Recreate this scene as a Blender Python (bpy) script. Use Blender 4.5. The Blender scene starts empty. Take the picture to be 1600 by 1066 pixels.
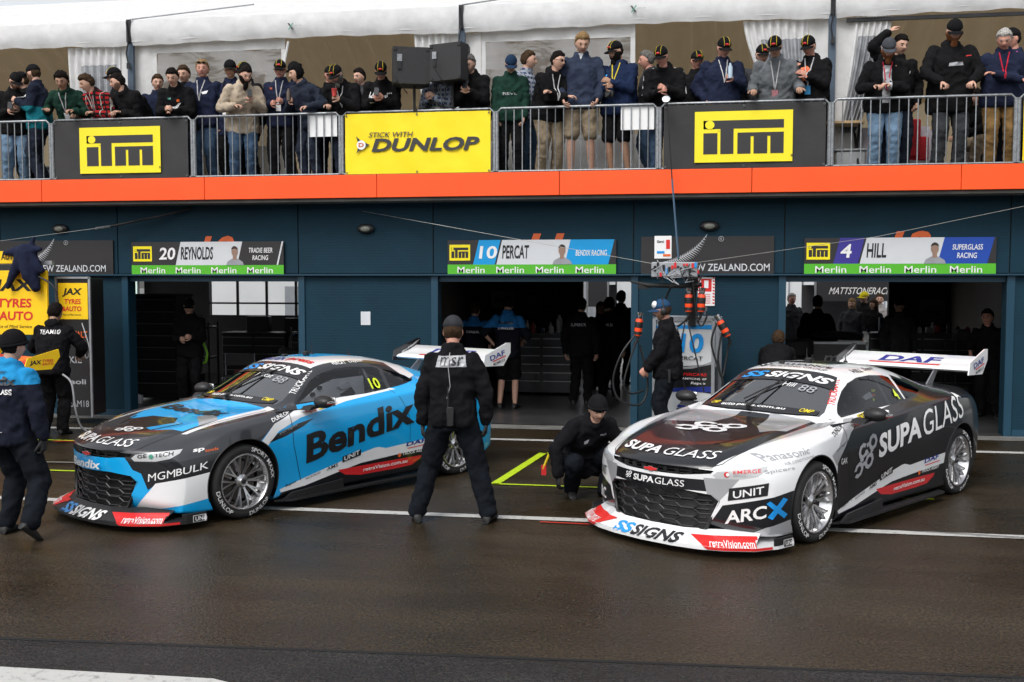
import bpy, bmesh, math, random
from math import sin, cos, pi, radians, sqrt, atan2
from mathutils import Vector, Matrix, noise
from mathutils.bvhtree import BVHTree
random.seed(7)
S = bpy.context.scene
COL = S.collection
# ---------------------------------------------------------------- camera
cd = bpy.data.cameras.new('camera'); cam = bpy.data.objects.new('camera', cd); COL.objects.link(cam)
cd.sensor_width = 36; cd.lens = 36*1635.3/1600; cd.clip_end = 400; cd.clip_start = .1
cam.location = (0, 0, 2.2)
cam.rotation_euler = (radians(90-3.463), 0, radians(9.587))
S.camera = cam
# ---------------------------------------------------------------- sky, sun, exposure
W = bpy.data.worlds.new('World'); S.world = W; W.use_nodes = True
nt = W.node_tree; nt.nodes.clear()
o = nt.nodes.new('ShaderNodeOutputWorld'); b = nt.nodes.new('ShaderNodeBackground')
sk = nt.nodes.new('ShaderNodeTexSky'); sk.sky_type = 'NISHITA'; sk.sun_disc = False
SUN_EL, SUN_AZ = 52, 200      # azimuth, degrees clockwise from +Y
sk.sun_elevation = radians(SUN_EL); sk.sun_rotation = radians(SUN_AZ); sk.dust_density = 3; sk.air_density = 1.2
hs = nt.nodes.new('ShaderNodeHueSaturation'); hs.inputs['Saturation'].default_value = .22
nt.links.new(sk.outputs[0], hs.inputs['Color']); nt.links.new(hs.outputs[0], b.inputs[0]); b.inputs[1].default_value = .15
nt.links.new(b.outputs[0], o.inputs[0])
sl = bpy.data.lights.new('sun', 'SUN'); sl.energy = 1.1; sl.angle = radians(25); sl.color = (1, .97, .93)
so = bpy.data.objects.new('sun', sl); COL.objects.link(so)
so.rotation_euler = (radians(90-SUN_EL), 0, radians(180-SUN_AZ)); so.location = (0, 0, 20)
S.view_settings.view_transform = 'Standard'; S.view_settings.look = 'None'
S.view_settings.exposure = 0.5; S.view_settings.gamma = 1
# ---------------------------------------------------------------- materials
MC = {}
def mat(name, col, rough=.6, metal=0., coat=0., var=.12, scale=6., bump=0., bscale=60., spec=.5, rv=0., sheen=0.):
    """plain procedural surface: colour with a little noise in it, optional bump"""
    if name in MC: return MC[name]
    m = bpy.data.materials.new(name); m.use_nodes = True; n = m.node_tree.nodes; l = m.node_tree.links
    p = n['Principled BSDF']; p.inputs['Roughness'].default_value = rough; p.inputs['Metallic'].default_value = metal
    p.inputs['Coat Weight'].default_value = coat; p.inputs['Coat Roughness'].default_value = .04
    p.inputs['Specular IOR Level'].default_value = spec
    if sheen: p.inputs['Sheen Weight'].default_value = sheen
    tc = n.new('ShaderNodeTexCoord')
    ns = n.new('ShaderNodeTexNoise'); ns.inputs['Scale'].default_value = scale; ns.inputs['Detail'].default_value = 5
    l.new(tc.outputs['Object'], ns.inputs['Vector'])
    mr = n.new('ShaderNodeMapRange'); mr.inputs[1].default_value = .3; mr.inputs[2].default_value = .7
    mr.inputs[3].default_value = 1-var; mr.inputs[4].default_value = 1+var*.6
    l.new(ns.outputs[0], mr.inputs[0])
    vm = n.new('ShaderNodeVectorMath'); vm.operation = 'SCALE'; vm.inputs[0].default_value = col[:3]
    l.new(mr.outputs[0], vm.inputs['Scale']); l.new(vm.outputs[0], p.inputs['Base Color'])
    if rv:
        r2 = n.new('ShaderNodeMapRange'); r2.inputs[1].default_value = .35; r2.inputs[2].default_value = .65
        r2.inputs[3].default_value = max(0, rough-rv); r2.inputs[4].default_value = rough+rv
        l.new(ns.outputs[0], r2.inputs[0]); l.new(r2.outputs[0], p.inputs['Roughness'])
    if bump:
        n2 = n.new('ShaderNodeTexNoise'); n2.inputs['Scale'].default_value = bscale; n2.inputs['Detail'].default_value = 6
        l.new(tc.outputs['Object'], n2.inputs['Vector'])
        bp = n.new('ShaderNodeBump'); bp.inputs['Strength'].default_value = bump; bp.inputs['Distance'].default_value = .02
        l.new(n2.outputs[0], bp.inputs['Height']); l.new(bp.outputs[0], p.inputs['Normal'])
    MC[name] = m; return m
def emit(name, col, s):
    m = bpy.data.materials.new(name); m.use_nodes = True; n = m.node_tree.nodes
    p = n['Principled BSDF']; p.inputs['Base Color'].default_value = (*col, 1)
    p.inputs['Emission Color'].default_value = (*col, 1); p.inputs['Emission Strength'].default_value = s
    MC[name] = m; return m
def glass(name, tint, refl=.12, rough=.02):
    m = bpy.data.materials.new(name); m.use_nodes = True; n = m.node_tree.nodes; l = m.node_tree.links
    n.remove(n['Principled BSDF']); out = n['Material Output']
    t = n.new('ShaderNodeBsdfTransparent'); t.inputs[0].default_value = (*tint, 1)
    g = n.new('ShaderNodeBsdfGlossy'); g.inputs['Roughness'].default_value = rough
    lw = n.new('ShaderNodeLayerWeight'); lw.inputs[0].default_value = .35
    ad = n.new('ShaderNodeMath'); ad.operation = 'MULTIPLY_ADD'; ad.inputs[1].default_value = 1-refl; ad.inputs[2].default_value = refl; ad.use_clamp = True
    l.new(lw.outputs['Fresnel'], ad.inputs[0])
    mx = n.new('ShaderNodeMixShader'); l.new(ad.outputs[0], mx.inputs[0]); l.new(t.outputs[0], mx.inputs[1]); l.new(g.outputs[0], mx.inputs[2])
    l.new(mx.outputs[0], out.inputs[0]); MC[name] = m; return m
def s2l(r, g, b): return tuple(((c/255+.055)/1.055)**2.4 if c > 10 else c/255/12.92 for c in (r, g, b))
# ---------------------------------------------------------------- mesh helpers
class MB:
    def __init__(s): s.v = []; s.f = []; s.m = []
    def add(s, vs, fs, mi=0):
        b = len(s.v); s.v += [tuple(v) for v in vs]; s.f += [tuple(i+b for i in f) for f in fs]; s.m += [mi]*len(fs); return s
    def box(s, c, d, rz=0., mi=0, M=None, bev=0.):
        x, y, z = d[0]/2, d[1]/2, d[2]/2
        if bev:
            b = min(bev, x*.9, y*.9, z*.9)
            vs = []
            for (sx, sy, sz) in [(i, j, k) for i in (-1, 1) for j in (-1, 1) for k in (-1, 1)]:
                vs += [(sx*x, sy*(y-b), sz*(z-b)), (sx*(x-b), sy*y, sz*(z-b)), (sx*(x-b), sy*(y-b), sz*z)]
            bm = bmesh.new()
            for v in vs: bm.verts.new(v)
            bmesh.ops.convex_hull(bm, input=bm.verts); bm.verts.index_update()
            vs = [v.co.copy() for v in bm.verts]; fs = [[v.index for v in f.verts] for f in bm.faces]; bm.free()
        else:
            vs = [Vector((sx*x, sy*y, sz*z)) for sz in (-1, 1) for sx, sy in ((-1, -1), (1, -1), (1, 1), (-1, 1))]
            fs = [(3, 2, 1, 0), (4, 5, 6, 7), (0, 1, 5, 4), (1, 2, 6, 5), (2, 3, 7, 6), (3, 0, 4, 7)]
        T = Matrix.Translation(c) @ Matrix.Rotation(rz, 4, 'Z')
        if M is not None: T = Matrix.Translation(c) @ M.to_4x4()
        return s.add([T @ v for v in vs], fs, mi)
    def tube(s, pts, r, n=8, mi=0, cap=True, closed=False):
        pts = [Vector(p) for p in pts]; k = len(pts); rr = r if isinstance(r, (list, tuple)) else [r]*k
        up = None; vs = []; fs = []
        for i, p in enumerate(pts):
            if closed: d = pts[(i+1) % k]-pts[i-1]
            else: d = pts[min(i+1, k-1)]-pts[max(i-1, 0)]
            d = d.normalized() if d.length > 1e-9 else Vector((0, 0, 1))
            if up is None: up = Vector((0, 0, 1)) if abs(d.z) < .9 else Vector((1, 0, 0))
            a = d.cross(up); a = a.normalized() if a.length > 1e-6 else d.orthogonal().normalized()
            c = a.cross(d).normalized(); up = c
            for j in range(n):
                t = 2*pi*j/n; vs.append(p+(a*cos(t)+c*sin(t))*rr[i])
        for i in range(k if closed else k-1):
            i2 = (i+1) % k
            for j in range(n): fs.append((i*n+j, i*n+(j+1) % n, i2*n+(j+1) % n, i2*n+j))
        if cap and not closed: fs += [tuple(range(n-1, -1, -1)), tuple((k-1)*n+j for j in range(n))]
        return s.add(vs, [tuple(reversed(f)) for f in fs], mi)
    def lathe(s, prof, n=24, T=None, mi=0, close=True):
        """prof: (radius, height) list spun about local z"""
        T = T or Matrix.Identity(4); vs = []; fs = []; k = len(prof)
        for r, h in prof:
            for j in range(n): t = 2*pi*j/n; vs.append(T @ Vector((r*cos(t), r*sin(t), h)))
        for i in range(k-1):
            for j in range(n): fs.append((i*n+j, i*n+(j+1) % n, (i+1)*n+(j+1) % n, (i+1)*n+j))
        if close: fs += [tuple(range(n-1, -1, -1)), tuple((k-1)*n+j for j in range(n))]
        return s.add(vs, fs, mi)
    def prism(s, poly, axis, d0, d1, mi=0, T=None):
        """2D polygon extruded along an axis: 'x' (y,z) 'y' (x,z) 'z' (x,y)"""
        def P(a, b, d): return {'x': (d, a, b), 'y': (a, d, b), 'z': (a, b, d)}[axis]
        n = len(poly); ar = sum(poly[i][0]*poly[(i+1) % n][1]-poly[(i+1) % n][0]*poly[i][1] for i in range(n))
        vs = [Vector(P(a, b, d0)) for a, b in poly]+[Vector(P(a, b, d1)) for a, b in poly]
        fs = [tuple(range(n-1, -1, -1)), tuple(range(n, 2*n))]+[(i, (i+1) % n, n+(i+1) % n, n+i) for i in range(n)]
        if (ar < 0) != (axis == 'y') != (d1 < d0): fs = [tuple(reversed(f)) for f in fs]
        if T: vs = [T @ v for v in vs]
        return s.add(vs, fs, mi)
    def ell(s, c, r, n=16, m=10, mi=0, R=None):
        vs = []; fs = []; c = Vector(c)
        for i in range(m+1):
            t = pi*i/m
            for j in range(n):
                a = 2*pi*j/n; v = Vector((r[0]*sin(t)*cos(a), r[1]*sin(t)*sin(a), r[2]*cos(t)))
                if R is not None: v = R @ v
                vs.append(c+v)
        for i in range(m):
            for j in range(n): fs.append((i*n+j, (i+1)*n+j, (i+1)*n+(j+1) % n, i*n+(j+1) % n))
        return s.add(vs, fs, mi)
    def mesh(s, name, mats):
        me = bpy.data.meshes.new(name); me.from_pydata([tuple(v) for v in s.v], [], s.f)
        for m in (mats if isinstance(mats, (list, tuple)) else [mats]): me.materials.append(m)
        if len(me.polygons) == len(s.m): me.polygons.foreach_set('material_index', s.m)
        return me
    def build(s, name, mats, parent=None, smooth=None, loc=None):
        me = s.mesh(name, mats)
        bm = bmesh.new(); bm.from_mesh(me); bmesh.ops.remove_doubles(bm, verts=bm.verts, dist=1e-6)
        bmesh.ops.recalc_face_normals(bm, faces=bm.faces); bm.to_mesh(me); bm.free()
        return link(name, me, parent, smooth, loc)
def link(name, me, parent=None, smooth=None, loc=None):
    ob = bpy.data.objects.new(name, me); COL.objects.link(ob)
    if parent is not None: ob.parent = parent
    if loc is not None: ob.location = loc
    if smooth is not None:
        me.polygons.foreach_set('use_smooth', [True]*len(me.polygons))
        if smooth < 180: me.set_sharp_from_angle(angle=radians(smooth))
    return ob
def tag(o, label=None, cat=None, group=None, kind=None):
    if label: o['label'] = label
    if cat: o['category'] = cat
    if group: o['group'] = group
    if kind: o['kind'] = kind
    return o
def empty(name, loc=(0, 0, 0), rz=0., label=None, cat=None, group=None):
    e = bpy.data.objects.new(name, None); COL.objects.link(e); e.location = loc; e.rotation_euler = (0, 0, rz)
    e.empty_display_size = .2
    return tag(e, label, cat, group)
# ---------------------------------------------------------------- text
TC = {}
def textmesh(s, bold=.0):
    """unit text: vertices scaled to the box 0..1 x 0..1, plus its aspect"""
    key = (s, bold)
    if key in TC: return TC[key]
    cu = bpy.data.curves.new('txt', 'FONT'); cu.body = s; cu.offset = min(bold*.42, .006 if 'M' in s or s == 'msr' else .034); cu.resolution_u = 3; cu.fill_mode = 'FRONT'
    ob = bpy.data.objects.new('txt', cu); me = bpy.data.meshes.new_from_object(ob)
    vs = [(v.co.x, v.co.y) for v in me.vertices]; fs = [tuple(p.vertices) for p in me.polygons]
    bpy.data.objects.remove(ob); bpy.data.curves.remove(cu); bpy.data.meshes.remove(me)
    x0 = min(v[0] for v in vs); x1 = max(v[0] for v in vs); y0 = min(v[1] for v in vs); y1 = max(v[1] for v in vs)
    r = ([((x-x0)/(x1-x0), (y-y0)/(y1-y0)) for x, y in vs], fs, (x1-x0)/(y1-y0)); TC[key] = r; return r
def put_text(mb, s, x0, z0, w, h, axis_y, bold=.02, shear=0., mi=0, face=-1):
    """flat lettering on a plane y = axis_y facing -Y (or text laid by a callable axis_y(u, v))"""
    vs, fs, _ = textmesh(s, bold)
    if callable(axis_y): P = [axis_y(x0+u*w+shear*v*h, z0+v*h) for u, v in vs]
    else: P = [(x0+u*w+shear*v*h, axis_y, z0+v*h) for u, v in vs]
    mb.add(P, fs, mi); return mb
def poly_faces(poly):
    from mathutils.geometry import tessellate_polygon
    return tessellate_polygon([[Vector((a, b, 0)) for a, b in poly]])
def put_poly(mb, poly, y, mi=0):
    P = [(a, y, b) for a, b in poly] if not callable(y) else [y(a, b) for a, b in poly]
    return mb.add(P, poly_faces(poly), mi)
# the square timber-merchant mark: a yellow panel with dark letter blocks
def itm(mb, x0, z0, w, h, y, yel, blk, dy=.002, reg=True):
    put_poly(mb, [(x0, z0), (x0+w, z0), (x0+w, z0+h), (x0, z0+h)], y, yel)
    def R(a, b, c, d): put_poly(mb, [(x0+a*w, z0+b*h), (x0+c*w, z0+b*h), (x0+c*w, z0+d*h), (x0+a*w, z0+d*h)], y-dy, blk)
    R(.20, .655, .91, .82); R(.09, .655, .11, .82); R(.11, .655, .20, .67)
    n = 12; cx, cz = .155, .735     # the dot of the first letter sits in the dark bar
    R(.09, .655, .20, .82)
    put_poly(mb, [(x0+(cx+.048*cos(2*pi*i/n))*w, z0+(cz+.085*sin(2*pi*i/n))*h) for i in range(n)], y-2*dy, yel)
    R(.09, .16, .235, .575); R(.265, .16, .40, .655); R(.235, .61, .265, .615)
    R(.44, .16, .575, .575); R(.605, .16, .745, .50); R(.775, .16, .91, .50); R(.575, .50, .91, .575)
# ---------------------------------------------------------------- surfaces cut and lettered by projection
class Proj:
    """horizontal viewing plane at plan angle phi ('top' looks down); side=-1 mirrors it across the car"""
    def __init__(s, phi, side=1):
        s.phi = phi; s.side = side
        if phi == 'top': s.n = Vector((0, 0, 1))
        else: f = radians(phi); s.c, s.s = cos(f), sin(f); s.n = Vector((s.s, -s.c*side, 0))
    def uv(s, p):
        if s.phi == 'top': return (p[0], p[1]*s.side)
        return (p[0]*s.c+p[1]*s.side*s.s, p[2])
    def pt(s, u, v, d):
        if s.phi == 'top': return Vector((u, v*s.side, d))
        return Vector((u*s.c, u*s.s*s.side, v))+s.n*d
def inpoly(p, poly):
    x, y = p; c = False; j = len(poly)-1
    for i in range(len(poly)):
        xi, yi = poly[i]; xj, yj = poly[j]
        if (yi > y) != (yj > y) and x < (xj-xi)*(y-yi)/(yj-yi)+xi: c = not c
        j = i
    return c
def cut(bm, poly, pr, thr=.1, cond=None):
    """slice the faces along the polygon's edges as seen in the projection, return the faces inside"""
    us = [p[0] for p in poly]; vs = [p[1] for p in poly]; u0, u1, v0, v1 = min(us), max(us), min(vs), max(vs)
    F = set()
    for f in bm.faces:
        if f.normal.dot(pr.n) < thr: continue
        P = [pr.uv(v.co) for v in f.verts]
        if max(p[0] for p in P) < u0 or min(p[0] for p in P) > u1 or max(p[1] for p in P) < v0 or min(p[1] for p in P) > v1: continue
        if cond and not cond(f.calc_center_median()): continue
        F.add(f)
    k = len(poly)
    for i in range(k):
        a, c = poly[i], poly[(i+1) % k]
        e = pr.pt(c[0], c[1], 0)-pr.pt(a[0], a[1], 0)
        if e.length < 1e-6: continue
        G = []
        lo = (min(a[0], c[0])-.002, min(a[1], c[1])-.002); hi = (max(a[0], c[0])+.002, max(a[1], c[1])+.002)
        for f in F:
            P = [pr.uv(v.co) for v in f.verts]
            if max(p[0] for p in P) < lo[0] or min(p[0] for p in P) > hi[0] or max(p[1] for p in P) < lo[1] or min(p[1] for p in P) > hi[1]: continue
            G.append(f)
        if not G: continue
        geo = set(G)
        for f in G: geo.update(f.edges); geo.update(f.verts)
        r = bmesh.ops.bisect_plane(bm, geom=list(geo), dist=1e-5, plane_co=pr.pt(a[0], a[1], 0), plane_no=e.cross(pr.n).normalized())
        F = {f for f in F if f.is_valid}
        F.update(g for g in r['geom'] if isinstance(g, bmesh.types.BMFace))
    return [f for f in F if f.is_valid and inpoly(pr.uv(f.calc_center_median()), poly)]
def paint(bm, poly, phi, mi, sides=(1, -1), thr=.1, cond=None):
    for sd in sides:
        for f in cut(bm, poly, Proj(phi, sd), thr, cond): f.material_index = mi
def decal(name, items, bvh, mats, parent, off=.003, grid=.05, push=0.):
    """items: (verts2d, faces, Proj, material index[, lift]); laid on the surface by casting along the projection"""
    out = MB()
    for it in items:
        vs, fs, pr, mi = it[:4]; lift = it[4] if len(it) > 4 else 0
        bm = bmesh.new(); V = [bm.verts.new((a, b, 0)) for a, b in vs]
        for f in fs:
            try: bm.faces.new([V[i] for i in f])
            except ValueError: pass
        if grid:
            for ax in (0, 1):
                lo = min(v[ax] for v in vs); hi = max(v[ax] for v in vs); t = lo+grid
                while t < hi:
                    co = [0, 0, 0]; co[ax] = t; no = [0, 0, 0]; no[ax] = 1
                    bmesh.ops.bisect_plane(bm, geom=bm.verts[:]+bm.edges[:]+bm.faces[:], dist=1e-6, plane_co=co, plane_no=no); t += grid
        bm.verts.index_update(); P = []; ok = []
        for v in bm.verts:
            h, nn, _, _ = bvh.ray_cast(pr.pt(v.co.x, v.co.y, 6), -pr.n)
            ok.append(h is not None); P.append(h+nn*(off+lift*1.8)+pr.n*(push+(.012 if push == 0 and pr.phi == -90 else 0)) if h is not None else Vector((0, 0, 0)))
        F = []
        for f in bm.faces:
            ix = [v.index for v in f.verts]
            if all(ok[i] for i in ix) and max((P[ix[i]]-P[ix[i-1]]).length for i in range(len(ix))) < max(.25, grid*4): F.append(ix)
        bm.free()
        if not F: continue
        used = sorted({i for f in F for i in f}); re = {i: k for k, i in enumerate(used)}
        me = bpy.data.meshes.new(name); me.from_pydata([tuple(P[i]) for i in used], [], [[re[i] for i in f] for f in F])
        me.materials.append(mats[mi]); link(name, me, parent)
def T2(s, u0, v0, w, h, pr, mi, bold=.02, shear=0., rise=0., lift=0.):
    """text item: box origin, size, slant and the rise of its baseline over its width"""
    vs, fs, _ = textmesh(s, bold)
    return ([(u0+u*w+shear*v*h, v0+v*h+rise*u) for u, v in vs], fs, pr, mi, lift)
def T4(s, bl, br, tl, pr, mi, bold=.02, lift=0.):
    vs, fs, _ = textmesh(s, bold)
    return ([(bl[0]+u*(br[0]-bl[0])+v*(tl[0]-bl[0]), bl[1]+u*(br[1]-bl[1])+v*(tl[1]-bl[1])) for u, v in vs], fs, pr, mi, lift)
def PG(poly, pr, mi, lift=0.): return (list(poly), poly_faces(poly), pr, mi, lift)
# ================================================================ RACE CARS
CT = {  # station: x, [(y, z) x 12] from the roof line down to the floor, half body
 'A': (-.985, [(0,.700),(.22,.700),(.44,.695),(.58,.690),(.72,.680),(.80,.665),(.865,.60),(.895,.50),(.90,.38),(.885,.25),(.86,.14),(0,.13)]),
 'B': (-.93, [(0,.735),(.22,.735),(.46,.730),(.60,.720),(.74,.705),(.82,.690),(.885,.62),(.91,.52),(.92,.40),(.905,.25),(.88,.13),(0,.12)]),
 'C': (-.72, [(0,.790),(.22,.792),(.50,.795),(.60,.775),(.73,.760),(.82,.745),(.905,.68),(.935,.57),(.945,.42),(.93,.25),(.90,.12),(0,.12)]),
 'D': (-.42, [(0,.835),(.24,.838),(.52,.850),(.61,.830),(.72,.825),(.82,.825),(.925,.775),(.965,.65),(.97,.47),(.95,.25),(.92,.12),(0,.12)]),
 'E': (-.12, [(0,.870),(.25,.875),(.54,.890),(.63,.868),(.72,.868),(.82,.880),(.935,.825),(.978,.68),(.98,.48),(.965,.26),(.94,.12),(0,.12)]),
 'F': (.16, [(0,.900),(.26,.905),(.57,.918),(.66,.900),(.73,.895),(.81,.905),(.925,.845),(.965,.69),(.965,.49),(.945,.27),(.93,.12),(0,.12)]),
 'G': (.38, [(0,.925),(.28,.928),(.60,.935),(.68,.925),(.74,.922),(.80,.925),(.90,.860),(.935,.70),(.935,.48),(.915,.28),(.92,.12),(0,.12)]),
 'G2': (.50, [(0,.985),(.28,.980),(.60,.965),(.69,.950),(.745,.945),(.795,.945),(.89,.870),(.925,.71),(.925,.48),(.905,.28),(.91,.12),(0,.12)]),
 'H': (.76, [(0,1.130),(.28,1.120),(.54,1.085),(.625,1.060),(.715,1.000),(.785,.965),(.885,.885),(.92,.72),(.92,.50),(.90,.29),(.91,.12),(0,.12)]),
 'I': (1.06, [(0,1.262),(.28,1.252),(.48,1.225),(.575,1.185),(.70,1.070),(.79,.980),(.885,.90),(.92,.74),(.92,.52),(.90,.30),(.91,.12),(0,.12)]),
 'I2': (1.22, [(0,1.296),(.28,1.288),(.47,1.265),(.565,1.222),(.69,1.095),(.79,.988),(.885,.91),(.92,.75),(.92,.53),(.90,.30),(.91,.12),(0,.12)]),
 'J': (1.55, [(0,1.318),(.28,1.312),(.47,1.290),(.56,1.245),(.69,1.110),(.795,.998),(.89,.925),(.925,.76),(.925,.54),(.91,.31),(.91,.12),(0,.12)]),
 'K': (1.90, [(0,1.308),(.28,1.302),(.47,1.278),(.56,1.235),(.69,1.115),(.80,1.020),(.90,.955),(.94,.79),(.94,.56),(.92,.31),(.92,.12),(0,.12)]),
 'L': (2.22, [(0,1.265),(.28,1.258),(.46,1.235),(.555,1.190),(.685,1.110),(.79,1.055),(.92,.990),(.965,.82),(.965,.58),(.945,.30),(.93,.12),(0,.12)]),
 'M': (2.55, [(0,1.190),(.28,1.184),(.45,1.165),(.56,1.125),(.68,1.085),(.78,1.065),(.935,1.005),(.985,.83),(.985,.58),(.965,.30),(.94,.12),(0,.12)]),
 'N': (2.85, [(0,1.105),(.28,1.102),(.46,1.092),(.58,1.075),(.68,1.065),(.77,1.055),(.935,1.00),(.985,.83),(.985,.57),(.965,.30),(.94,.12),(0,.12)]),
 'O': (3.15, [(0,1.058),(.28,1.058),(.48,1.055),(.60,1.050),(.69,1.045),(.77,1.035),(.915,.975),(.965,.81),(.965,.55),(.945,.30),(.92,.14),(0,.14)]),
 'P': (3.40, [(0,1.045),(.28,1.045),(.48,1.042),(.60,1.038),(.68,1.03),(.74,1.015),(.87,.955),(.925,.79),(.925,.53),(.905,.30),(.88,.18),(0,.18)]),
 'Q': (3.60, [(0,1.055),(.28,1.055),(.48,1.048),(.60,1.038),(.67,1.025),(.72,1.00),(.83,.93),(.885,.77),(.89,.52),(.87,.32),(.84,.22),(0,.22)]),
 'R': (3.68, [(0,.990),(.28,.990),(.48,.985),(.60,.975),(.66,.96),(.70,.94),(.77,.87),(.80,.75),(.805,.50),(.79,.33),(.80,.25),(0,.25)]),
}
for _k, _d in {'H': (0.03, 0.03, 0.025, 0.02), 'I': (0.055, 0.055, 0.05, 0.045), 'I2': (0.06, 0.06, 0.055, 0.05), 'J': (0.06, 0.06, 0.055, 0.05), 'K': (0.058, 0.058, 0.055, 0.05), 'L': (0.05, 0.05, 0.045, 0.04), 'M': (0.03, 0.03, 0.03, 0.025), 'G2': (0.01, 0.01, 0.01, 0), 'N': (0.01, 0.01, 0.01, 0.005)}.items():
    _x, _P = CT[_k]; CT[_k] = (_x, [(y, z+(_d[i] if i < 4 else (_d[3]*.5 if i == 4 else 0))) for i, (y, z) in enumerate(_P)])
SWF = {'A': 1, 'B': .97, 'C': .72, 'D': .36, 'E': .1, 'Q': -.36, 'R': -.42, 'P': -.15}
def station(key, k):
    x, P = CT[key]; y, z = P[k]; f = SWF.get(key, 0)
    dx = f*.50*y*y
    if key in ('G', 'G2', 'H', 'I') and k <= 4: dx += (y/.72)**2*{'G': .09, 'G2': .11, 'H': .09, 'I': .06}[key]
    return (x+dx, y, z)
def body_mesh():
    bm = bmesh.new(); keys = list(CT); rows = []
    def ring(pts):
        r = [bm.verts.new(p) for p in pts]                       # y >= 0 half
        l = [bm.verts.new((p[0], -p[1], p[2])) for p in pts[1:-1]]
        return r+list(reversed(l))                               # closed loop of 22
    P0 = [station('A', k) for k in range(12)]
    def shrink(s, dx, zc=.42): return [(-.985+dx+.50*(p[1]*s)**2, p[1]*s, zc+(p[2]-zc)*s) for p in P0]
    NF = 4
    for sc_, dx_ in ((.1, -.03), (.4, -.03), (.7, -.028), (.93, -.025)): rows.append(ring(shrink(sc_, dx_)))
    for k in keys: rows.append(ring([station(k, j) for j in range(12)]))
    R = [station('R', k) for k in range(12)]
    rows.append(ring([(p[0]+.02, p[1]*.92, .6+(p[2]-.6)*.9) for p in R])); rows.append(ring([(p[0]+.03, p[1]*.4, .6+(p[2]-.6)*.4) for p in R]))
    n = 22
    for a, c in zip(rows, rows[1:]):
        for j in range(n): bm.faces.new((a[j], a[(j+1) % n], c[(j+1) % n], c[j]))
    for r, rev in ((rows[0], True), (rows[-1], False)):
        for j in range(5):
            # ladder of quads across the cap: left k+1 .. right k+1
            if j == 0: bm.faces.new((r[0], r[1], r[-1]))
            q = (r[j+1], r[j+2], r[-(j+2)], r[-(j+1)]); bm.faces.new(q)
        for j in range(5, 9): bm.faces.new((r[j+1], r[j+2], r[-(j+2)], r[-(j+1)]))
        bm.faces.new((r[10], r[11], r[12]))
    bmesh.ops.recalc_face_normals(bm, faces=bm.faces)
    cl = bm.edges.layers.float.new('crease_edge')
    def cr(row, j, v, along=True):
        pass
    for i in range(NF, len(rows)-2):
        key = keys[i-NF]
        for j, v in ((10, .8), (12, .8)):
            pass
        for (j, v) in ((10, .85), (n-10, .85)):
            if i+1 < len(rows)-2:
                e = bm.edges.get((rows[i][j], rows[i+1][j])); e[cl] = v
        if key in 'ABCDEF' and i+1 < len(rows)-2:
            for j in (2, n-2): bm.edges.get((rows[i][j], rows[i+1][j]))[cl] = .7
        if key in ('H', 'I', 'I2', 'J', 'K', 'G2'):
            for j in (5, n-5): bm.edges.get((rows[i][j], rows[i+1][j]))[cl] = .55
        if key in ('C', 'D', 'E', 'F', 'G', 'G2', 'H', 'I', 'I2', 'J', 'K', 'L', 'M', 'N', 'O'):
            for j in (6, n-6): bm.edges.get((rows[i][j], rows[i+1][j]))[cl] = .62
    for row, v in ((rows[NF], .5), (rows[-3], .4), (rows[NF+keys.index('G')], .35)):
        for j in range(n): bm.edges.get((row[j], row[(j+1) % n]))[cl] = v
    me = bpy.data.meshes.new('cage'); bm.to_mesh(me); bm.free()
    ob = bpy.data.objects.new('cage', me); COL.objects.link(ob)
    m = ob.modifiers.new('s', 'SUBSURF'); m.levels = 3; m.render_levels = 3
    dg = bpy.context.evaluated_depsgraph_get(); r = bpy.data.meshes.new_from_object(ob.evaluated_get(dg))
    bpy.data.objects.remove(ob); return r
BODY0 = body_mesh()
_b = bmesh.new(); _b.from_mesh(BODY0); bmesh.ops.recalc_face_normals(_b, faces=_b.faces); _b.to_mesh(BODY0); BODYBVH = BVHTree.FromBMesh(_b); _b.free()
def onbody(pr, u, v, off=0.):
    h, nn, _, _ = BODYBVH.ray_cast(pr.pt(u, v, 6), -pr.n); return (h+nn*off) if h is not None else None
def circ(cx, cz, r, n=36, a0=0., a1=2*pi): return [(cx+r*cos(a0+(a1-a0)*i/n), cz+r*sin(a0+(a1-a0)*i/n)) for i in range(n)]
WB = 2.82
GRILLE = [(-.50,.465),(-.30,.49),(.30,.49),(.50,.465),(.555,.415),(.46,.185),(.38,.168),(-.38,.168),(-.46,.185),(-.555,.415)]
UPG = [(-.52,.660),(-.30,.675),(.30,.675),(.52,.660),(.50,.635),(.28,.612),(-.28,.612),(-.50,.635)]
DLO = [(.70,.965),(.86,1.070),(1.02,1.165),(1.16,1.225),(1.35,1.262),(1.60,1.270),(1.86,1.252),(1.95,1.230),(1.90,1.028),(1.6,1.004),(1.2,.992)]
QTR = [(2.00,1.222),(2.15,1.188),(2.28,1.135),(2.33,1.088),(2.20,1.064),(2.05,1.044),(1.95,1.035)]
WS = [(.465,0),(.475,.25),(.51,.45),(.575,.63),(.66,.635),(.90,.565),(1.10,.485),(1.075,.25),(1.065,0),(1.075,-.25),(1.10,-.485),(.90,-.565),(.66,-.635),(.575,-.63),(.51,-.45),(.475,-.25)]
SUNSTRIP = [(.93,.60),(.915,.25),(.91,0),(.915,-.25),(.93,-.60),(1.14,-.60),(1.14,.60)]
RW = [(2.30,.44),(2.28,0),(2.30,-.44),(2.85,-.52),(2.88,0),(2.85,.52)]
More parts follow.
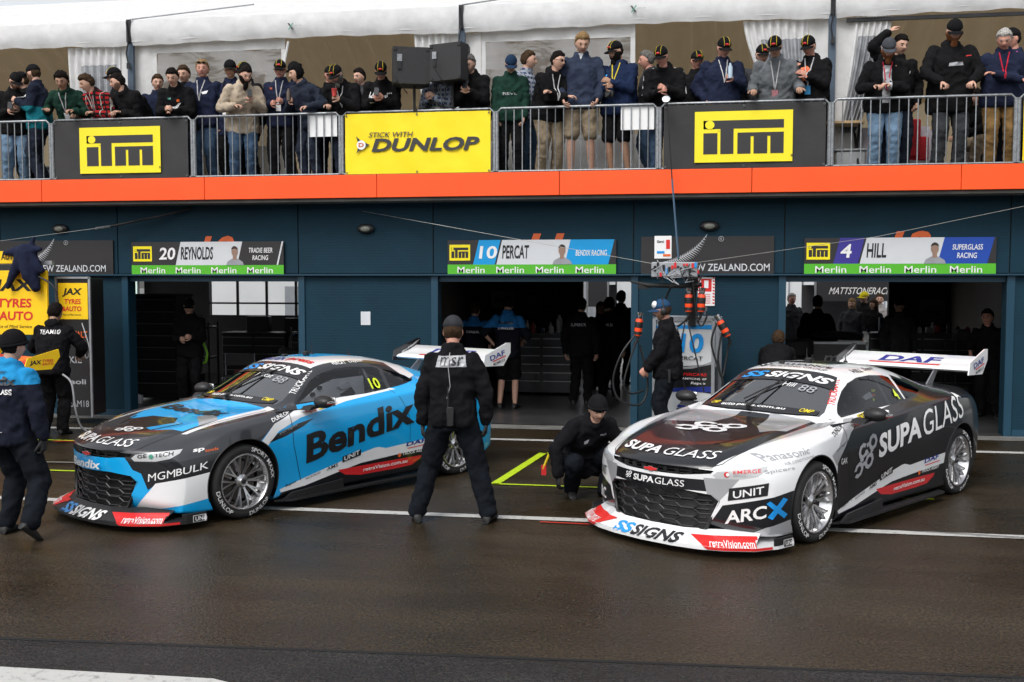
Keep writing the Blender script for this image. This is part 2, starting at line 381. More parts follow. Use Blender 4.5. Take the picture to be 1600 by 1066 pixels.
# headlight polygon in the -50 degree view
HLP = [(-.17,.622),(-.13,.655),(.05,.680),(.27,.698),(.255,.665),(.18,.622),(.06,.600),(-.14,.596)]
def take(bm, faces, name, mats, parent, mi=0, offset=0.):
    """lift a set of faces out of the body into a mesh of their own"""
    vm = {}; vs = []; fs = []
    for f in faces:
        ix = []
        for v in f.verts:
            if v not in vm: vm[v] = len(vs); vs.append(v.co+v.normal*offset)
            ix.append(vm[v])
        fs.append(ix)
    bmesh.ops.delete(bm, geom=[f for f in faces], context='FACES')
    me = bpy.data.meshes.new(name); me.from_pydata(vs, [], fs)
    for m in mats: me.materials.append(m)
    return link(name, me, parent, 180)
TYREM = None
def wheel(parent, x, side, mats, letters=True):
    """tyre and rim of one wheel; side=-1 is the lettered near side"""
    tyre, rimm, dark, disc, lett = mats
    w = empty('wheel', (x, side*.80, .34)); w.parent = parent; w.rotation_euler = (radians(90) if side < 0 else radians(-90), random.uniform(0, 6) if 0 else 0, 0)
    # local z points outward
    T = MB(); h = .15
    prof = [(.252, -h+.01), (.268, -h), (.300, -h-.004), (.326, -h+.012), (.338, -h+.035), (.342, -.05), (.342, .05), (.338, h-.035), (.328, h-.010), (.302, h+.004), (.270, h-.002), (.256, h-.010), (.246, h-.03), (.246, -h+.03)]
    T.lathe(prof+[prof[0]], 56, close=False); t = T.build('tyre', tyre, w, 40)
    R = MB()
    R.lathe([(.260, h-.010), (.259, h+.001), (.248, h+.002), (.238, h-.012), (.232, h-.05), (.200, h-.09), (.195, -.02), (.205, -h+.02), (.23, -h), (.238, -h+.01), (.248, h-.02)], 56, close=False)
    ns = 10
    for k in range(ns):
        a = 2*pi*k/ns
        for d in (-1, 1):
            p = []
            for r, z, da, wd in ((.035, h-.060, 0, .016), (.085, h-.050, .02*d, .014), (.14, h-.036, .075*d, .012), (.185, h-.024, .115*d, .012), (.236, h-.016, .145*d, .017)):
                p.append((r*cos(a+da), r*sin(a+da), z, wd, a+da))
            for q0, q1 in zip(p, p[1:]):
                vs = []
                for (px, py, pz, wd, aa) in (q0, q1):
                    tx, ty = -sin(aa), cos(aa)
                    vs += [(px+tx*wd, py+ty*wd, pz-.026), (px+tx*wd*.6, py+ty*wd*.6, pz), (px-tx*wd*.6, py-ty*wd*.6, pz), (px-tx*wd, py-ty*wd, pz-.026)]
                R.add(vs, [(0, 1, 5, 4), (1, 2, 6, 5), (2, 3, 7, 6), (3, 0, 4, 7)])
    R.lathe([(.0, h-.03), (.030, h-.032), (.040, h-.045), (.062, h-.052), (.066, h-.075), (.0, h-.08)], 24, close=False)
    rim = R.build('rim', rimm, w, 35)
    N = MB(); N.lathe([(0, h-.008), (.017, h-.010), (.022, h-.034), (0, h-.034)], 6, close=False); N.build('wheel_nut', dark, w)
    D = MB(); D.lathe([(.06, .00), (.182, .00), (.182, .03), (.06, .03), (.06, .0)], 40, close=False)
    D.lathe([(0, -.06), (.19, -.06), (.19, -.055), (0, -.055)], 30, mi=1, close=False)
    for i in range(3):
        D.box((.135*cos(2.2+i*.22), .135*sin(2.2+i*.22), .02), (.09, .05, .07), rz=2.2+i*.22, mi=2)
    D.build('brake', [disc, dark, rimm], w, 30)
    if letters and side < 0:
        for s, ac, span in (('DUNLOP', 215, 52), ('SPORT MAXX', 38, 78), ('SPORT MAXX', 130, 60), ('DUNLOP', 300, 46)):
            if s == 'SPORT MAXX' and ac == 130: continue
            L = MB(); vs, fs, _ = textmesh(s, .03); r0, r1 = .280, .318; P = []
            up = not (180 < ac < 360)
            for u, v in vs:
                if s == 'DUNLOP': ang = radians(ac+span*(u-.5)); rr = r1-(r1-r0)*v      # read from outside at the bottom
                else: ang = radians(ac-span*(u-.5)); rr = r0+(r1-r0)*v
                if s == 'DUNLOP' and ac == 300: ang = radians(ac+span*(u-.5))
                zz = h+.006 if rr < .305 else h+.006-(rr-.305)*.35
                P.append((rr*cos(ang), rr*sin(ang), zz))
            L.add(P, fs); L.build('tyre_lettering', lett, w)
    return w
def hexmesh(poly, pr_pts, mb, depth_fn, bw=.012, th=.02, cw=.20, ch=.075):
    """lattice of wide flat hexagons clipped to a polygon in the (y,z) front view"""
    segs = set()
    for r in range(-1, 9):
        for c in range(-6, 7):
            cx = c*cw*.75*1.0; cz = .15+r*ch+(ch/2 if c % 2 else 0)
            P = [(cx+cw/2, cz), (cx+cw*.25, cz+ch/2), (cx-cw*.25, cz+ch/2), (cx-cw/2, cz), (cx-cw*.25, cz-ch/2), (cx+cw*.25, cz-ch/2)]
            for i in range(6):
                a, b2 = P[i], P[(i+1) % 6]; key = tuple(sorted(((round(a[0], 3), round(a[1], 3)), (round(b2[0], 3), round(b2[1], 3)))))
                segs.add(key)
    for a, c in sorted(segs):
        n = 6; pts = [(a[0]+(c[0]-a[0])*i/n, a[1]+(c[1]-a[1])*i/n) for i in range(n+1)]
        run = []
        for p in pts+[None]:
            if p is not None and inpoly(p, poly): run.append(p)
            else:
                if len(run) > 1: mb.tube([(depth_fn(q[0]), -q[0], q[1]) for q in run], bw*.5, 4)
                run = []
def nosex(y): return -1.0+.48*y*y
PAINT = dict(
 blue=mat('paint_blue', (.004,.37,.78), .32, 0, .6, .02), white=mat('paint_white', (.80,.81,.82), .32, 0, .9, .02),
 char=mat('paint_charcoal', (.030,.032,.038), .30, .2, .7, .04), black=mat('paint_black', (.006,.007,.010), .28, 0, .5, .04),
 red=mat('paint_red', (.62,.02,.025), .3, 0, .8, .02), silver=mat('paint_silver', (.42,.43,.45), .32, .25, .9, .03))
VINW = mat('vinyl_white', (.82,.82,.82), .35, 0, .4, .02); VINK = mat('vinyl_black', (.012,.012,.014), .35, 0, .4, .02)
VINY = mat('vinyl_yellow', (.80,.62,.02), .4, 0, .3, .02); VINB = mat('vinyl_blue', (.01,.28,.72), .4, 0, .3, .02)
VINR = mat('vinyl_red', (.65,.02,.02), .4, 0, .3, .02); VING = mat('vinyl_grey', (.35,.36,.38), .4, 0, .3, .02)
VINN = mat('vinyl_navy', (.012,.03,.25), .4, 0, .3, .02); VINC = mat('vinyl_lime', (.70,.85,.02), .4, 0, .3, .02)
VINO = mat('vinyl_orange', (.75,.13,.02), .4, 0, .3, .02); VINT = mat('vinyl_green', (.06,.28,.20), .4, 0, .3, .02)
VIN = [VINW, VINK, VINY, VINB, VINR, VING, VINN, VINC, VINO, VINT]; vW, vK, vY, vB, vR, vG, vN, vC, vO, vT = range(10)
RUB = mat('tyre_rubber', (.014,.014,.014), .72, 0, 0, .25, 9, .25, 120); RIMM = mat('rim_metal', (.62,.62,.63), .24, 1, 0, .12, 14)
DARKM = mat('dark_metal', (.03,.03,.032), .45, .6, 0, .2); DISC = mat('brake_steel', (.16,.14,.13), .4, 1, 0, .3, 20)
TLET = mat('tyre_letter_white', (.72,.72,.72), .6, 0, 0, .15, 30)
CARB = mat('black_plastic', (.010,.010,.011), .5, 0, .05, .2, 12, .1, 90); SATIN = mat('satin_black', (.008,.008,.009), .7)
LENS = mat('headlight_film', (.52,.53,.54), .22, 0, 1, .05); GLWS = glass('windscreen_glass', (.55,.57,.60), .34, .05)
GLSD = glass('side_glass', (.88,.9,.92), .03, .02); CAGE = mat('cage_grey', (.22,.23,.25), .4, .2); INT = mat('interior_dark', (.015,.016,.02), .7)
MESHG = mat('radiator_mesh', (.10,.10,.10), .5, .7, 0, .5, 160); CHROME = mat('chrome', (.5,.5,.5), .15, 1)
LOWW = [(.40,.20),(.69,.265),(1.25,.385),(1.60,.450),(1.66,.452),(1.76,.428),(2.44,.475),(2.44,.372),(1.60,.325),(1.42,.315),(.71,.192),(.42,.17)]
REDS = [(1.12,.285),(2.26,.292),(2.24,.262),(2.12,.205),(1.9,.195),(1.42,.195),(1.22,.225)]
def race_car(name, org, th, livery, label):
    blue = livery == 'blue'
    root = empty(name, (*org, 0), radians(th), label, 'race car', 'race cars parked outside their garages')
    P = PAINT; mats = [P['blue'], P['white'], P['char'], P['black'], P['red'], P['silver'], SATIN]; B_, W_, C_, K_, R_, S_, X_ = range(7)
    bm = bmesh.new(); bm.from_mesh(BODY0)
    side = lambda poly, m, **k: paint(bm, poly, 0, m, **k)
    top = lambda poly, m, **k: paint(bm, poly, 'top', m, sides=(1,), **k)
    def sym(h): return h+[(a, -b) for a, b in reversed(h)]
    hood = sym([(-1.3,.40),(-.90,.50),(-.55,.60),(.10,.665),(.46,.665)])
    for f in bm.faces: f.material_index = B_ if blue else W_
    if blue:
        side([(-1.3,.40),(-.42,.45),(-.30,.66),(.13,.66),(.32,.80),(.66,.885),(.72,.97),(.40,1.0),(-1.3,1.0)], C_, thr=.02)
        top(sym([(-1.3,.95),(-.2,.95),(.55,.86),(.55,.60)]), C_, thr=.3)
        top(hood, K_, thr=.35)
        top([(-.55,-.30),(-.42,-.60),(0,-.60),(.48,-.60),(.48,.60),(.0,.60),(-.40,.40)], B_, thr=.35)
        top([(-.60,-.10),(-.30,-.28),(-.15,-.10),(-.20,.25),(-.42,.40)], K_, thr=.35); top([(-.25,-.60),(-.05,-.60),(.12,-.30),(-.05,-.26)], S_, thr=.35)
        top([(-.98,.28),(-.62,.60),(-.22,.60),(-.50,.20)], 6, thr=.35)
        for s in (1, -1): top([(-.80,.665*s),(.05,.60*s),(.52,.60*s),(.52,.70*s),(.0,.70*s)], W_, thr=.3)
        side([(.13,.64),(.20,.70),(.36,.83),(.66,.925),(.80,.935),(1.25,.998),(1.90,1.045),(2.0,1.02),(1.3,.955),(.95,.90),(.68,.855),(.40,.755),(.24,.63)], W_, thr=.02)
        side([(.27,.66),(.38,.735),(.65,.805),(.84,.835),(.70,.77),(.48,.70)], K_)
        side([(.50,.965),(.70,.965),(1.2,.99),(1.9,1.03),(2.3,1.08),(2.38,1.12),(2.30,1.24),(2.0,1.40),(1.0,1.45),(.4,1.0)], C_, thr=-.1)
        top(sym([(1.06,.485),(1.3,.475),(1.9,.475),(2.32,.50)]), W_, thr=.3)
        top([(1.30,.28),(1.42,-.18),(2.0,-.28),(2.32,-.20),(2.32,.475),(1.6,.475)], B_, thr=.3)
        side([(2.20,1.19),(2.28,1.10),(2.44,1.13),(2.36,1.26),(2.1,1.30)], W_, thr=.02)
        paint(bm, [(-.70,.625),(.70,.625),(.74,.10),(-.74,.10)], -90, B_, sides=(1,), thr=.3)
        paint(bm, [(-.28,.70),(.62,.78),(.70,.50),(.57,.49),(.06,.40),(-.02,.345),(-.08,.49),(-.16,.52)], -50, K_)
        paint(bm, [(-.30,.80),(.62,.80),(.62,.66),(.30,.60),(.0,.585),(-.22,.60)], -50, C_)
        paint(bm, [(.05,.405),(.57,.495),(.66,.51),(.66,.26),(.55,.26),(-.14,.135),(-.16,.17),(.0,.345)], -50, W_)
        paint(bm, [(.23,.13),(.38,.215),(.55,.26),(.66,.26),(.66,.13)], -50, B_)
        rear = B_
    else:
        side([(.33,.10),(.35,.62),(.50,.755),(.58,.855),(.85,.915),(1.4,.985),(1.92,1.035),(2.0,1.20),(2.10,1.40),(4.2,1.40),(4.2,.1)], K_, thr=-.3)
        side([(.24,.70),(.40,.75),(.54,.88),(.70,.955),(.86,.955),(.66,.85),(.52,.74),(.33,.60)], S_)
        top(hood, K_, thr=.35)
        top([(-.10,-.45),(.05,-.62),(.48,-.62),(.48,-.20),(.10,-.30)], S_, thr=.35)
        top([(-.62,.05),(-.40,-.35),(-.18,-.20),(-.30,.15)], C_, thr=.35)
        top([(-.10,.58),(.1,.16),(.46,.10),(.46,.66),(.1,.665)], S_, thr=.35)
        for s in (1, -1): top([(-.45,.62*s),(.48,.68*s),(.58,.80*s),(.30,.80*s)], S_, thr=.3)
        top(sym([(1.42,.43),(2.3,.46)]), K_, thr=.3); top([(1.55,.2),(1.75,.43),(2.0,.43),(1.7,.1)], S_, thr=.3); top([(1.6,-.43),(1.9,-.05),(2.15,-.1),(1.9,-.43)], S_, thr=.3)
        side([(1.25,1.24),(1.95,1.27),(2.25,1.19),(2.3,1.25),(1.9,1.36),(1.2,1.36)], W_, thr=.0)
        paint(bm, [(-.62,.585),(.62,.585),(.50,.49),(-.50,.49)], -90, K_, sides=(1,), thr=.2)
        paint(bm, [(-.09,.385),(.44,.485),(.66,.52),(.66,.255),(.45,.255),(.25,.215),(.13,.155),(-.24,.145)], -50, K_)
        paint(bm, [(.14,.155),(.25,.215),(.45,.255),(.66,.255),(.66,.13),(.14,.13)], -50, S_)
        paint(bm, [(-.24,.60),(.04,.60),(-.06,.48),(-.14,.39),(-.30,.14),(-.38,.14),(-.20,.42)], -50, S_)
    # shared shapes
    side([(.42,.17),(.71,.192),(1.42,.315),(1.60,.325),(2.44,.372),(2.44,.10),(.36,.10)], K_)
    side(LOWW, W_); side(REDS, R_)
    top(sym([(-1.05,.58),(-.93,.58),(-.90,.0)]), K_, thr=.25) if blue else None
    # wheel arches
    for sd in (1, -1):
        for cx in (0, WB):
            fs = cut(bm, circ(cx, .345, .388), Proj(0, sd), -2, cond=lambda c: c.y*sd < -.45)
            bmesh.ops.delete(bm, geom=fs, context='FACES')
    ln = bm.faces.layers
    # openings and glazing
    g = cut(bm, GRILLE, Proj(-90), .2, cond=lambda c: c.x < -.5); bmesh.ops.delete(bm, geom=g, context='FACES')
    g = cut(bm, UPG, Proj(-90), .2, cond=lambda c: c.x < -.5); bmesh.ops.delete(bm, geom=g, context='FACES')
    wsf = cut(bm, WS, Proj('top'), .15, cond=lambda c: c.x < 1.3)
    take(bm, wsf, 'windscreen', [GLWS], root)
    # black rubber and tint strips are laid over the glass, just inside its edge
    for sd in (1, -1):
        w = take(bm, cut(bm, DLO, Proj(0, sd), .1, cond=lambda c: c.z > .93), 'side_window', [GLSD], root)
        w = take(bm, cut(bm, QTR, Proj(0, sd), .1, cond=lambda c: c.z > .93), 'quarter_window', [GLSD], root)
        h = take(bm, cut(bm, HLP, Proj(-50, sd), .2), 'headlight', [LENS], root)
    take(bm, cut(bm, RW, Proj('top'), .2), 'rear_window', [GLSD], root)
    me = bpy.data.meshes.new('body'); bm.to_mesh(me); bm.free()
    for m in mats: me.materials.append(m)
    body = link('body', me, root, 180)
    # wells and arch lips
    for sd in (1, -1):
        for cx in (0, WB):
            m = MB(); n = 30; vs = []; fs = []
            for i in range(n+1):
                a = -.35+(pi+.7)*i/n
                p = (cx+.388*cos(a), max(.345+.388*sin(a), .13))
                ye = onbody(Proj(0, sd), p[0], max(p[1], .2)); yy = abs(ye.y) if ye else .9
                vs += [(p[0], -sd*(yy-.004), p[1]), (p[0], -sd*.52, p[1])]
            for i in range(n): fs.append((2*i, 2*i+2, 2*i+3, 2*i+1))
            m.add(vs, fs); k = len(vs)//2
            m.add([v for v in vs[1::2]], [tuple(range(k))]); m.build('wheel_arch_liner', SATIN, body, 60)
            lip = MB(); lip.tube([(v[0], v[1], v[2]) for v in vs[0::2]], .007, 6); lip.build('arch_lip', CARB, body, 60)
    # lower grille recess and lattice
    m = MB(); n = len(GRILLE)
    fr = [onbody(Proj(-90), a, b, -.002) for a, b in GRILLE]; bk = [(p.x+.10, p.y*.97, p.z) for p in fr]
    m.add(list(fr)+bk, [(i, (i+1) % n, n+(i+1) % n, n+i) for i in range(n)])
    gr = m.build('grille', CARB, root)
    m = MB(); xs = [.54*(i/12*2-1) for i in range(13)]; m.add([(nosex(y)+.085, y, z) for y in xs for z in (.17, .52)], [(2*i, 2*i+1, 2*i+3, 2*i+2) for i in range(12)])
    m.build('radiator_mesh', SATIN if blue else MESHG, gr)
    m = MB(); hexmesh([(a*.985, .345+(b-.345)*.98) for a, b in GRILLE], None, m, lambda y: nosex(y)+.035); 
    m.tube([(nosex(p[0])+.02, -p[0], p[1]) for p in GRILLE]+[(nosex(GRILLE[0][0])+.02, -GRILLE[0][0], GRILLE[0][1])], .016, 6)
    for zz in (.405, .335, .265):
        m.tube([(nosex(y)+.05, y, zz) for y in [(.50-.06*(.45-zz)/.2)*(i/10*2-1) for i in range(11)]], .010, 4)
    if not blue:
        for yy, zz in ((-.40,.40),(-.30,.335),(.30,.40),(.1,.34),(-.12,.40)): m.box((nosex(yy)+.075, yy, zz), (.006, .13, .04), mi=1)
    m.build('grille_lattice', [CARB, MESHG], gr, 60)
    m = MB(); n = len(UPG); fr = [onbody(Proj(-90), a, b, -.002) for a, b in UPG]; bk = [(p.x+.07, p.y*.97, p.z) for p in fr]
    m.add(list(fr)+bk, [(i, (i+1) % n, n+(i+1) % n, n+i) for i in range(n)]+[tuple(range(n, 2*n))])
    for i in range(9): m.box((nosex(-.44+i*.11)+.03, -.44+i*.11, .633), (.01, .04, .05), rz=.3*(i-4)/4)
    for i in range(2): m.tube([(nosex(y)+.03, y, .618+.026*i-abs(y)*.01) for y in [.5*(j/8*2-1) for j in range(9)]], .005, 4)
    ug = m.build('upper_grille', CARB, root)
    # bow tie badge
    m = MB(); cx = nosex(0)+.005; bt = [(-.075,.012),(-.03,.012),(-.022,.022),(.022,.022),(.03,.012),(.075,.012),(.07,-.012),(.028,-.012),(.02,-.022),(-.02,-.022),(-.028,-.012),(-.07,-.012)]
    m.prism([(a, .632+b) for a, b in bt], 'x', cx-.022, cx-.005, 0); m.prism([(a*.86, .632+b*.72) for a, b in bt], 'x', cx-.026, cx-.021, 1)
    m.build('badge', [CHROME, VINR], ug)
    # splitter
    sp = sym([(-1.14,0),(-1.12,.30),(-1.07,.52),(-.98,.70),(-.82,.88),(-.62,.965),(-.43,.99),(-.41,.90),(-.42,.0)])
    m = MB(); m.prism(sp, 'z', .062, .092, 0 if blue else 1)
    # ramp between the splitter's lip and the bumper
    A = [(-1.125,0),(-1.105,.30),(-1.05,.51),(-.96,.69),(-.80,.865)]; Bq = [(-.99,0),(-.965,.30),(-.87,.48),(-.74,.64),(-.60,.80)]
    A = [(a, -b) for a, b in reversed(A[1:])]+A; Bq = [(a, -b) for a, b in reversed(Bq[1:])]+Bq
    m2 = [(a, b, .0925) for a, b in A]+[(a, b, .185) for a, b in Bq]; k = len(A)
    m.add(m2, [(i, i+1, k+i+1, k+i) for i in range(k-1)], 1 if not blue else 0)
    for s in (1, -1):
        m.prism([(-.66,s*.950),(-.62,s*.968),(-.44,s*.985),(-.44,s*.97),(-.62,s*.952),(-.65,s*.940)], 'z', .09, .15, 0)
    spl = m.build('splitter', [CARB, P['white']], root)
    sb = bmesh.new(); sb.from_mesh(spl.data); sbvh = BVHTree.FromBMesh(sb); sb.free()
    D, F, H, TP, SD = Proj(-50), Proj(-90), Proj(-20), Proj('top'), Proj(0)
    Dm = Proj(-50, -1)
    its = [PG([(-.34,.150),(.29,.150),(.29,.068),(-.22,.068)], D, vR), T2('retraVision.com.au', -.20, .090, .41, .034, D, vW, .02, 0, .0, .003),
           PG([(-.34,.150),(.27,.150),(.27,.068),(-.22,.068)], Dm, vR)]
    dm2 = Proj(-50, -1); vs, fs, _ = textmesh('retraVision.com.au', .02)
    its.append(([(.25-u*.44, .088+v*.038) for u, v in vs], fs, dm2, vW, .003))
    its += [PG([(-.20,.130),(-.045,.130),(-.045,.070),(-.20,.070)], H, vW, .0), PG([(-.195,.126),(-.05,.126),(-.05,.074),(-.195,.074)], H, vK, .001), T2('UNIT', -.18, .082, .115, .036, H, vW, .03, 0, 0, .002)]
    decal('splitter_lettering', its, sbvh, VIN, spl, .003, .02, .004)
    if not blue:
        pass
    decal('splitter_lettering', [T2('SS', -.33, .088, .19, .066, F, vB, .12, .35, 0, .0), T2('SIGNS', -.13, .088, .46, .066, F, vW if blue else vK, .12, .35)], sbvh, VIN, spl, .003, .02, .004)
    # side skirts
    for s in (1, -1):
        m = MB(); m.prism([(.36,s*.89),(.50,s*.985),(2.35,s*1.01),(2.40,s*.93)], 'z', .085, .105)
        m.prism([(.40,.10),(.52,.16),(1.15,.20),(1.16,.10)], 'y', s*.935, s*.955)
        m.build('side_skirt', CARB, root)
    # mirrors
    for s in (1, -1):
        m = MB(); m.ell((.86, -s*1.02, 1.0), (.085, .115, .062), 16, 10)
        m.box((.935, -s*1.02, 1.0), (.02, .17, .085), mi=1, bev=.01)
        m.prism([(.70,.925),(.86,.945),(.84,.965),(.74,.96)], 'y', -s*.86, -s*.99, 0)
        mm = m.build('mirror', [CARB, CHROME], root, 50)
    mb2 = bmesh.new(); mb2.from_mesh(mm.data); mb2.free()
    # roof flaps, vents, aerials, wipers
    for x, y, h in ((1.45,-.02,.05), (1.35,.22,.025)):
        m = MB(); z = onbody(TP, x, y).z; m.box((x, y, z+h/2), (.07, .05, h), bev=.01); m.build('roof_sensor', CARB, root)
    for x, y, h in ((1.62,.10,.13), (1.92,-.16,.07), (2.1,.3,.05)):
        m = MB(); z = onbody(TP, x, y).z; m.lathe([(.022, z-.004), (.020, z+.012), (.006, z+.02), (.003, z+h), (0, z+h)], 12, Matrix.Translation((x, y, 0))); m.build('aerial', CARB, root, 40)
    m = MB()
    def wsp(x, y, o=.012): p = onbody(TP, x, y); return p+Vector((-.4, 0, 1)).normalized()*o
    m.tube([wsp(.50, .05, .02), wsp(.62, .0, .05), wsp(.98, -.10, .03)], [.011, .010, .006], 6)
    m.tube([wsp(.60, .16, .02), wsp(.78, .0, .022), wsp(1.0, -.22, .018)], .008, 5); m.tube([wsp(.50, .05, 0), wsp(.50, .05, .04)], .02, 8)
    m.build('wiper', SATIN, root)
    # rear wing
    wg = empty('rear_wing', (0, 0, 0)); wg.parent = root
    pr = [(3.50,1.205),(3.53,1.186),(3.62,1.205),(3.75,1.25),(3.86,1.318),(3.868,1.332),(3.855,1.335),(3.74,1.285),(3.60,1.245),(3.52,1.228)]
    m = MB(); m.prism(pr, 'y', -.76, .76); pl = m.build('wing_blade', P['white'], wg, 40)
    for s in (1, -1):
        m = MB(); m.prism([(3.44,1.16),(3.80,1.15),(3.93,1.30),(3.93,1.42),(3.86,1.42),(3.47,1.29)], 'y', s*.762, s*.777)
        ep = m.build('endplate', [P['white'], P['black']][0 if s < 0 else 1], wg)
        m = MB(); m.prism([(3.30,1.03),(3.46,1.03),(3.60,1.20),(3.78,1.262),(3.74,1.275),(3.56,1.232)], 'y', s*.36, s*.375); m.build('wing_support', mat('alloy', (.4,.4,.42), .35, .9), wg)
        if s < 0:
            m = MB(); put_text(m, 'DAF', 3.56, 1.245, .27, .062, -.781, .05, 0, 1); put_poly(m, [(3.60,1.222),(3.84,1.222),(3.84,1.236),(3.60,1.236)], -.781, 2)
            put_text(m, 'MGMBULK', 3.60, 1.175, .22, .032, -.781, .05, 0, 0); 
            rot = Matrix.Translation((3.68, 0, 1.25)) @ Matrix.Rotation(radians(-14), 4, 'Y') @ Matrix.Translation((-3.68, 0, -1.25))
            m.v = [rot @ Vector(v) for v in m.v]; m.build('endplate_lettering', [VINK, VINN, VINR], ep)
        else:
            m = MB(); vs, fs, _ = textmesh('TRUCKASSIST', .05); m.add([(3.55+v*.05+u*.31, s*.759, 1.22+v*.045+u*.14) for u, v in vs], [tuple(reversed(f)) for f in fs])
            m.build('endplate_lettering', VINW, ep)
    # lettering on the blade: the face seen from ahead is the sloping upper skin
    wb = bmesh.new(); wb.from_mesh(pl.data); wbvh = BVHTree.FromBMesh(wb); wb.free()
    decal('wing_lettering', [T2('DAF', -.34, 1.252, .68, .055, F, vN, .07, .4), PG([(-.42,1.236),(.40,1.236),(.40,1.246),(-.42,1.246)], F, vR)], wbvh, VIN, pl, .002, .03, .001)
    # wheels
    for x in (0, WB):
        for s in (-1, 1): wheel(root, x, s, (RUB, RIMM, DARKM, DISC, TLET))
    # interior
    m = MB(); m.box((1.45, 0, .25), (2.1, 1.5, .04)); m.box((.50, 0, .60), (.04, 1.45, .60)); m.box((2.55, 0, .62), (.04, 1.4, .7))
    for s in (1, -1): m.box((1.4, s*.82, .60), (1.9, .03, .66))
    m.prism([(.50,.92),(.86,.93),(.90,.84),(.84,.78),(.50,.78)], 'y', -.74, .74, 0)
    m.build('cabin_floor', INT, root)
    m = MB(); cgm = CAGE if blue else mat('cage_dark', (.04,.045,.05), .4)
    for s in (1, -1):
        m.tube([(.66, s*.70, .88), (.86, s*.62, 1.02), (1.14, s*.50, 1.21), (1.25, s*.49, 1.24), (1.75, s*.50, 1.255), (1.80, s*.52, 1.23), (1.82, s*.72, .9), (1.82, s*.74, .3)], .02, 8)
        m.tube([(1.80, s*.5, 1.19), (2.6, s*.42, .9)], .02, 8); m.tube([(1.0, s*.76, .5), (1.82, s*.74, .85)], .02, 8); m.tube([(1.82, s*.6, 1.0), (1.82, -s*.5, .4)], .018, 8)
        m.tube([(1.22, s*.49, 1.19), (1.80, -s*.1, 1.22)], .018, 8)
    m.tube([(1.15, -.49, 1.19), (1.15, .49, 1.19)], .02, 8); m.tube([(1.78, -.5, 1.2), (1.78, .5, 1.2)], .02, 8)
    m.build('roll_cage', cgm, root, 50)
    seatx = 1.55; sy = .36          # right-hand drive: away from the camera
    m = MB(); m.box((seatx, sy, .45), (.5, .46, .12), bev=.03); m.box((seatx+.30, sy, .78), (.10, .50, .62), bev=.03); m.box((seatx+.18, sy-.20, 1.0), (.26, .05, .22), bev=.02); m.box((seatx+.18, sy+.20, 1.0), (.26, .05, .22), bev=.02)
    m.build('seat', SATIN, root, 40)
    m = MB(); R_t = Matrix.Translation((1.02, sy, .92)) @ Matrix.Rotation(radians(-70), 4, 'Y')
    m.tube([R_t @ Vector((.15*cos(2*pi*i/20), .15*sin(2*pi*i/20), 0)) for i in range(20)], .014, 6, closed=True); m.tube([R_t @ Vector((0, -.14, 0)), R_t @ Vector((0, .14, 0))], .014, 6)
    m.build('steering_wheel', VINK, root, 50)
    m = MB()     # grey net / impact panel behind the near window
    pc = mat('panel_grey', (.50,.51,.53), .5) if blue else SATIN
    if blue: m.prism([(.90,.96),(1.14,1.11),(1.32,1.16),(1.72,1.17),(1.74,.98),(1.40,.965)], 'y', -.62, -.60)
    for cx, cz in ((1.04,1.03),(1.13,1.09)): m.prism([(cx+.032*cos(a)-.0, cz+.022*sin(a)) for a in [2*pi*i/10 for i in range(10)]], 'y', -.635, -.622, 1)
    m.prism([(1.40,1.00),(1.55,1.06),(1.60,1.0),(1.58,.98),(1.42,.98)], 'y', -.636, -.624, 1); m.prism([(1.36,1.08),(1.50,1.12),(1.56,1.07),(1.42,1.05)], 'y', -.64, -.625, 2)
    for i, c in enumerate((3, 4, 3)): m.box((1.74, -.55, 1.02+.045*i), (.03, .02, .022), mi=c)
    m.build('net_panel', [pc, SATIN, mat('pale_plastic', (.45,.46,.48), .4), VINC, VINO], root)
    # ---- lettering laid on the body
    I = []
    hl = lambda x, y, v: (x+v+.45*y*y, y)
    num = '10' if blue else '4'
    I += [T2(num, 1.70 if blue else 1.76, 1.035, .13 if blue else .065, .105 if blue else .09, SD, vC, .05, .1, 0, .004)]
    I += [T2('SS', -.485, .965-.0, .23, .055, Proj(-90), vB, .08, .3, 0, .006)] if 0 else []
    # sun strip and cowl strip
    def topband(poly): return poly
    I += [PG([(1.128,.50),(.945,.565),(.915,.28),(.905,0),(.915,-.28),(.945,-.565),(1.128,-.50),(1.112,-.25),(1.10,0),(1.112,.25)], TP, vK, .001)]
    def arc_text(s, y0, y1, xb, h, mi, bold=.05, sh=.15, lift=.003, curve=.10):
        vs, fs, _ = textmesh(s, bold); out = []
        for u, v in vs:
            y = y0+(y1-y0)*u-sh*v*h; x = xb+v*h+curve*y*y; out.append((x, y))
        return (out, fs, TP, mi, lift)
    I += [arc_text('SS', .44, .20, .945, .10, vB, .10, .6), arc_text('SIGNS', .17, -.46, .945, .10, vW, .10, .6)]
    I += [PG([(.48,.0),(.49,.25),(.52,.44),(.575,.60),(.64,.60),(.60,.44),(.575,.25),(.565,0),(.575,-.25),(.60,-.44),(.64,-.60),(.575,-.60),(.52,-.44),(.49,-.25)], TP, vK, .001)]
    I += [arc_text('auto', .38, .22, .515, .034, vW, .05, .2, .003, .18), arc_text('parts.com.au', .20, -.30, .515, .034, vW, .05, .2, .003, .18),
          arc_text('OMP', .52, .42, .535, .045, vY, .08, .2, .003, .16), arc_text('OMP', -.43, -.55, .53, .050, vY, .08, .2, .003, .16)]
    I += [arc_text('Percat' if blue else 'Hill', .03 if blue else -.10, -.22, .83, .055, vW, .0, .2, .003, .1)]
    I += [arc_text('88', -.27, -.42, .80, .085, vR if 0 else vG, -.012, .2, .003, .1)]
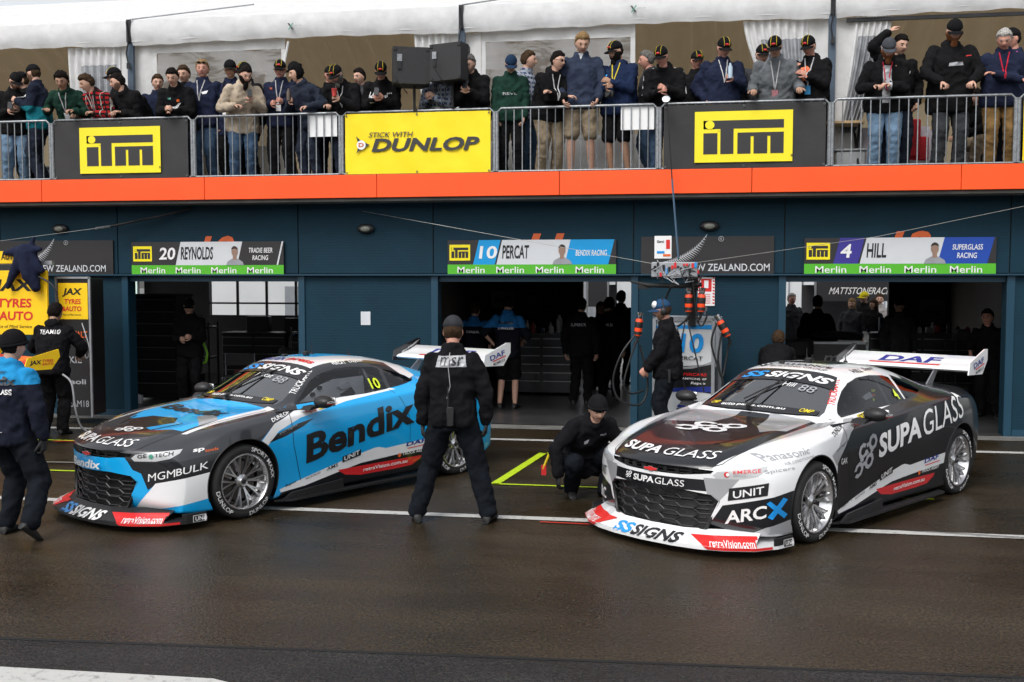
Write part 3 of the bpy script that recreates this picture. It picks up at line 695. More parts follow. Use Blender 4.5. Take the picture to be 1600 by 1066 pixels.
    # door bottom line, shut lines
    def line(pts, pr, w=.006, mi=vK):
        out = []
        for a, c in zip(pts, pts[1:]):
            dx, dy = c[0]-a[0], c[1]-a[1]; L = sqrt(dx*dx+dy*dy)+1e-9; nx, ny = -dy/L*w/2, dx/L*w/2
            out.append(PG([(a[0]+nx, a[1]+ny), (a[0]-nx, a[1]-ny), (c[0]-nx, c[1]-ny), (c[0]+nx, c[1]+ny)], pr, mi))
        return out
    I += line([(.60,.955),(.56,.88),(.57,.60),(.62,.40),(.66,.25)], SD) + line([(1.92,1.02),(2.0,.90),(2.08,.70),(2.08,.48)], SD, .004)
    for s in (1, -1): I += line([(-.96,.42*s),(-.80,.555*s),(-.45,.615*s),(.1,.665*s),(.44,.67*s)], TP, .006)
    I += line([(-.55,-.30),(-.30,-.42)], TP, .02) + line([(-.52,.30),(-.28,.42)], TP, .02)
    # roof-rail names
    nm, sp_ = ('PERCAT', 'Boylan') if blue else ('HILL', 'Boylan')
    I += [T2(nm, 1.40, 1.298, .17, .028, SD, vW if blue else vK, .04, .1), T2('Dayson', 1.62, 1.300, .20, .030, SD, vW if blue else vK, .04, .1)]
    I += [T4('TRUCKMATE', (.80,-.655), (1.12,-.53), (.765,-.60), TP, vW if blue else vR, .03)]
    I += [T2('DUNLOP', .34, .845, .24, .030, SD, vW if blue else vK, .04, .15, .055)]
    # sills, shared
    I += [PG([(1.18,.352),(1.42,.398),(1.42,.458),(1.18,.412)], SD, vK, .0), T2('UNIT', 1.20, .366, .20, .046, SD, vW, .04, 0, .045, .002),
          T2('DAF', 2.03, .412, .27, .045, SD, vN, .07, .25, .02), PG([(2.05,.395),(2.33,.412),(2.33,.403),(2.05,.386)], SD, vR),
          T2('TRUCK ASSIST', 1.98, .325, .34, .030, SD, vW, .04, .1, .012, .002), PG(circ(1.94,.332,.022,10), SD, vO, .002),
          T2('Spicers', 1.52, .318, .22, .030, SD, vW, .0, .2, .03, .002),
          T2('retraVision.com.au', 1.45, .225, .60, .038, SD, vW, .03, .1, .015, .002), T2('Repco', .47, .205, .13, .032, SD, vK, .05, .2, .03, .001),
          T2('NICKMOSS', .72, .245, .18, .022, SD, vK, .0, 0, .04, .001), T2('AMS', .98, .296, .14, .036, SD, vK, .05, .1, .028, .001)]
    I += [PG([(.93,.905),(1.13,.925),(1.13,.985),(.93,.965)], SD, vY if blue else vY, .0), T2('ITM', .95, .92, .16, .042, SD, vK, .1, 0, .018, .002),
          T2('Repco', .76, .88, .13, .035, SD, vR, .05, .1, .01, .001)]
    fm = lambda s, u0, v0, w, h, mi, bold=.03, sh=0, rise=0: T2(s, u0, v0, w, h, F, mi, bold, sh, rise)
    if blue:
        I += [T2('Bendix', .72, .40, 1.42, .285, SD, vK, .10, .02, .26, .001)]
        I += [T2('coregas', .40, .715, .22, .024, SD, vG, .0, .2, .065, .002), T2('UNIT', 2.42, 1.065, .17, .045, SD, vW, .02, 0, -.02)]
        I += [T2('Bendix', -.24, .510, .46, .075, F, vW, .07, .2, .0, .008)]
        I += [PG([(a*.96+.0, b) for a, b in []] , D, vW)] if 0 else []
        I += [T2('GE', -.11, .622, .085, .032, D, vK, .03, 0, .010), PG(circ(.015,.641,.022,6), D, vT, .0), T2('TECH', .045, .636, .16, .032, D, vK, .03, 0, .014)]
        I += [T2('MGM', -.015, .420, .24, .068, D, vW, .0, .05, .045), T2('BULK', .235, .472, .24, .062, D, vW, .01, .05, .045)]
        I += [T2('sp', -.165, .655, .10, .034, H, vW, .07, .2, .01), T2('tools', -.06, .660, .12, .025, H, vO, .05, .1, .01)]
        # bonnet
        vs, fs, _ = textmesh('SUPA', .08); I += [([hl(-.95, .44-.42*u, v*.12) for u, v in vs], fs, TP, vW, .001)]
        vs, fs, _ = textmesh('GLASS', .0); I += [([hl(-.95, -.01-.44*u, v*.12) for u, v in vs], fs, TP, vW, .001)]
        vs, fs, _ = textmesh('Bendix', .08); I += [([( .02+.20*v, .50-1.0*u) for u, v in vs], fs, TP, vK, .001)]
        I += smark(TP, lambda a, b: (-.70+b*.17, .13-a*.32), vW)
        vs, fs, _ = textmesh('TRUEX', .1); I += [([(1.155+.10*v, .42-.42*u) for u, v in vs], fs, TP, vN, .001)]
        vs, fs, _ = textmesh('press', .08); I += [([(1.155+.10*v, -.03-.38*u) for u, v in vs], fs, TP, vR, .001)]
    else:
        I += [T2('SUPA', 1.12, .565, .82, .215, SD, vW, .14, .12, .11, .001), T2('GLASS', 1.97, .675, .86, .240, SD, vW, .0, .12, .12, .001)]
        I += smark(SD, lambda a, b: (.66+a*.42+b*.04, .41+b*.36+a*.06), vG)
        I += [T2('Panasonic', -.55, .725, .42, .050, SD, vG, .03, .05, .04), T2('AIR CONDITIONING', -.42, .695, .34, .022, SD, vG, .0, 0, .035), T2('Spicers', -.62, .635, .28, .035, SD, vG, .0, .1, .015),
              T2('GAK', .42, .60, .12, .05, SD, vW, -.01, 0, .0), T2('coregas', .33, .71, .22, .022, SD, vK, .0, .2, .06, .002)]
        I += [T2('SUPA', -.17, .520, .22, .052, F, vW, .12, .1, 0, .008), T2('GLASS', .06, .520, .25, .052, F, vW, .0, .1, 0, .008)]
        I += smark(F, lambda a, b: (-.29+a*.09, .515+b*.07), vW)
        I += [T2('EMERGE', -.01, .642, .22, .026, D, vR, .05, 0, .012), T2('OFFICE', -.01, .622, .10, .014, D, vG, .02), PG(circ(-.06,.635,.022,12), D, vR), PG(circ(-.052,.635,.014,12), D, vW, .001)]
        I += [PG([(-.05,.425),(.26,.475),(.27,.575),(-.04,.525)], D, vK), T2('UNIT', -.01, .445, .24, .060, D, vW, .03, 0, .045, .001)]
        I += [T2('ARC', -.07, .235, .32, .105, D, vW, .06, .05, .06), PG([(.26,.30),(.30,.28),(.43,.43),(.39,.45)], D, vB), PG([(.25,.41),(.28,.43),(.43,.31),(.40,.28)], D, vB, .001)]
        I += [T2('UNIT', .05-.30, .44, .01, .01, D, vW)] if 0 else []
        # the far corner
        def mir(it): return ([(-0+(.20-a), b) for a, b in it[0]], it[1], Dm, it[3], it[4])
        I += [mir(T2('UNIT', -.05, .45, .24, .085, D, vK, .03, 0, .0)), mir(T2('ARC', -.1, .24, .28, .10, D, vW, .06, 0, 0, .001))]
        vs, fs, _ = textmesh('SUPA', .10); I += [([hl(-.90, .46-.44*u, v*.14) for u, v in vs], fs, TP, vW, .001)]
        vs, fs, _ = textmesh('GLASS', -.004); I += [([hl(-.90, -.01-.46*u, v*.14) for u, v in vs], fs, TP, vW, .001)]
        I += smark(TP, lambda a, b: (-.30+b*.42, .36-a*.62), vW)
        vs, fs, _ = textmesh('ALLIANCE', .05); I += [([(1.25+.07*v, .22-.58*u) for u, v in vs], fs, TP, vK, .001)]
        vs, fs, _ = textmesh('BUILDING GROUP', .0); I += [([(1.165+.05*v, .24-.60*u) for u, v in vs], fs, TP, vK, .001)]
        I += [PG([(1.18,.34),(1.26,.42),(1.34,.34),(1.26,.26)], TP, vK), PG([(1.205,.34),(1.26,.395),(1.315,.34),(1.26,.285)], TP, vW, .001), PG([(1.22,.30),(1.28,.34),(1.26,.36),(1.20,.32)], TP, vK, .002)]
    lt = decal('sponsor_lettering', I, BODYBVH, VIN, body, .004, .05)
    # mirror label
    m = MB(); put_text(m, 'ACDelco', .80, .995, .13, .022, -1.139, .05, .2); put_poly(m, [(.80,.985),(.93,.985),(.93,.989),(.80,.989)], -1.139, 1); m.build('mirror_lettering', [VINW, VINR], mm)
    return root
def smark(pr, f, mi):
    """mark of linked square loops in unit coordinates mapped by f"""
    out = []
    def loop(cx, cy, r, gap=None):
        n = 8; P = [(cx+r*1.0*cos(2*pi*(i+.5)/n+.35), cy+r*1.0*sin(2*pi*(i+.5)/n+.35)) for i in range(n)]; Q = [(cx+r*.50*cos(2*pi*(i+.5)/n+.35), cy+r*.50*sin(2*pi*(i+.5)/n+.35)) for i in range(n)]
        for i in range(n):
            if gap is not None and i in gap: continue
            j = (i+1) % n; out.append(PG([f(*P[i]), f(*P[j]), f(*Q[j]), f(*Q[i])], pr, mi, .001))
    loop(.20, .24, .20, (3,)); loop(.34, .66, .20, (7,)); loop(.64, .34, .20); loop(.78, .76, .20)
    for a, b, c, d in (((.30,.40),(.40,.44),(.30,.52),(.20,.48)), ((.50,.50),(.60,.56),(.52,.64),(.44,.58)), ((.34,.30),(.50,.26),(.50,.36),(.38,.40)), ((.70,.50),(.80,.54),(.76,.62),(.66,.58)), ((.50,.70),(.62,.72),(.62,.82),(.50,.80))):
        out.append(PG([f(*a), f(*b), f(*c), f(*d)], pr, mi, .001))
    return out
# ================================================================ SETTING
_y, _p = radians(9.587), radians(3.463)
_f = Vector((-sin(_y)*cos(_p), cos(_y)*cos(_p), -sin(_p))); _r = Vector((cos(_y), sin(_y), 0)); _u = _r.cross(_f)
def at(x, y, Y):
    """where the photograph's point (x, y) lies on the upright plane Y: (X, z)"""
    d = _f+_r*((x-800)/1635.3)-_u*((y-533)/1635.3); t = Y/d.y; return (d.x*t, 2.2+d.z*t)
def wet_asphalt(name, col, r0, r1, big=.5, bump=.6, spots=True):
    m = bpy.data.materials.new(name); m.use_nodes = True; n = m.node_tree.nodes; l = m.node_tree.links; p = n['Principled BSDF']
    tc = n.new('ShaderNodeTexCoord')
    def noise_(sc, det=6, sx=(1, 1, 1), rough=.6):
        mp = n.new('ShaderNodeMapping'); mp.inputs['Scale'].default_value = sx; l.new(tc.outputs['Object'], mp.inputs[0])
        t = n.new('ShaderNodeTexNoise'); t.inputs['Scale'].default_value = sc; t.inputs['Detail'].default_value = det; t.inputs['Roughness'].default_value = rough
        l.new(mp.outputs[0], t.inputs['Vector']); return t.outputs[0]
    def mr(a, f0, f1, t0, t1):
        q = n.new('ShaderNodeMapRange'); q.inputs[1].default_value = f0; q.inputs[2].default_value = f1; q.inputs[3].default_value = t0; q.inputs[4].default_value = t1; l.new(a, q.inputs[0]); return q.outputs[0]
    def mul(a, b, op='MULTIPLY'):
        q = n.new('ShaderNodeMath'); q.operation = op; l.new(a, q.inputs[0])
        if isinstance(b, float): q.inputs[1].default_value = b
        else: l.new(b, q.inputs[1])
        return q.outputs[0]
    A = noise_(big, 5, (1, 1.6, 1)); Bn = noise_(1.3, 8, (.35, 2.2, 1)); G = noise_(48, 3, rough=.85); G2 = noise_(28, 4)
    v = mul(mul(mr(A, .3, .7, .72, 1.25), mr(Bn, .3, .7, .78, 1.2)), mul(mr(G, .38, .64, .0, 2.5), mr(G2, .3, .7, .8, 1.2)))
    vm = n.new('ShaderNodeVectorMath'); vm.operation = 'SCALE'; vm.inputs[0].default_value = col; l.new(v, vm.inputs['Scale']); l.new(vm.outputs[0], p.inputs['Base Color'])
    l.new(mul(mr(A, .38, .62, r0, r1), mr(Bn, .3, .7, .85, 1.15)), p.inputs['Roughness'])
    vo = n.new('ShaderNodeTexVoronoi'); vo.inputs['Scale'].default_value = 62; l.new(tc.outputs['Object'], vo.inputs['Vector'])
    bp = n.new('ShaderNodeBump'); bp.inputs['Strength'].default_value = bump; bp.inputs['Distance'].default_value = .006
    l.new(mul(vo.outputs['Distance'], mr(G2, .3, .7, .5, 1.2)), bp.inputs['Height']); l.new(bp.outputs[0], p.inputs['Normal'])
    p.inputs['Specular IOR Level'].default_value = .5
    return m
def line_paint(name, col):
    m = bpy.data.materials.new(name); m.use_nodes = True; n = m.node_tree.nodes; l = m.node_tree.links; p = n['Principled BSDF']
    tc = n.new('ShaderNodeTexCoord'); t = n.new('ShaderNodeTexNoise'); t.inputs['Scale'].default_value = 14; t.inputs['Detail'].default_value = 9; t.inputs['Roughness'].default_value = .75
    l.new(tc.outputs['Object'], t.inputs['Vector']); r = n.new('ShaderNodeValToRGB'); r.color_ramp.elements[0].position = .32; r.color_ramp.elements[1].position = .47
    r.color_ramp.elements[0].color = (*[c*.35 for c in col], 1); r.color_ramp.elements[1].color = (*col, 1); l.new(t.outputs[0], r.inputs[0]); l.new(r.outputs[0], p.inputs['Base Color'])
    p.inputs['Roughness'].default_value = .45; return m
ASPH = wet_asphalt('wet_asphalt', (.024,.0172,.0088), .24, .48); ASPH2 = wet_asphalt('rough_asphalt', (.013,.012,.011), .35, .6, 1.2, 1.0)
CONC = mat('old_concrete', (.16,.155,.145), .6, 0, 0, .35, 3, .2, 60); CONCL = mat('pale_concrete', (.34,.34,.33), .7, 0, 0, .25, 2, .2, 40)
WLINE = line_paint('road_paint_white', (.50,.50,.48)); YLINE = line_paint('tape_lime', (.52,.72,.02)); RLINE = line_paint('tape_red', (.55,.03,.02)); GLINE = line_paint('worn_paint', (.20,.19,.17))
def sheet(name, poly, z, m, kind='structure', **k):
    b = MB(); b.add([(x, y, z) for x, y in poly], [tuple(range(len(poly)))]); o = b.build(name, m); return tag(o, kind=kind)
sheet('pit_lane', [(-150,-120),(150,-120),(150,200),(-150,200)], 0, ASPH)
sheet('track_edge', [(-60,4.90+.03*(-60+3.81)),(60,4.90+.03*63.8),(60,5.64+.0623*64.1),(-60,5.64+.0623*(-55.9))], .004, ASPH2)
sheet('edge_line', [(-14,4.95-.30),(-1.9,5.28-.25),(-2.55,5.26),(-14,5.22-.28)], .009, WLINE)
strip_seam = sheet('track_seam', [(-60,5.64+.0623*(-55.9)),(60,5.64+.0623*64.1),(60,5.675+.0623*64.1),(-60,5.675+.0623*(-55.9))], .006, mat('seam_tar', (.006,.006,.006), .6))
sheet('lane_line', [(-40,9.30),(40,9.30),(40,9.43),(-40,9.43)], .004, WLINE)
sheet('lane_line', [(-40,13.86),(40,13.86),(40,14.0),(-40,14.0)], .004, WLINE)
sheet('apron', [(-40,14.92),(40,14.92),(40,15.34),(-40,15.34)], .006, CONC)
def strip(name, a, c, w, m, z=.008):
    d = Vector((c[0]-a[0], c[1]-a[1], 0)).normalized(); nn = Vector((-d.y, d.x, 0))*w/2
    return sheet(name, [(a[0]+nn.x, a[1]+nn.y), (a[0]-nn.x, a[1]-nn.y), (c[0]-nn.x, c[1]-nn.y), (c[0]+nn.x, c[1]+nn.y)], z, m)
for a, c, w, m in (((-2.05,10.86),(2.42,10.82),.05,YLINE), ((-1.80,12.88),(2.5,12.88),.05,YLINE), ((-2.02,10.85),(-1.78,12.90),.10,YLINE), ((-14,10.76),(-4.2,10.80),.05,YLINE), ((-14,12.80),(-5.2,12.84),.05,YLINE), ((-1.30,9.20),(-.4,9.17),.03,RLINE), ((-8.4,12.72),(-7.6,12.86),.06,RLINE), ((-9.2,11.15),(-6.0,11.35),.06,GLINE)):
    strip('tape_marking', a, c, w, m, .009 if m is YLINE else .012)
strip('tyre_mark', (1.3,9.5), (4.5,9.1), .02, SATIN, .013)
# ---- unseen ridge and wall, added behind the camera to darken reflections
def ridge(name, y, h0, h1, m_, seed):
    b = MB(); r = random.Random(seed); n = 60; X = [-140+280*i/n for i in range(n+1)]; H = [h0+(h1-h0)*(.5+.5*noise.noise(Vector((x*.05, seed, 0)))) for x in X]
    for k, (yy, f) in enumerate(((y, 0), (y-4, .7), (y-14, 1), (y-40, .8))): b.v += [(x, yy+noise.noise(Vector((x*.1, k, 5)))*2, h*f) for x, h in zip(X, H)]
    for k in range(3): b.f += [(k*(n+1)+i, k*(n+1)+i+1, (k+1)*(n+1)+i+1, (k+1)*(n+1)+i) for i in range(n)]
    b.m = [0]*len(b.f); return tag(b.build(name, m_, None, 180), kind='structure')
ridge('unseen_hill', -48, 9, 15, mat('hill_green', (.035,.045,.022), .9, 0, 0, .4, .2), 2)
m = MB(); m.box((0, -6.5, .55), (120, .35, 1.1), bev=.03); tag(m.build('unseen_pit_wall', mat('wall_concrete', (.25,.25,.24), .8, 0, 0, .2, 1)), 'long grey concrete wall, unseen, added across the lane to darken reflections', 'wall')
# ---- the garage building
def clad(name, col):
    m = mat(name, col, .7, 0, 0, .12, 2.2, spec=.25); n = m.node_tree.nodes; l = m.node_tree.links; p = n['Principled BSDF']
    tc = n.new('ShaderNodeTexCoord'); w = n.new('ShaderNodeTexWave'); w.bands_direction = 'Z'; w.inputs['Scale'].default_value = 7.5; w.inputs['Distortion'].default_value = .4; w.inputs['Detail Scale'].default_value = 3
    t = n.new('ShaderNodeTexNoise'); t.inputs['Scale'].default_value = 70; t.inputs['Detail'].default_value = 5
    l.new(tc.outputs['Object'], w.inputs['Vector']); l.new(tc.outputs['Object'], t.inputs['Vector'])
    a = n.new('ShaderNodeMath'); a.operation = 'MULTIPLY_ADD'; a.inputs[1].default_value = .45; l.new(w.outputs[1], a.inputs[0]); l.new(t.outputs[0], a.inputs[2])
    b = n.new('ShaderNodeBump'); b.inputs['Strength'].default_value = .22; b.inputs['Distance'].default_value = .006; l.new(a.outputs[0], b.inputs['Height']); l.new(b.outputs[0], p.inputs['Normal']); return m
TEAL = clad('teal_cladding', s2l(11,47,62)); TEALT = mat('teal_trim', s2l(18,60,80), .45, 0, 0, .08, 3)
ORNG = mat('fascia_orange', s2l(250,84,18), .5, 0, .1, .06, 1.5); SOFF = mat('soffit_concrete', (.13,.13,.12), .8, 0, 0, .3, 3)
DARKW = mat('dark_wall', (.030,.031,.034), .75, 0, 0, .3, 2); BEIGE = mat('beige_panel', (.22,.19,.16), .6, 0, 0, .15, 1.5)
GALV = mat('galvanised_steel', (.30,.315,.33), .45, .75, 0, .3, 30, .1, 160)
FY = 15.35
BG = empty('garage_building', (0, 15.5, 0), 0, 'low dark teal pit building with open garage doors and an orange fascia', 'building')
def bpart(mb, name, m, par=BG, smooth=None):
    for i, v in enumerate(mb.v): mb.v[i] = (v[0], v[1]-15.5, v[2])
    return mb.build(name, m, par, smooth)
piers = [(-13.9,-8.75),(-5.92,-3.72),(-.83,1.36),(4.31,6.5),(9.4,14)]
for a, c in piers:
    m = MB(); m.box(((a+c)/2, FY+.11, 1.115), (c-a-.004, .22, 2.225)); bpart(m, 'wall_pier', TEAL)
    m = MB()
    for x in (a+.05, c-.05): m.box((x, FY-.012, 1.11), (.10, .03, 2.22))
    m.box(((a+c)/2, FY-.010, .05), (c-a-.22, .02, .10)); bpart(m, 'door_jamb', TEALT)
sx = [-13.9,-10.97,-8.92,-5.92,-3.79,-.80,1.33,4.34,6.5,9.4,14]
for a, c in zip(sx, sx[1:]):
    m = MB(); m.box(((a+c)/2, FY+.11, 2.80), (c-a-.018, .22, 1.07)); bpart(m, 'wall_panel', TEAL)
m = MB(); m.box((0, FY+.12, 2.78), (27.6, .18, 1.1)); bpart(m, 'wall_core', SATIN)
m = MB(); m.box((0, FY-.03, 2.243), (27.8, .10, .022)); bpart(m, 'lintel_flashing', TEALT)
for a, c in zip([p[1] for p in piers], [p[0] for p in piers][1:]):
    m = MB(); m.box(((a+c)/2, FY+.13, 2.185), (c-a, .16, .09)); bpart(m, 'door_head', TEALT)
    m = MB(); m.lathe([(.15, 0), (.15, c-a-.1)], 20, Matrix.Translation((a+.05, FY+.40, 2.40)) @ Matrix.Rotation(radians(90), 4, 'Y')); bpart(m, 'roller_door', DARKM, BG, 40)
m = MB(); m.box((0, 15.14, 3.345), (28, .42, .04)); m.box((0, 15.0, 3.35), (28, .10, .06)); bpart(m, 'soffit', SOFF)
fj = [-15.3,-12.6,-9.9,-7.21,-4.52,-1.83,.84,3.57,6.3,9.0,11.7,14.4]
for a, c in zip(fj, fj[1:]):
    m = MB(); m.box(((a+c)/2, 14.90, 3.54), (c-a-.008, .05, .335), bev=.004); bpart(m, 'fascia_panel', ORNG)
m = MB(); m.box((0, 14.92, 3.54), (29.4, .012, .32)); m.box((0, 14.93, 3.705), (29.4, .10, .02)); bpart(m, 'fascia_rail', DARKM)
DECK = mat('deck_grey', (.20,.20,.19), .7, 0, 0, .2, 3)
m = MB(); m.box((0, 18.9, 3.52), (28, 7.8, .28)); bpart(m, 'balcony_deck', DECK)
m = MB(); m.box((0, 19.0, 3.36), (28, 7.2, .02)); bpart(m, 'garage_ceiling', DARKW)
gf = mat('garage_floor', (.045,.045,.047), .33, 0, 0, .35, 2.5, .1, 40)
sheet('garage_floor', [(-14,15.345),(14,15.345),(14,22.6),(-14,22.6)], .012, gf)
for x in (-4.85, .27, 5.30):
    m = MB(); m.box((x, 19.05, 1.68), (.12, 6.9, 3.34)); m.box((x-.065, 19.05, .72), (.01, 6.9, .12), mi=1); m.box((x+.065, 19.05, 1.02), (.01, 6.9, .07), mi=2)
    bpart(m, 'partition_wall', [BEIGE, VINO, mat('teal_stripe', (.02,.16,.17), .5)])
BX = [(-14,-12.75,0,0),(-12.45,-10.85,0,0),(-8.05,-2.25,0,0),(-.75,.95,0,0),(4.05,14,0,0)]
for a, c, _, _ in BX:
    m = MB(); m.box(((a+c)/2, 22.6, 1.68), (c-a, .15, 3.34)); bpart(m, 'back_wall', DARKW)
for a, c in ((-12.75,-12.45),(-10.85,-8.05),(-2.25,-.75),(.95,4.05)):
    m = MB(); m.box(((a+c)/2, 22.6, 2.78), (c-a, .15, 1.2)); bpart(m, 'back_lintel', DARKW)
for x0, x1 in ((-10.85,-8.05),):
    m = MB()
    for i in range(5): m.box((x0+i*(x1-x0)/4, 22.52, 1.1), (.05, .05, 2.2))
    m.box(((x0+x1)/2, 22.50, .68), (x1-x0, .04, 1.34)); m.box(((x0+x1)/2, 22.52, 1.62), (x1-x0, .05, .04)); bpart(m, 'window_frame', DARKM)
# wall lamps
for x, z in ((-9.89,2.98), (-4.83,2.94), (.28,2.94)):
    t = empty('wall_lamp', (x, FY, z), 0, {-9.89: 'oval bulkhead lamp high on the wall above the left fern board', -4.83: 'oval bulkhead lamp on the bare wall above the taped paper', .28: 'oval bulkhead lamp above the right fern board'}[x], 'wall lamp', 'bulkhead lamps along the garage wall')
    m = MB(); m.ell((0, -.035, 0), (.14, .05, .075), 20, 10); m.build('lamp_housing', DARKM, t, 60)
    m = MB(); m.ell((0, -.062, -.004), (.085, .035, .045), 16, 8); m.build('lens', mat('lamp_lens', (.20,.20,.17), .25), t, 60)
# paper notice
m = MB(); a = at(564,487,FY); c = at(579,508,FY); m.box(((a[0]+c[0])/2, FY-.006, (a[1]+c[1])/2), (c[0]-a[0], .006, a[1]-c[1]))
tag(m.build('paper_notice', mat('paper', (.62,.64,.68), .7)), 'blank pale sheet of paper taped to the teal wall', 'notice')
# garage name boards
SK = mat('sign_charcoal', (.022,.020,.022), .45, 0, .1, .05); SY = mat('sign_yellow', s2l(245,226,20), .45, 0, .1, .03); SW_ = mat('sign_white', (.62,.64,.67), .4, 0, .2, .03)
SG = mat('sign_green', s2l(82,178,38), .45, 0, .1, .03); SB = mat('sign_blue', s2l(0,150,215), .4, 0, .1, .03); SP = mat('sign_purple', s2l(56,50,140), .4, 0, .1, .03); SR = mat('sign_royal', s2l(26,70,165), .4, 0, .1, .03)
SKN = mat('portrait_skin', (.30,.19,.14), .6); SSH = mat('portrait_shirt', (.30,.31,.34), .6); SO = mat('sign_orange', s2l(205,92,40), .5); SHR = mat('portrait_hair', (.03,.022,.018), .6)
SM = [SK, SY, SW_, SG, SB, SP, SR, SKN, SSH, SO, SHR, VINW, VINK]
def name_board(x0, x1, num, who, team, c1, c2, label, bay):
    w = x1-x0; z0, z1, zm = 2.232, 2.757, 2.395
    t = empty('garage_sign', ((x0+x1)/2, FY, z0), 0, label, 'sign', 'driver name boards over the garage doors'); ox, oz = (x0+x1)/2, z0
    def B_(m, name, mats=SM):
        m.v = [(v[0]-ox, v[1]-FY, v[2]-oz) for v in m.v]; return m.build(name, mats, t)
    m = MB(); m.box((ox, FY-.03, (z0+z1)/2), (w, .035, z1-z0)); bd = B_(m, 'board')
    y = FY-.050; s = .11
    def Q(a, b, mi, zz0=zm, zz1=z1, sh=.035, dy=0): 
        m = MB(); put_poly(m, [(x0+a*w, zz0), (x0+b*w, zz0), (x0+(b+sh)*w, zz1), (x0+(a+sh)*w, zz1)], y-dy, mi); return m
    m = MB(); put_poly(m, [(x0, z0), (x1, z0), (x1, zm), (x0, zm)], y, 3)
    for i in range(4): put_text(m, 'Merlin', x0+w*(.06+.235*i), z0+.035, w*.165, .095, y-.003, .06, 0, 11)
    B_(m, 'sponsor_strip')
    m = MB(); itm(m, x0+w*.012, zm+.06, w*.125, .235, y-.001, 1, 0); B_(m, 'sponsor_mark')
    if c1: B_(Q(.155, .285, c1), 'number_panel')
    m = MB(); put_text(m, num, x0+w*(.19 if c1 else .185), zm+.085, w*.105*(1 if len(num) > 1 else .55), .19, y-.004, .05, .12, 11); B_(m, 'race_number')
    B_(Q(.295, .70, 2), 'name_panel')
    m = MB(); put_text(m, who, x0+w*.33, zm+.085, w*(.027*len(who)-.005), .20, y-.004, .05, .05, 12); B_(m, 'driver_name')
    B_(Q(.70, .955, c2 if c2 else 0, dy=.001), 'team_panel')
    if not c2: B_(Q(.955, .965, 2, dy=.002), 'panel_edge')
    m = MB()
    if ' ' in team and len(team) > 12 and team != 'BENDIX RACING':
        a, b = team.rsplit(' ', 1); put_text(m, a, x0+w*.775, zm+.19, w*.155, .075, y-.004, .02, .08, 11); B_(m, 'team_name'); m = MB(); put_text(m, b, x0+w*.80, zm+.075, w*.10, .075, y-.004, .02, .08, 11)
    else: put_text(m, team, x0+w*.765, zm+.125, w*.18, .085, y-.004, .02, .08, 11)
    B_(m, 'team_name')
    m = MB(); cx = x0+w*.685    # small head and shoulders picture, a plain generic one
    put_poly(m, [(cx-.14, zm), (cx+.15, zm), (cx+.13, zm+.05), (cx+.045, zm+.10), (cx-.04, zm+.10), (cx-.12, zm+.055)], y-.005, 8)
    put_poly(m, [(cx+.052*cos(2*pi*i/14), zm+.205+.075*sin(2*pi*i/14)) for i in range(14)], y-.007, 7); put_poly(m, [(cx-.03, zm+.08), (cx+.03, zm+.08), (cx+.03, zm+.16), (cx-.03, zm+.16)], y-.006, 7)
    put_poly(m, [(cx+.056*cos(pi*i/8), zm+.225+.068*sin(pi*i/8)) for i in range(9)]+[(cx-.05, zm+.24), (cx, zm+.255), (cx+.05, zm+.24)], y-.008, 10)
    B_(m, 'portrait')
    # the bay's own orange number, mostly hidden behind the board
    m = MB(); put_text(m, bay, ox-.16 if bay != '11' else ox-.10, 2.46, .52 if bay != '11' else .46, .39, FY-.008, .08, .35, 9); o = m.build('bay_number', SM); 
    tag(o, 'orange bay number half hidden behind the %s board' % who.title(), 'number')
name_board(-8.66, -6.14, '20', 'REYNOLDS', 'TRADIE BEER RACING', 0, 0, 'green-edged board numbered 20 REYNOLDS over the left garage', '10')
name_board(-3.56, -1.05, '10', 'PERCAT', 'BENDIX RACING', 4, 4, 'green-edged board numbered 10 PERCAT over the middle garage', '11')
name_board(1.60, 4.15, '4', 'HILL', 'SUPERGLASS RACING', 5, 6, 'green-edged board numbered 4 HILL over the right garage', '12')
def fern(m, x, z, L, y, mi):
    pts = []
    for i in range(25):
        t = i/24; pts.append((x+L*t, z+L*(.22*t+.42*t*t*t)))
    for (a, b), (c, d) in zip(pts, pts[1:]): put_poly(m, [(a, b-.006), (c, d-.006), (c, d+.006), (a, b+.006)], y, mi)
    for i in range(2, 24):
        a, b = pts[i]; dx, dz = pts[i][0]-pts[i-1][0], pts[i][1]-pts[i-1][1]; n_ = sqrt(dx*dx+dz*dz); dx /= n_; dz /= n_; l1 = .20*L*sin(pi*min(1, (i+3)/27))**.8; l2 = .10*L*sin(pi*(i+2)/28)
        w_ = .026*L
        put_poly(m, [(a, b), (a+dx*w_, b+dz*w_), (a+dx*l1*.55+dz*l1*.75, b+dz*l1*.3-dx*l1*.75)], y, mi)
        put_poly(m, [(a, b), (a+dx*w_, b+dz*w_), (a+dx*l2*.6-dz*l2*.5, b+dz*l2*.6+dx*l2*.6)], y, mi)
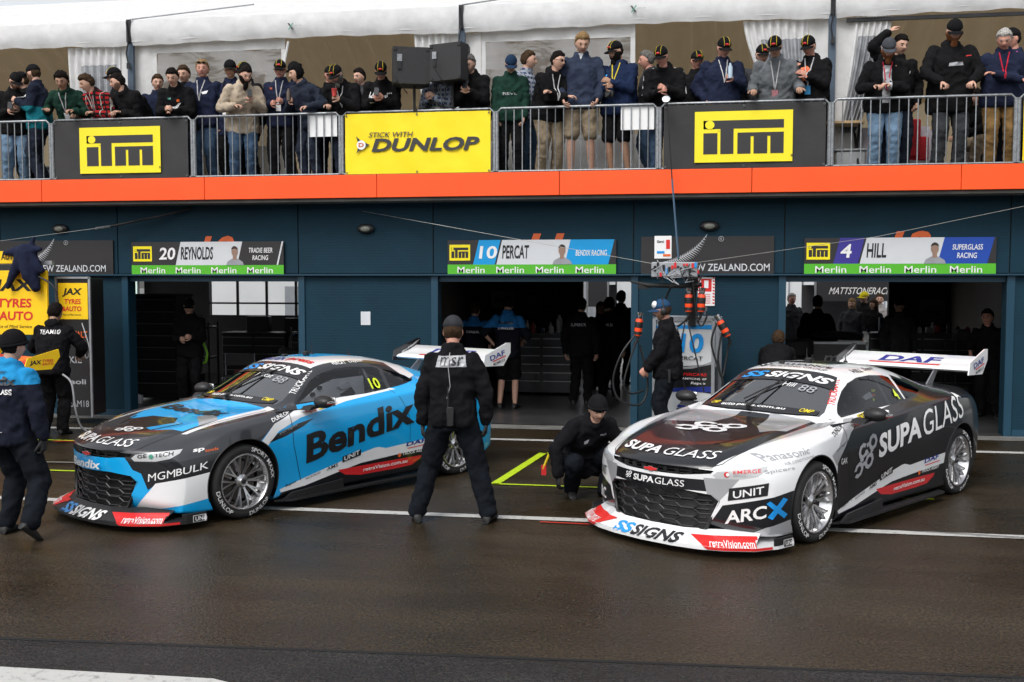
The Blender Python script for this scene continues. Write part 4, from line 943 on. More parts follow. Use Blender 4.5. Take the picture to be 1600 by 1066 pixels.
for x0, x1, lab in ((-11.0,-8.985,'charcoal NEW ZEALAND.COM board with silver fern at the left end'), (-.69,1.185,'charcoal NEW ZEALAND.COM board with silver fern between the middle and right garages')):
    t = empty('fern_board', ((x0+x1)/2, FY, 2.22), 0, lab, 'sign', 'fern boards between the garages'); ox = (x0+x1)/2
    m = MB(); m.box((0, -.02, .285), (x1-x0, .03, .57)); m.build('board', SK, t)
    m = MB(); fern(m, -.62, .20, .62, -.039, 0); put_text(m, 'R', .20-.11+.10, .52, .02, .03, -.039, .02); m.tube([(.20+.035*cos(2*pi*i/14), -.039, .535+.035*sin(2*pi*i/14)) for i in range(14)], .003, 4, closed=True); m.build('fern', SW_, t)
    m = MB(); put_text(m, 'NEW ZEALAND.COM', -.30, .075, 1.18, .105, -.039, .05); m.build('lettering', SW_, t)
# safety poster
t = empty('safety_poster', (.245, FY, 1.80), 0, 'red and white striped safety poster on the wall behind the equipment cabinet', 'poster')
m = MB(); m.box((0, -.01, .20), (.24, .012, .41)); m.build('sheet', VINW, t)
m = MB()
for i in range(9):
    z = .02+i*.045
    for sx_ in (-1, 1): put_poly(m, [(sx_*.117, z), (sx_*.117, z+.022), (sx_*.09, z+.030), (sx_*.09, z+.008)], -.018, 0)
put_poly(m, [(-.075,.20),(.075,.20),(.075,.385),(-.075,.385)], -.018, 0); put_poly(m, [(-.03,.25),(.03,.25),(.03,.36),(-.03,.36)], -.021, 1)
for i in range(5): put_poly(m, [(-.06,.03+i*.03),(.06,.03+i*.03),(.06,.04+i*.03),(-.06,.04+i*.03)], -.018, 0)
m.build('print', [VINR, VINW], t)
# ---- barriers with banners
BK = mat('banner_black', (.030,.029,.030), .75, 0, 0, .12, 2, .3, 6); BY = mat('banner_yellow', s2l(250,222,8), .6, 0, 0, .04, 1.2, .3, 5)
bx = [-14.46,-12.12,-9.78,-7.43,-5.09,-2.77,-.44,1.89,4.28,6.62]; RY = 14.99
blab = ['galvanised crowd barrier at the far left end', 'bare crowd barrier left of the first black banner', 'crowd barrier carrying the left black and yellow banner', 'bare crowd barrier between the left black banner and the yellow one', 'crowd barrier carrying the yellow tyre banner', 'bare crowd barrier right of the yellow tyre banner', 'crowd barrier carrying the right black and yellow banner', 'bare crowd barrier at the right under the big bearded man', 'crowd barrier at the right end with a yellow banner edge']
def banner(i, m_, label, draw):
    a, c = bx[i]+.07, bx[i+1]-.07
    if i == 8: c = a+.75
    t = empty('banner', ((a+c)/2, RY-.03, 3.72), 0, label, 'banner', 'sponsor banners tied to the barriers')
    z0, z1 = 3.715, 4.60; ox, oz = (a+c)/2, 3.72; b = MB(); nx, nz = 30, 12
    f = lambda x, z: RY-.034+.006*sin((x-a)*5.1)*sin((z-z0)*5)+.004*sin((x-a)*13+z*9)
    b.add([(a+(c-a)*i_/nx-ox, f(a+(c-a)*i_/nx, z0+(z1-z0)*j/nz)-RY+.03, z0+(z1-z0)*j/nz-oz) for i_ in range(nx+1) for j in range(nz+1)], [(i_*(nz+1)+j, (i_+1)*(nz+1)+j, (i_+1)*(nz+1)+j+1, i_*(nz+1)+j+1) for i_ in range(nx) for j in range(nz)])
    b.build('cloth', m_, t, 180); b = MB(); draw(b, a, c)
    b.v = [(x-ox, y-RY+.03-.010, z-oz) for x, y, z in b.v]; b.build('print', SM, t)
    for u in (.01, .5, .99):
        for z in (z0+.03, z1-.03): b = MB(); b.tube([(a+(c-a)*u-ox+.012*cos(q), -.016, z-oz+.012*sin(q)) for q in [2*pi*k/8 for k in range(8)]], .004, 4, closed=True); b.build('eyelet', GALV, t)
        b = MB(); b.tube([(a+(c-a)*u-ox, -.012, z1-.03-oz), (a+(c-a)*u-ox, -.01, z1+.07-oz)], .004, 4); b.build('cable_tie', SATIN, t)
for i, (a, c) in enumerate(zip(bx, bx[1:])):
    t = empty('crowd_barrier', ((a+c)/2, RY, 3.66), 0, blab[i], 'barrier', 'crowd barriers along the balcony'); h = (c-a)/2-.03
    m = MB(); m.tube([(-h, 0, .02), (-h, 0, .92), (-h+.05, 0, .97), (h-.05, 0, .97), (h, 0, .92), (h, 0, .02)], .019, 10); m.tube([(-h, 0, .07), (h, 0, .07)], .016, 8); m.build('frame', GALV, t, 50)
    m = MB(); n = 19
    for k in range(1, n): m.tube([(-h+2*h*k/n, 0, .07), (-h+2*h*k/n, 0, .96)], .0085, 6, cap=False)
    m.build('bars', GALV, t, 60)
    for sg in (-1, 1):
        m = MB(); m.box((sg*(h+.012), 0, .50), (.035, .05, .86), bev=.005); m.build('post', GALV, t)
def d_itm(b, a, c, u0=.16, u1=.83):
    w = c-a; itm(b, a+w*(.195), 3.80, w*.605, .70, RY-.042, 1, 0, .003); put_text(b, 'R', a+w*.79, 3.86, .03, .035, RY-.05, .02, 0, 0)
def d_dun(b, a, c):
    w = c-a; y = RY-.042; put_text(b, 'STICK WITH', a+w*.165, 4.25, w*.30, .075, y, .03, .3, 12); put_text(b, 'DUNLOP', a+w*.185, 4.04, w*.72, .195, y, .16, .35, 12)
    cx, cz = a+w*.115, 4.145; put_poly(b, [(cx-.08, cz+.13), (cx-.02, cz+.075), (cx+.13, cz), (cx-.02, cz-.075), (cx-.08, cz-.13), (cx-.05, cz-.04), (cx-.05, cz+.04)], y, 12)
    put_poly(b, [(cx+.068*cos(2*pi*i/18), cz+.068*sin(2*pi*i/18)) for i in range(18)], y-.003, 11); put_text(b, 'D', cx-.04, cz-.03, .08, .06, y-.006, .14, 0, 9)
banner(2, BK, 'black banner with yellow framed ITM lettering at the left', d_itm)
banner(4, BY, 'yellow banner reading STICK WITH DUNLOP', d_dun)
banner(6, BK, 'black banner with yellow framed ITM lettering at the right', d_itm)
banner(8, BY, 'yellow banner just showing at the right edge', lambda b, a, c: put_text(b, 'DUNLOP', a+.12, 4.10, .5, .08, RY-.042, .16, .35, 12))
# two blank white boards on the rails
for p0, p1, lab in (((482,178),(526,213),'blank white board tied to the barrier left of the yellow banner'), ((970,163),(1022,202),'blank white board tied to the barrier below the man with the camera')):
    a = at(*p0, RY); c = at(*p1, RY); m = MB(); m.box(((a[0]+c[0])/2, RY+.03, (a[1]+c[1])/2), (c[0]-a[0], .012, a[1]-c[1]), bev=.002); tag(m.build('white_board', VINW), lab, 'board')
# ---- marquee on the balcony
def fabric(name, col, trans=.35, bump=.15, bs=7):
    m = bpy.data.materials.new(name); m.use_nodes = True; n = m.node_tree.nodes; l = m.node_tree.links; n.remove(n['Principled BSDF'])
    d = n.new('ShaderNodeBsdfDiffuse'); d.inputs[0].default_value = (*col, 1); t = n.new('ShaderNodeBsdfTranslucent'); t.inputs[0].default_value = (*col, 1)
    x = n.new('ShaderNodeMixShader'); x.inputs[0].default_value = trans; l.new(d.outputs[0], x.inputs[1]); l.new(t.outputs[0], x.inputs[2]); l.new(x.outputs[0], n['Material Output'].inputs[0])
    tc = n.new('ShaderNodeTexCoord'); s = n.new('ShaderNodeTexNoise'); s.inputs['Scale'].default_value = bs; s.inputs['Detail'].default_value = 4; l.new(tc.outputs['Object'], s.inputs['Vector'])
    b = n.new('ShaderNodeBump'); b.inputs['Strength'].default_value = bump; b.inputs['Distance'].default_value = .05; l.new(s.outputs[0], b.inputs['Height']); l.new(b.outputs[0], d.inputs['Normal'])
    mr = n.new('ShaderNodeMapRange'); mr.inputs[1].default_value = .3; mr.inputs[2].default_value = .75; mr.inputs[3].default_value = .86; mr.inputs[4].default_value = 1.04; l.new(s.outputs[0], mr.inputs[0])
    vm = n.new('ShaderNodeVectorMath'); vm.operation = 'SCALE'; vm.inputs[0].default_value = col; l.new(mr.outputs[0], vm.inputs['Scale']); l.new(vm.outputs[0], d.inputs[0]); return m
PVC = fabric('white_pvc', (.84,.85,.86), .30); LINER = fabric('tan_liner', (.62,.50,.33), .6, .1, 3); 
def film(name, a=.5):
    m = bpy.data.materials.new(name); m.use_nodes = True; n = m.node_tree.nodes; l = m.node_tree.links; n.remove(n['Principled BSDF'])
    t = n.new('ShaderNodeBsdfTransparent'); t.inputs[0].default_value = (.80,.80,.80, 1); g = n.new('ShaderNodeBsdfGlossy'); g.inputs[1].default_value = .12; g.inputs[0].default_value = (.8,.82,.85, 1)
    d = n.new('ShaderNodeBsdfDiffuse'); d.inputs[0].default_value = (.45,.46,.48, 1)
    tc = n.new('ShaderNodeTexCoord'); mp = n.new('ShaderNodeMapping'); mp.inputs['Scale'].default_value = (1.2, 1, 4); mp.inputs['Rotation'].default_value = (0, .5, 0); s = n.new('ShaderNodeTexNoise'); s.inputs['Scale'].default_value = 1.6; s.inputs['Detail'].default_value = 3; s.inputs['Distortion'].default_value = 1.0
    l.new(tc.outputs['Object'], mp.inputs[0]); l.new(mp.outputs[0], s.inputs['Vector'])
    b = n.new('ShaderNodeBump'); b.inputs['Strength'].default_value = .25; b.inputs['Distance'].default_value = .05; l.new(s.outputs[0], b.inputs['Height']); l.new(b.outputs[0], g.inputs['Normal'])
    r = n.new('ShaderNodeMapRange'); r.inputs[1].default_value = .35; r.inputs[2].default_value = .70; r.inputs[3].default_value = .18; r.inputs[4].default_value = .28; l.new(s.outputs[0], r.inputs[0])
    x = n.new('ShaderNodeMixShader'); x2 = n.new('ShaderNodeMixShader'); l.new(r.outputs[0], x2.inputs[0]); l.new(t.outputs[0], x2.inputs[1]); l.new(d.outputs[0], x2.inputs[2])
    x.inputs[0].default_value = .10; l.new(x2.outputs[0], x.inputs[1]); l.new(g.outputs[0], x.inputs[2]); l.new(x.outputs[0], n['Material Output'].inputs[0]); return m
FILM = film('clear_film')
TE = empty('marquee', (0, 15.9, 3.66), 0, 'long white marquee with tan pleated lining covering the balcony', 'marquee')
def tpart(mb, name, m, smooth=None, par=None):
    mb.v = [(v[0], v[1]-15.9, v[2]-3.66) for v in mb.v]; return mb.build(name, m, par or TE, smooth)
TY = 15.9
legs = [-25.4,-19.9,-14.4,-8.93,-3.46,2.0,7.5]
def grid(nx, nz, f, flip=False):
    m = MB(); m.add([f(i/nx, j/nz) for i in range(nx+1) for j in range(nz+1)], [(i*(nz+1)+j, (i+1)*(nz+1)+j, (i+1)*(nz+1)+j+1, i*(nz+1)+j+1) for i in range(nx) for j in range(nz)]); return m
for a, c in zip(legs, legs[1:]):
    def val(u, v, a=a, c=c):
        x = a+.03+(c-a-.06)*u; bot = 5.925+.05*sin(pi*u)*0+.035*sin(pi*u)+.012*sin(x*9)*sin(x*3.3); top_ = 6.335
        return (x, TY-.03-.04*sin(pi*v)+.012*sin(x*7+v*3)*(1-v), bot+(top_-bot)*v)
    tpart(grid(60, 8, val), 'valance', PVC, 180)
    tpart(grid(60, 2, lambda u, v, a=a, c=c: (a+.03+(c-a-.06)*u, TY-.045+.02*v, 5.99+.035*sin(pi*u)+.10*v)), 'hem_band', PVC, 180)
    def roof(u, v, a=a, c=c): x = a+(c-a)*u; return (x, TY+3.25*v, 6.33+1.25*v-.06*sin(pi*u)*sin(pi*v))
    tpart(grid(20, 10, roof), 'roof_sheet', PVC, 180)
    tpart(grid(8, 4, lambda u, v, a=a, c=c: (a+(c-a)*u, TY+3.25+3.25*v, 7.58-1.45*v)), 'roof_sheet', PVC, 180)
    def lin(u, v, a=a, c=c):
        x = a+(c-a)*u; return (x, TY+3.2+3.3*v, 7.40-1.50*v-.20*abs(sin(x*6.5+.4*sin(x*2)))-.04*sin(pi*v))
    tpart(grid(220, 6, lin), 'lining', LINER, 180)
    tpart(grid(120, 2, lambda u, v, a=a, c=c: (a+(c-a)*u, TY+6.45+.03*abs(sin((a+(c-a)*u)*11)), 3.66+2.3*v)), 'back_wall', LINER, 180)
    tpart(grid(4, 2, lambda u, v, a=a, c=c: (a+(c-a)*u, TY+.1+3.1*v, 6.20+1.20*v)), 'lining', LINER, 180)
ALU = mat('aluminium', (.45,.47,.50), .4, .7, 0, .15); BLUEP = mat('blue_grey_post', (.07,.10,.14), .5, .3)
for x in legs:
    m = MB(); m.box((x, TY, 4.95), (.10, .07, 2.60), bev=.005); lg = tpart(m, 'leg', BLUEP)
    m = MB(); m.box((x-.0, TY-.06, 6.16), (.07, .03, .36)); m.tube([(x-.02, TY-.09, 6.3), (x+.01, TY-.09, 6.0), (x-.03, TY-.09, 5.8), (x, TY-.09, 5.62)], .012, 5); m.box((x, TY-.09, 5.60), (.05, .03, .09)); tpart(m, 'ratchet_strap', DARKM)
m = MB(); m.tube([(-8.9, TY-.06, 6.34), (-7.2, TY+.9, 6.75)], .012, 5); tpart(m, 'guy_rope', GALV); m = MB(); m.tube([(-3.44, TY-.06, 6.34), (-2.1, TY+.9, 6.75)], .012, 5); tpart(m, 'guy_rope', GALV)
m = MB(); m.box((5.0, TY+.02, 5.90), (5.6, .05, .05)); tpart(m, 'gutter', DARKM)
for px, py in ((455,42),(990,15)):
    x, z = at(px, py, TY-.07); m = MB(); put_poly(m, [(x-.05,z+.05),(x-.02,z+.05),(x+.05,z-.05),(x+.02,z-.05)], TY-.10, 0); put_poly(m, [(x+.05,z+.05),(x+.03,z+.05),(x-.04,z-.05),(x-.02,z-.05)], TY-.102, 1); put_text(m, 'event hire', x+.06, z, .12, .03, TY-.10, 0, 0, 2); tpart(m, 'maker_mark', [VINK, VINT, VING])
# side walls: px spans at the wall plane
WY = 15.98
def xz(px, py): return at(px, py, WY)
def wall(px0, px1, name, m, z0=3.68, z1=5.95, wob=.02, n=20):
    a, c = xz(px0, 150)[0], xz(px1, 150)[0]
    tpart(grid(n, 10, lambda u, v: (a+(c-a)*u, WY+wob*sin((a+(c-a)*u)*17+v*2), z0+(z1-z0)*v)), name, m, 180); return a, c
def window_wall(px0, px1, head=78):
    a, c = xz(px0, 150)[0], xz(px1, 150)[0]; zt = xz((px0+px1)/2, head)[1]; b = .07
    tpart(grid(12, 2, lambda u, v: (a+(c-a)*u, WY+.012*sin(u*30), zt+(5.98-zt)*v)), 'wall_header', PVC, 180)
    tpart(grid(12, 4, lambda u, v: (a+(c-a)*u, WY+.012*sin(u*30), 3.68+.62*v)), 'wall_skirt', PVC, 180)
    for q in (a, c-b): tpart(grid(1, 6, lambda u, v: (q+b*u, WY-.003, 4.30+(zt-4.30)*v)), 'wall_edge', PVC, 180)
    tpart(grid(30, 12, lambda u, v: (a+b+(c-a-2*b)*u, WY+.018*sin(u*9+v*7)+.01*sin(u*23-v*4), 4.30+(zt-4.30)*v)), 'clear_window', FILM, 180)
wall(185, 240, 'wall_panel', PVC); window_wall(240, 447, 80); wall(700, 752, 'wall_panel', PVC); window_wall(752, 992, 62); wall(1262, 1300, 'wall_panel', PVC); wall(1304, 1335, 'wall_panel', PVC)
def curtain(t0, t1, b0, b1, zt, zb, folds, mats, split=.5, y=WY-.03, amp=.05):
    """gathered cloth: top and bottom px spans, pleats converging"""
    m = MB(); nx, nz = folds*8, 12; at0, at1, ab0, ab1 = xz(t0, 100)[0], xz(t1, 100)[0], xz(b0, 100)[0], xz(b1, 100)[0]; vs = []; fs = []; mi = []
    for i in range(nx+1):
        u = i/nx
        for j in range(nz+1):
            v = j/nz; w = v**1.4; x = (at0+(at1-at0)*u)*(1-w)+(ab0+(ab1-ab0)*u)*w
            vs.append((x, y-amp*sin(u*folds*2*pi)*(.5+.5*v), zt+(zb-zt)*v))
    for i in range(nx):
        for j in range(nz): fs.append((i*(nz+1)+j, (i+1)*(nz+1)+j, (i+1)*(nz+1)+j+1, i*(nz+1)+j+1)); mi.append(1 if split < i/nx < .92 and j > 1 else 0)
    m.add(vs, fs); m.m = mi; tpart(m, 'curtain', mats, 180)
GFILM = mat('gathered_film', (.28,.29,.31), .15, 0, .6, .3, 8)
curtain(108, 190, 118, 184, 5.95, 4.2, 7, [PVC, GFILM], .22)
curtain(648, 702, 672, 704, 5.95, 4.3, 5, [PVC, GFILM], .3)
curtain(1160, 1262, 1232, 1262, 5.95, 4.3, 8, [PVC, GFILM], .22)
curtain(1335, 1392, 1312, 1340, 5.95, 4.3, 6, [PVC, GFILM], .12)
m = MB(); a = xz(453, 66); c = xz(440, 130); m.tube([(a[0], WY-.06, a[1]), (c[0], WY-.05, c[1])], .02, 6); tpart(m, 'edge_rope', PVC)
# ---- balcony furniture
def table(px0, px1, py, Y, cloth, label, name='table'):
    a = at(px0, py, Y)[0]; c = at(px1, py, Y)[0]; t = empty(name, ((a+c)/2, Y+.35, 3.66), 0, label, 'table'); w = c-a
    m = MB(); m.box((0, 0, .74), (w, .7, .04), bev=.005); m.build('tabletop', WOOD, t)
    for sx_ in (-1, 1):
        m = MB(); m.tube([(sx_*(w/2-.05), -.3, .0), (sx_*(w/2-.05), .25, .72)], .018, 6); m.tube([(sx_*(w/2-.05), .3, .0), (sx_*(w/2-.05), -.25, .72)], .018, 6); m.build('leg', SATIN, t)
    if cloth:
        m = MB(); n = 40; per = []
        for i in range(n): 
            q = 2*pi*i/n; per.append((max(-1, min(1, 1.3*cos(q)))*(w/2+.02), max(-1, min(1, 1.3*sin(q)))*.37, q))
        vs = [(x, y, .765) for x, y, q in per]+[(x*(1.05+.05*sin(q*9)), y*(1.08+.08*sin(q*9)), .06) for x, y, q in per]
        m.add(vs, [(i, (i+1) % n, n+(i+1) % n, n+i) for i in range(n)]+[tuple(range(n))])
        o = m.build('tablecloth', cloth, None, 60, loc=((a+c)/2, Y+.35, 3.66)); tag(o, 'cloth draped over the '+label.split(' ', 1)[1], 'tablecloth')
    return t
WOOD = mat('pale_wood', (.50,.34,.18), .5, 0, 0, .25, 4); LILAC = fabric('lilac_cloth', (.62,.58,.64), .1); WCL = fabric('white_cloth', (.62,.62,.62), .1)
table(1290, 1352, 145, 15.55, None, 'pale wooden table behind the right hand barrier')
table(1330, 1460, 190, 16.4, LILAC, 'low table standing behind the man in pale jeans')
table(880, 1010, 190, 16.5, WCL, 'low table standing behind the tall youth')
table(1520, 1640, 190, 16.6, WCL, 'low table standing behind the white haired man')
m = MB(); a = at(1422, 170, 16.2); m.box((a[0], 16.3, 4.25), (.35, .05, .55), bev=.02); m.box((a[0]+.15, 16.35, 4.1), (.30, .04, .35), bev=.02); tag(m.build('red_cover', mat('red_cloth', (.45,.01,.02), .8, bump=.3, bscale=12)), 'bright red cloth hanging over the table end', 'cloth')
for px, Y, lab in ((1330, 15.75, 'clear plastic crate under the pale wooden table'), (870, 16.1, 'grey plastic crate beside the tall youth'), (70, 16.0, 'grey plastic crate at the far left of the deck')):
    a = at(px, 240, Y)[0]; t = MB(); t.box((0, 0, .18), (.42, .35, .36), bev=.02); t.box((0, 0, .375), (.46, .39, .03), bev=.008); o = t.build('crate', mat('crate_grey', (.38,.39,.40), .35, 0, .2, .1), None, loc=(a, Y+.2, 3.66)); tag(o, lab, 'crate')
# speakers on poles
for px0, px1, pole, lab, rz in ((609, 668, 646, 'left of two black loudspeakers above the yellow banner', .34), (675, 733, 706, 'right of two black loudspeakers above the yellow banner', -.30)):
    a = at(px0, 105, 14.85); c = at(px1, 105, 14.85); w = c[0]-a[0]; x = (a[0]+c[0])/2; dz_ = .0 if px0 < 640 else .035; w *= .94; xp = at(pole, 140, 14.9)[0]
    t = empty('loudspeaker', (x, 14.95, 4.98+dz_), 0, lab, 'loudspeaker', 'loudspeakers on the balcony rail')
    R = Matrix.Rotation(rz, 4, 'Z'); m = MB(); m.prism([(-w/2,-.20),(w/2,-.20),(w/2,.02),(w/2-.08,.22),(-w/2+.08,.22),(-w/2,.02)], 'z', 0, .52, T=R); m.build('cabinet', mat('speaker_black', (.016,.016,.018), .6, 0, 0, .2, 30, .3, 150), t)
    m = MB(); d = 1 if px0 == 611 else -1
    for k, (q, z, s_) in enumerate(((.17, .36, .07), (.17, .25, .05))): m.box((d*q, -.212, z), (s_, .012, .10), mi=k)
    m.v = [R @ Vector(v) for v in m.v]; m.build('control_panel', [GALV, DARKM], t)
    for sx_ in (-1, 1):
        for z in (.03, .49): m = MB(); m.box((sx_*(w/2-.03), -.205, z), (.05, .012, .05), bev=.004); m.v = [R @ Vector(v) for v in m.v]; m.build('corner_guard', CARB, t)
    m = MB(); m.tube([(xp-x, 0, -.36), (xp-x, 0, .02)], .02, 8); m.build('pole', SATIN, t)
    m = MB(); m.tube([(d*.17, -.23, .30), (d*.19, -.27, .15), (d*.10, -.25, .0), (d*.02, -.1, -.12)], .008, 5); m.build('lead', SATIN, t)
# ---- slung cables
def cable(pts, r, m_, label, name='cable', sag=0):
    P = []
    for a, c in zip(pts, pts[1:]):
        for k in range(8): P.append(Vector(a).lerp(Vector(c), k/8)-Vector((0, 0, sag*sin(pi*k/8))))
    P.append(Vector(pts[-1])); m = MB(); m.tube(P, r, 6); return tag(m.build(name, m_, None, 60), label, name.replace('_', ' '))
A_ = lambda px, py, Y: (lambda q: (q[0], Y, q[1]))(at(px, py, Y))
STEEL = mat('wire', (.38,.38,.36), .4, .5)
cable([A_(-40,382,14.7), A_(150,357,14.9)], .0035, STEEL, 'thin pale wire running in from the left edge')
cable([A_(150,357,14.9), A_(172,354,15.1)], .02, GALV, 'silver coupling joining wire and black strap')
cable([A_(172,354,15.1), A_(255,337,15.2), A_(300,325,15.3)], .018, SATIN, 'black strap rising to the soffit above the left garage')
cable([A_(566,330,15.3), A_(820,376,14.8), A_(1025,413,14.2)], .0035, STEEL, 'thin wire sloping down across the middle name board')
cable([A_(1085,411,14.2), A_(1370,370,14.6), A_(1660,310,14.9)], .0035, STEEL, 'thin wire rising across the right name board')
# ---- paddock behind the garages
sheet('paddock', [(-60,22.7),(60,22.7),(60,60),(-60,60)], .010, CONCL)
TRW = mat('truck_white', (.62,.64,.66), .4, 0, .3, .06, 1)
t = empty('transporter', (-9, 30, 0), 0, 'long white transporter seen through the left garage', 'truck')
m = MB(); m.box((0, 0, 2.3), (12, 2.5, 3.2), bev=.05); m.build('trailer', TRW, t); m = MB(); m.box((-1, -1.27, 1.5), (3, .03, .9)); m.build('side_panel', mat('trailer_grey', (.25,.27,.30), .5), t)
for x in (-4, -3, 3.5): m = MB(); m.lathe([(.5, -.15), (.5, .15)], 24, Matrix.Translation((x, -1.1, .5)) @ Matrix.Rotation(pi/2, 4, 'X')); m.build('wheel', RUB, t, 40)
t = empty('transporter', (2.5, 33, 0), 0, 'white transporter side wall behind the middle and right garages', 'truck')
m = MB(); m.box((0, 0, 2.0), (11, 2.5, 4.0), bev=.05); m.build('trailer', TRW, t); m = MB()
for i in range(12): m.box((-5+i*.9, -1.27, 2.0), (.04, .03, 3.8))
m.build('ribs', mat('trailer_grey', (.25,.27,.30), .5), t)  # ribs share the plain mid grey of the other trailer's side panel
def gazebo(px0, px1, Y, z0, z1, label, text, frame=True):
    a = at(px0, 450, Y)[0]; c = at(px1, 450, Y)[0]; t = empty('gazebo', ((a+c)/2, Y, 0), 0, label, 'gazebo'); w = c-a
    m = MB(); m.prism([(-w/2, z0), (w/2, z0), (w/2, z1), (-w/2, z1)], 'y', -.02, .0); m.add([(-w/2, 0, z1), (w/2, 0, z1), (w/2, 3, z1), (-w/2, 3, z1), (0, 1.5, z1+.9)], [(0, 1, 4), (1, 2, 4), (2, 3, 4), (3, 0, 4)]); m.build('canopy', mat('gazebo_black', (.02,.02,.024), .7), t)
    for x in (-w/2+.03, w/2-.03):
        for y in (0, 3): m = MB(); m.box((x, y, z1/2), (.05, .05, z1)); m.build('leg', ALU, t)
    if text: m = MB(); put_text(m, text, -w/2+.35, z0+.17, w-.45, .17, -.025, .06, .3); m.build('lettering', VINW, t)
    m = MB(); m.box((0, 2.9, 1.0), (w, .03, 2.0)); m.build('back_drape', mat('gazebo_black', (.02,.02,.024), .7), t)
gazebo(1272, 1392, 27, 1.62, 2.28, 'black gazebo lettered MATTSTONERACI seen through the right garage', 'MATTSTONERACI')
gazebo(916, 952, 27, 1.45, 2.3, 'dark grey gazebo seen through the middle garage', None)
# ---- garage contents
BLKM = mat('cabinet_black', (.012,.012,.013), .35, 0, .3, .15)
def tool_chest(x0, x1, Y, h, rows, label, top_items=True):
    t = empty('tool_chest', ((x0+x1)/2, Y, .012), 0, label, 'tool chest'); w = x1-x0
    m = MB(); m.box((0, 0, h/2), (w, .6, h-.08), bev=.01); m.box((0, 0, h-.02), (w+.03, .64, .04)); m.build('cabinet', BLKM, t)
    nc = max(1, round(w/.8))
    for c_ in range(nc):
        for r_ in range(rows):
            m = MB(); x = -w/2+w*(c_+.5)/nc; z = .12+(h-.2)*(r_+.5)/rows; m.box((x, -.305, z), (w/nc-.03, .02, (h-.2)/rows-.012), bev=.003); d = m.build('drawer', BLKM, t)
            m = MB(); m.box((x, -.325, z+(h-.2)/rows*.38), (w/nc-.06, .02, .014)); m.build('handle', mat('handle_alloy', (.30,.30,.30), .35, .8), d)
    return t
tool_chest(-3.40, -2.0, 19.6, 1.15, 6, 'black tool chest with silver drawer handles in the middle garage')
tool_chest(3.25, 5.1, 20.2, 1.18, 5, 'long black tool chest along the back of the right garage')
tool_chest(-9.75, -8.95, 17.6, 1.9, 8, 'tall black cabinet just inside the left garage door')
tool_chest(-7.9, -6.4, 20.2, 1.0, 4, 'low black tool chest on the right side of the left garage')
tool_chest(-9.6, -8.2, 20.8, 1.05, 5, 'black tool chest at the back of the left garage')
t = empty('flight_case', (2.62, 19.4, .012), 0, 'black flight case with silver edges in the right garage', 'flight case')
m = MB(); m.box((0, 0, .55), (.95, .6, 1.0), bev=.01); m.build('case', BLKM, t)
m = MB()
for sx_ in (-1, 1):
    m.box((sx_*.47, -.30, .55), (.04, .03, 1.02))
for z in (.06, 1.04): m.box((0, -.30, z), (.96, .03, .04))
m.build('edging', ALU, t); m = MB(); put_text(m, 'msr', -.28, .66, .55, .16, -.306, .12, .3); m.build('lettering', VING, t)
m = MB(); m.ell((0, 0, 1.16), (.44, .25, .08), 20, 8); m.build('padded_cover', SATIN, t, 60)
def tyre_stack(x, y, n, label):
    for k in range(n):
        m = MB(); m.lathe([(.24, 0), (.30, 0), (.335, .03), (.34, .14), (.335, .25), (.30, .28), (.24, .28), (.24, 0)], 28, close=False); o = m.build('race_tyre', RUB, None, 40, loc=(x, y, .013+k*.285)); tag(o, label % ['lowest', 'second', 'third', 'fourth', 'topmost'][k if k < n-1 else 4], 'tyre', 'stacked slick tyres in the garages')
tyre_stack(1.78, 18.5, 4, '%s tyre of the stack inside the right garage door')
tyre_stack(-7.35, 18.9, 3, '%s tyre of the stack in the left garage')
# red extinguishers
for x, y, lab in ((-7.62, 17.6, 'red fire extinguisher on the left garage floor'),):
    t = empty('fire_extinguisher', (x, y, .012), 0, lab, 'fire extinguisher'); m = MB(); m.lathe([(.0, 0), (.085, 0), (.085, .42), (.06, .50), (.025, .53), (.02, .58), (0, .58)], 20, close=False); m.build('cylinder', mat('extinguisher_red', (.35,.01,.01), .3, 0, .5), t, 40)
    m = MB(); m.box((0, 0, .60), (.05, .12, .04)); m.tube([(0, .05, .6), (.08, .06, .5), (.09, .0, .2)], .012, 6); m.build('valve', SATIN, t)
# director chair, shelves and benches of the left garage
t = empty('folding_chair', (at(372, 540, 17.2)[0], 17.2, .012), .3, 'folding chair in the left garage', 'chair')
m = MB()
for sx_ in (-1, 1): m.tube([(sx_*.25, -.22, 0), (sx_*.25, .22, .46)], .012, 6); m.tube([(sx_*.25, .22, 0), (sx_*.25, -.22, .46)], .012, 6); m.tube([(sx_*.25, .24, .0), (sx_*.25, .24, .85)], .012, 6)
m.build('frame', ALU, t); m = MB(); m.box((0, 0, .46), (.5, .42, .02)); m.build('seat', SATIN, t); m = MB(); m.box((0, .24, .74), (.5, .02, .2)); m.build('backrest', SATIN, t)
t = empty('workbench', (-8.3, 21.3, .012), 0, 'dark workbench under the left garage windows', 'workbench')
m = MB(); m.box((0, 0, .9), (2.4, .6, .05)); m.build('worktop', DARKM, t)
for i in range(4):
    m = MB(); m.box((-1.1+.73*i, 0, .44), (.06, .5, .88)); m.build('leg', DARKM, t)
for x, z, w, h, lab in ((-9.1,.93,.5,.42,'monitor with dark screen on the left garage workbench'), (-8.2,.93,.6,.38,'black box on the left garage workbench')):
    m = MB(); m.box((x, 21.25, z+h/2+.03), (w, .2, h), bev=.01); tag(m.build('equipment_box', BLKM), lab, 'box')
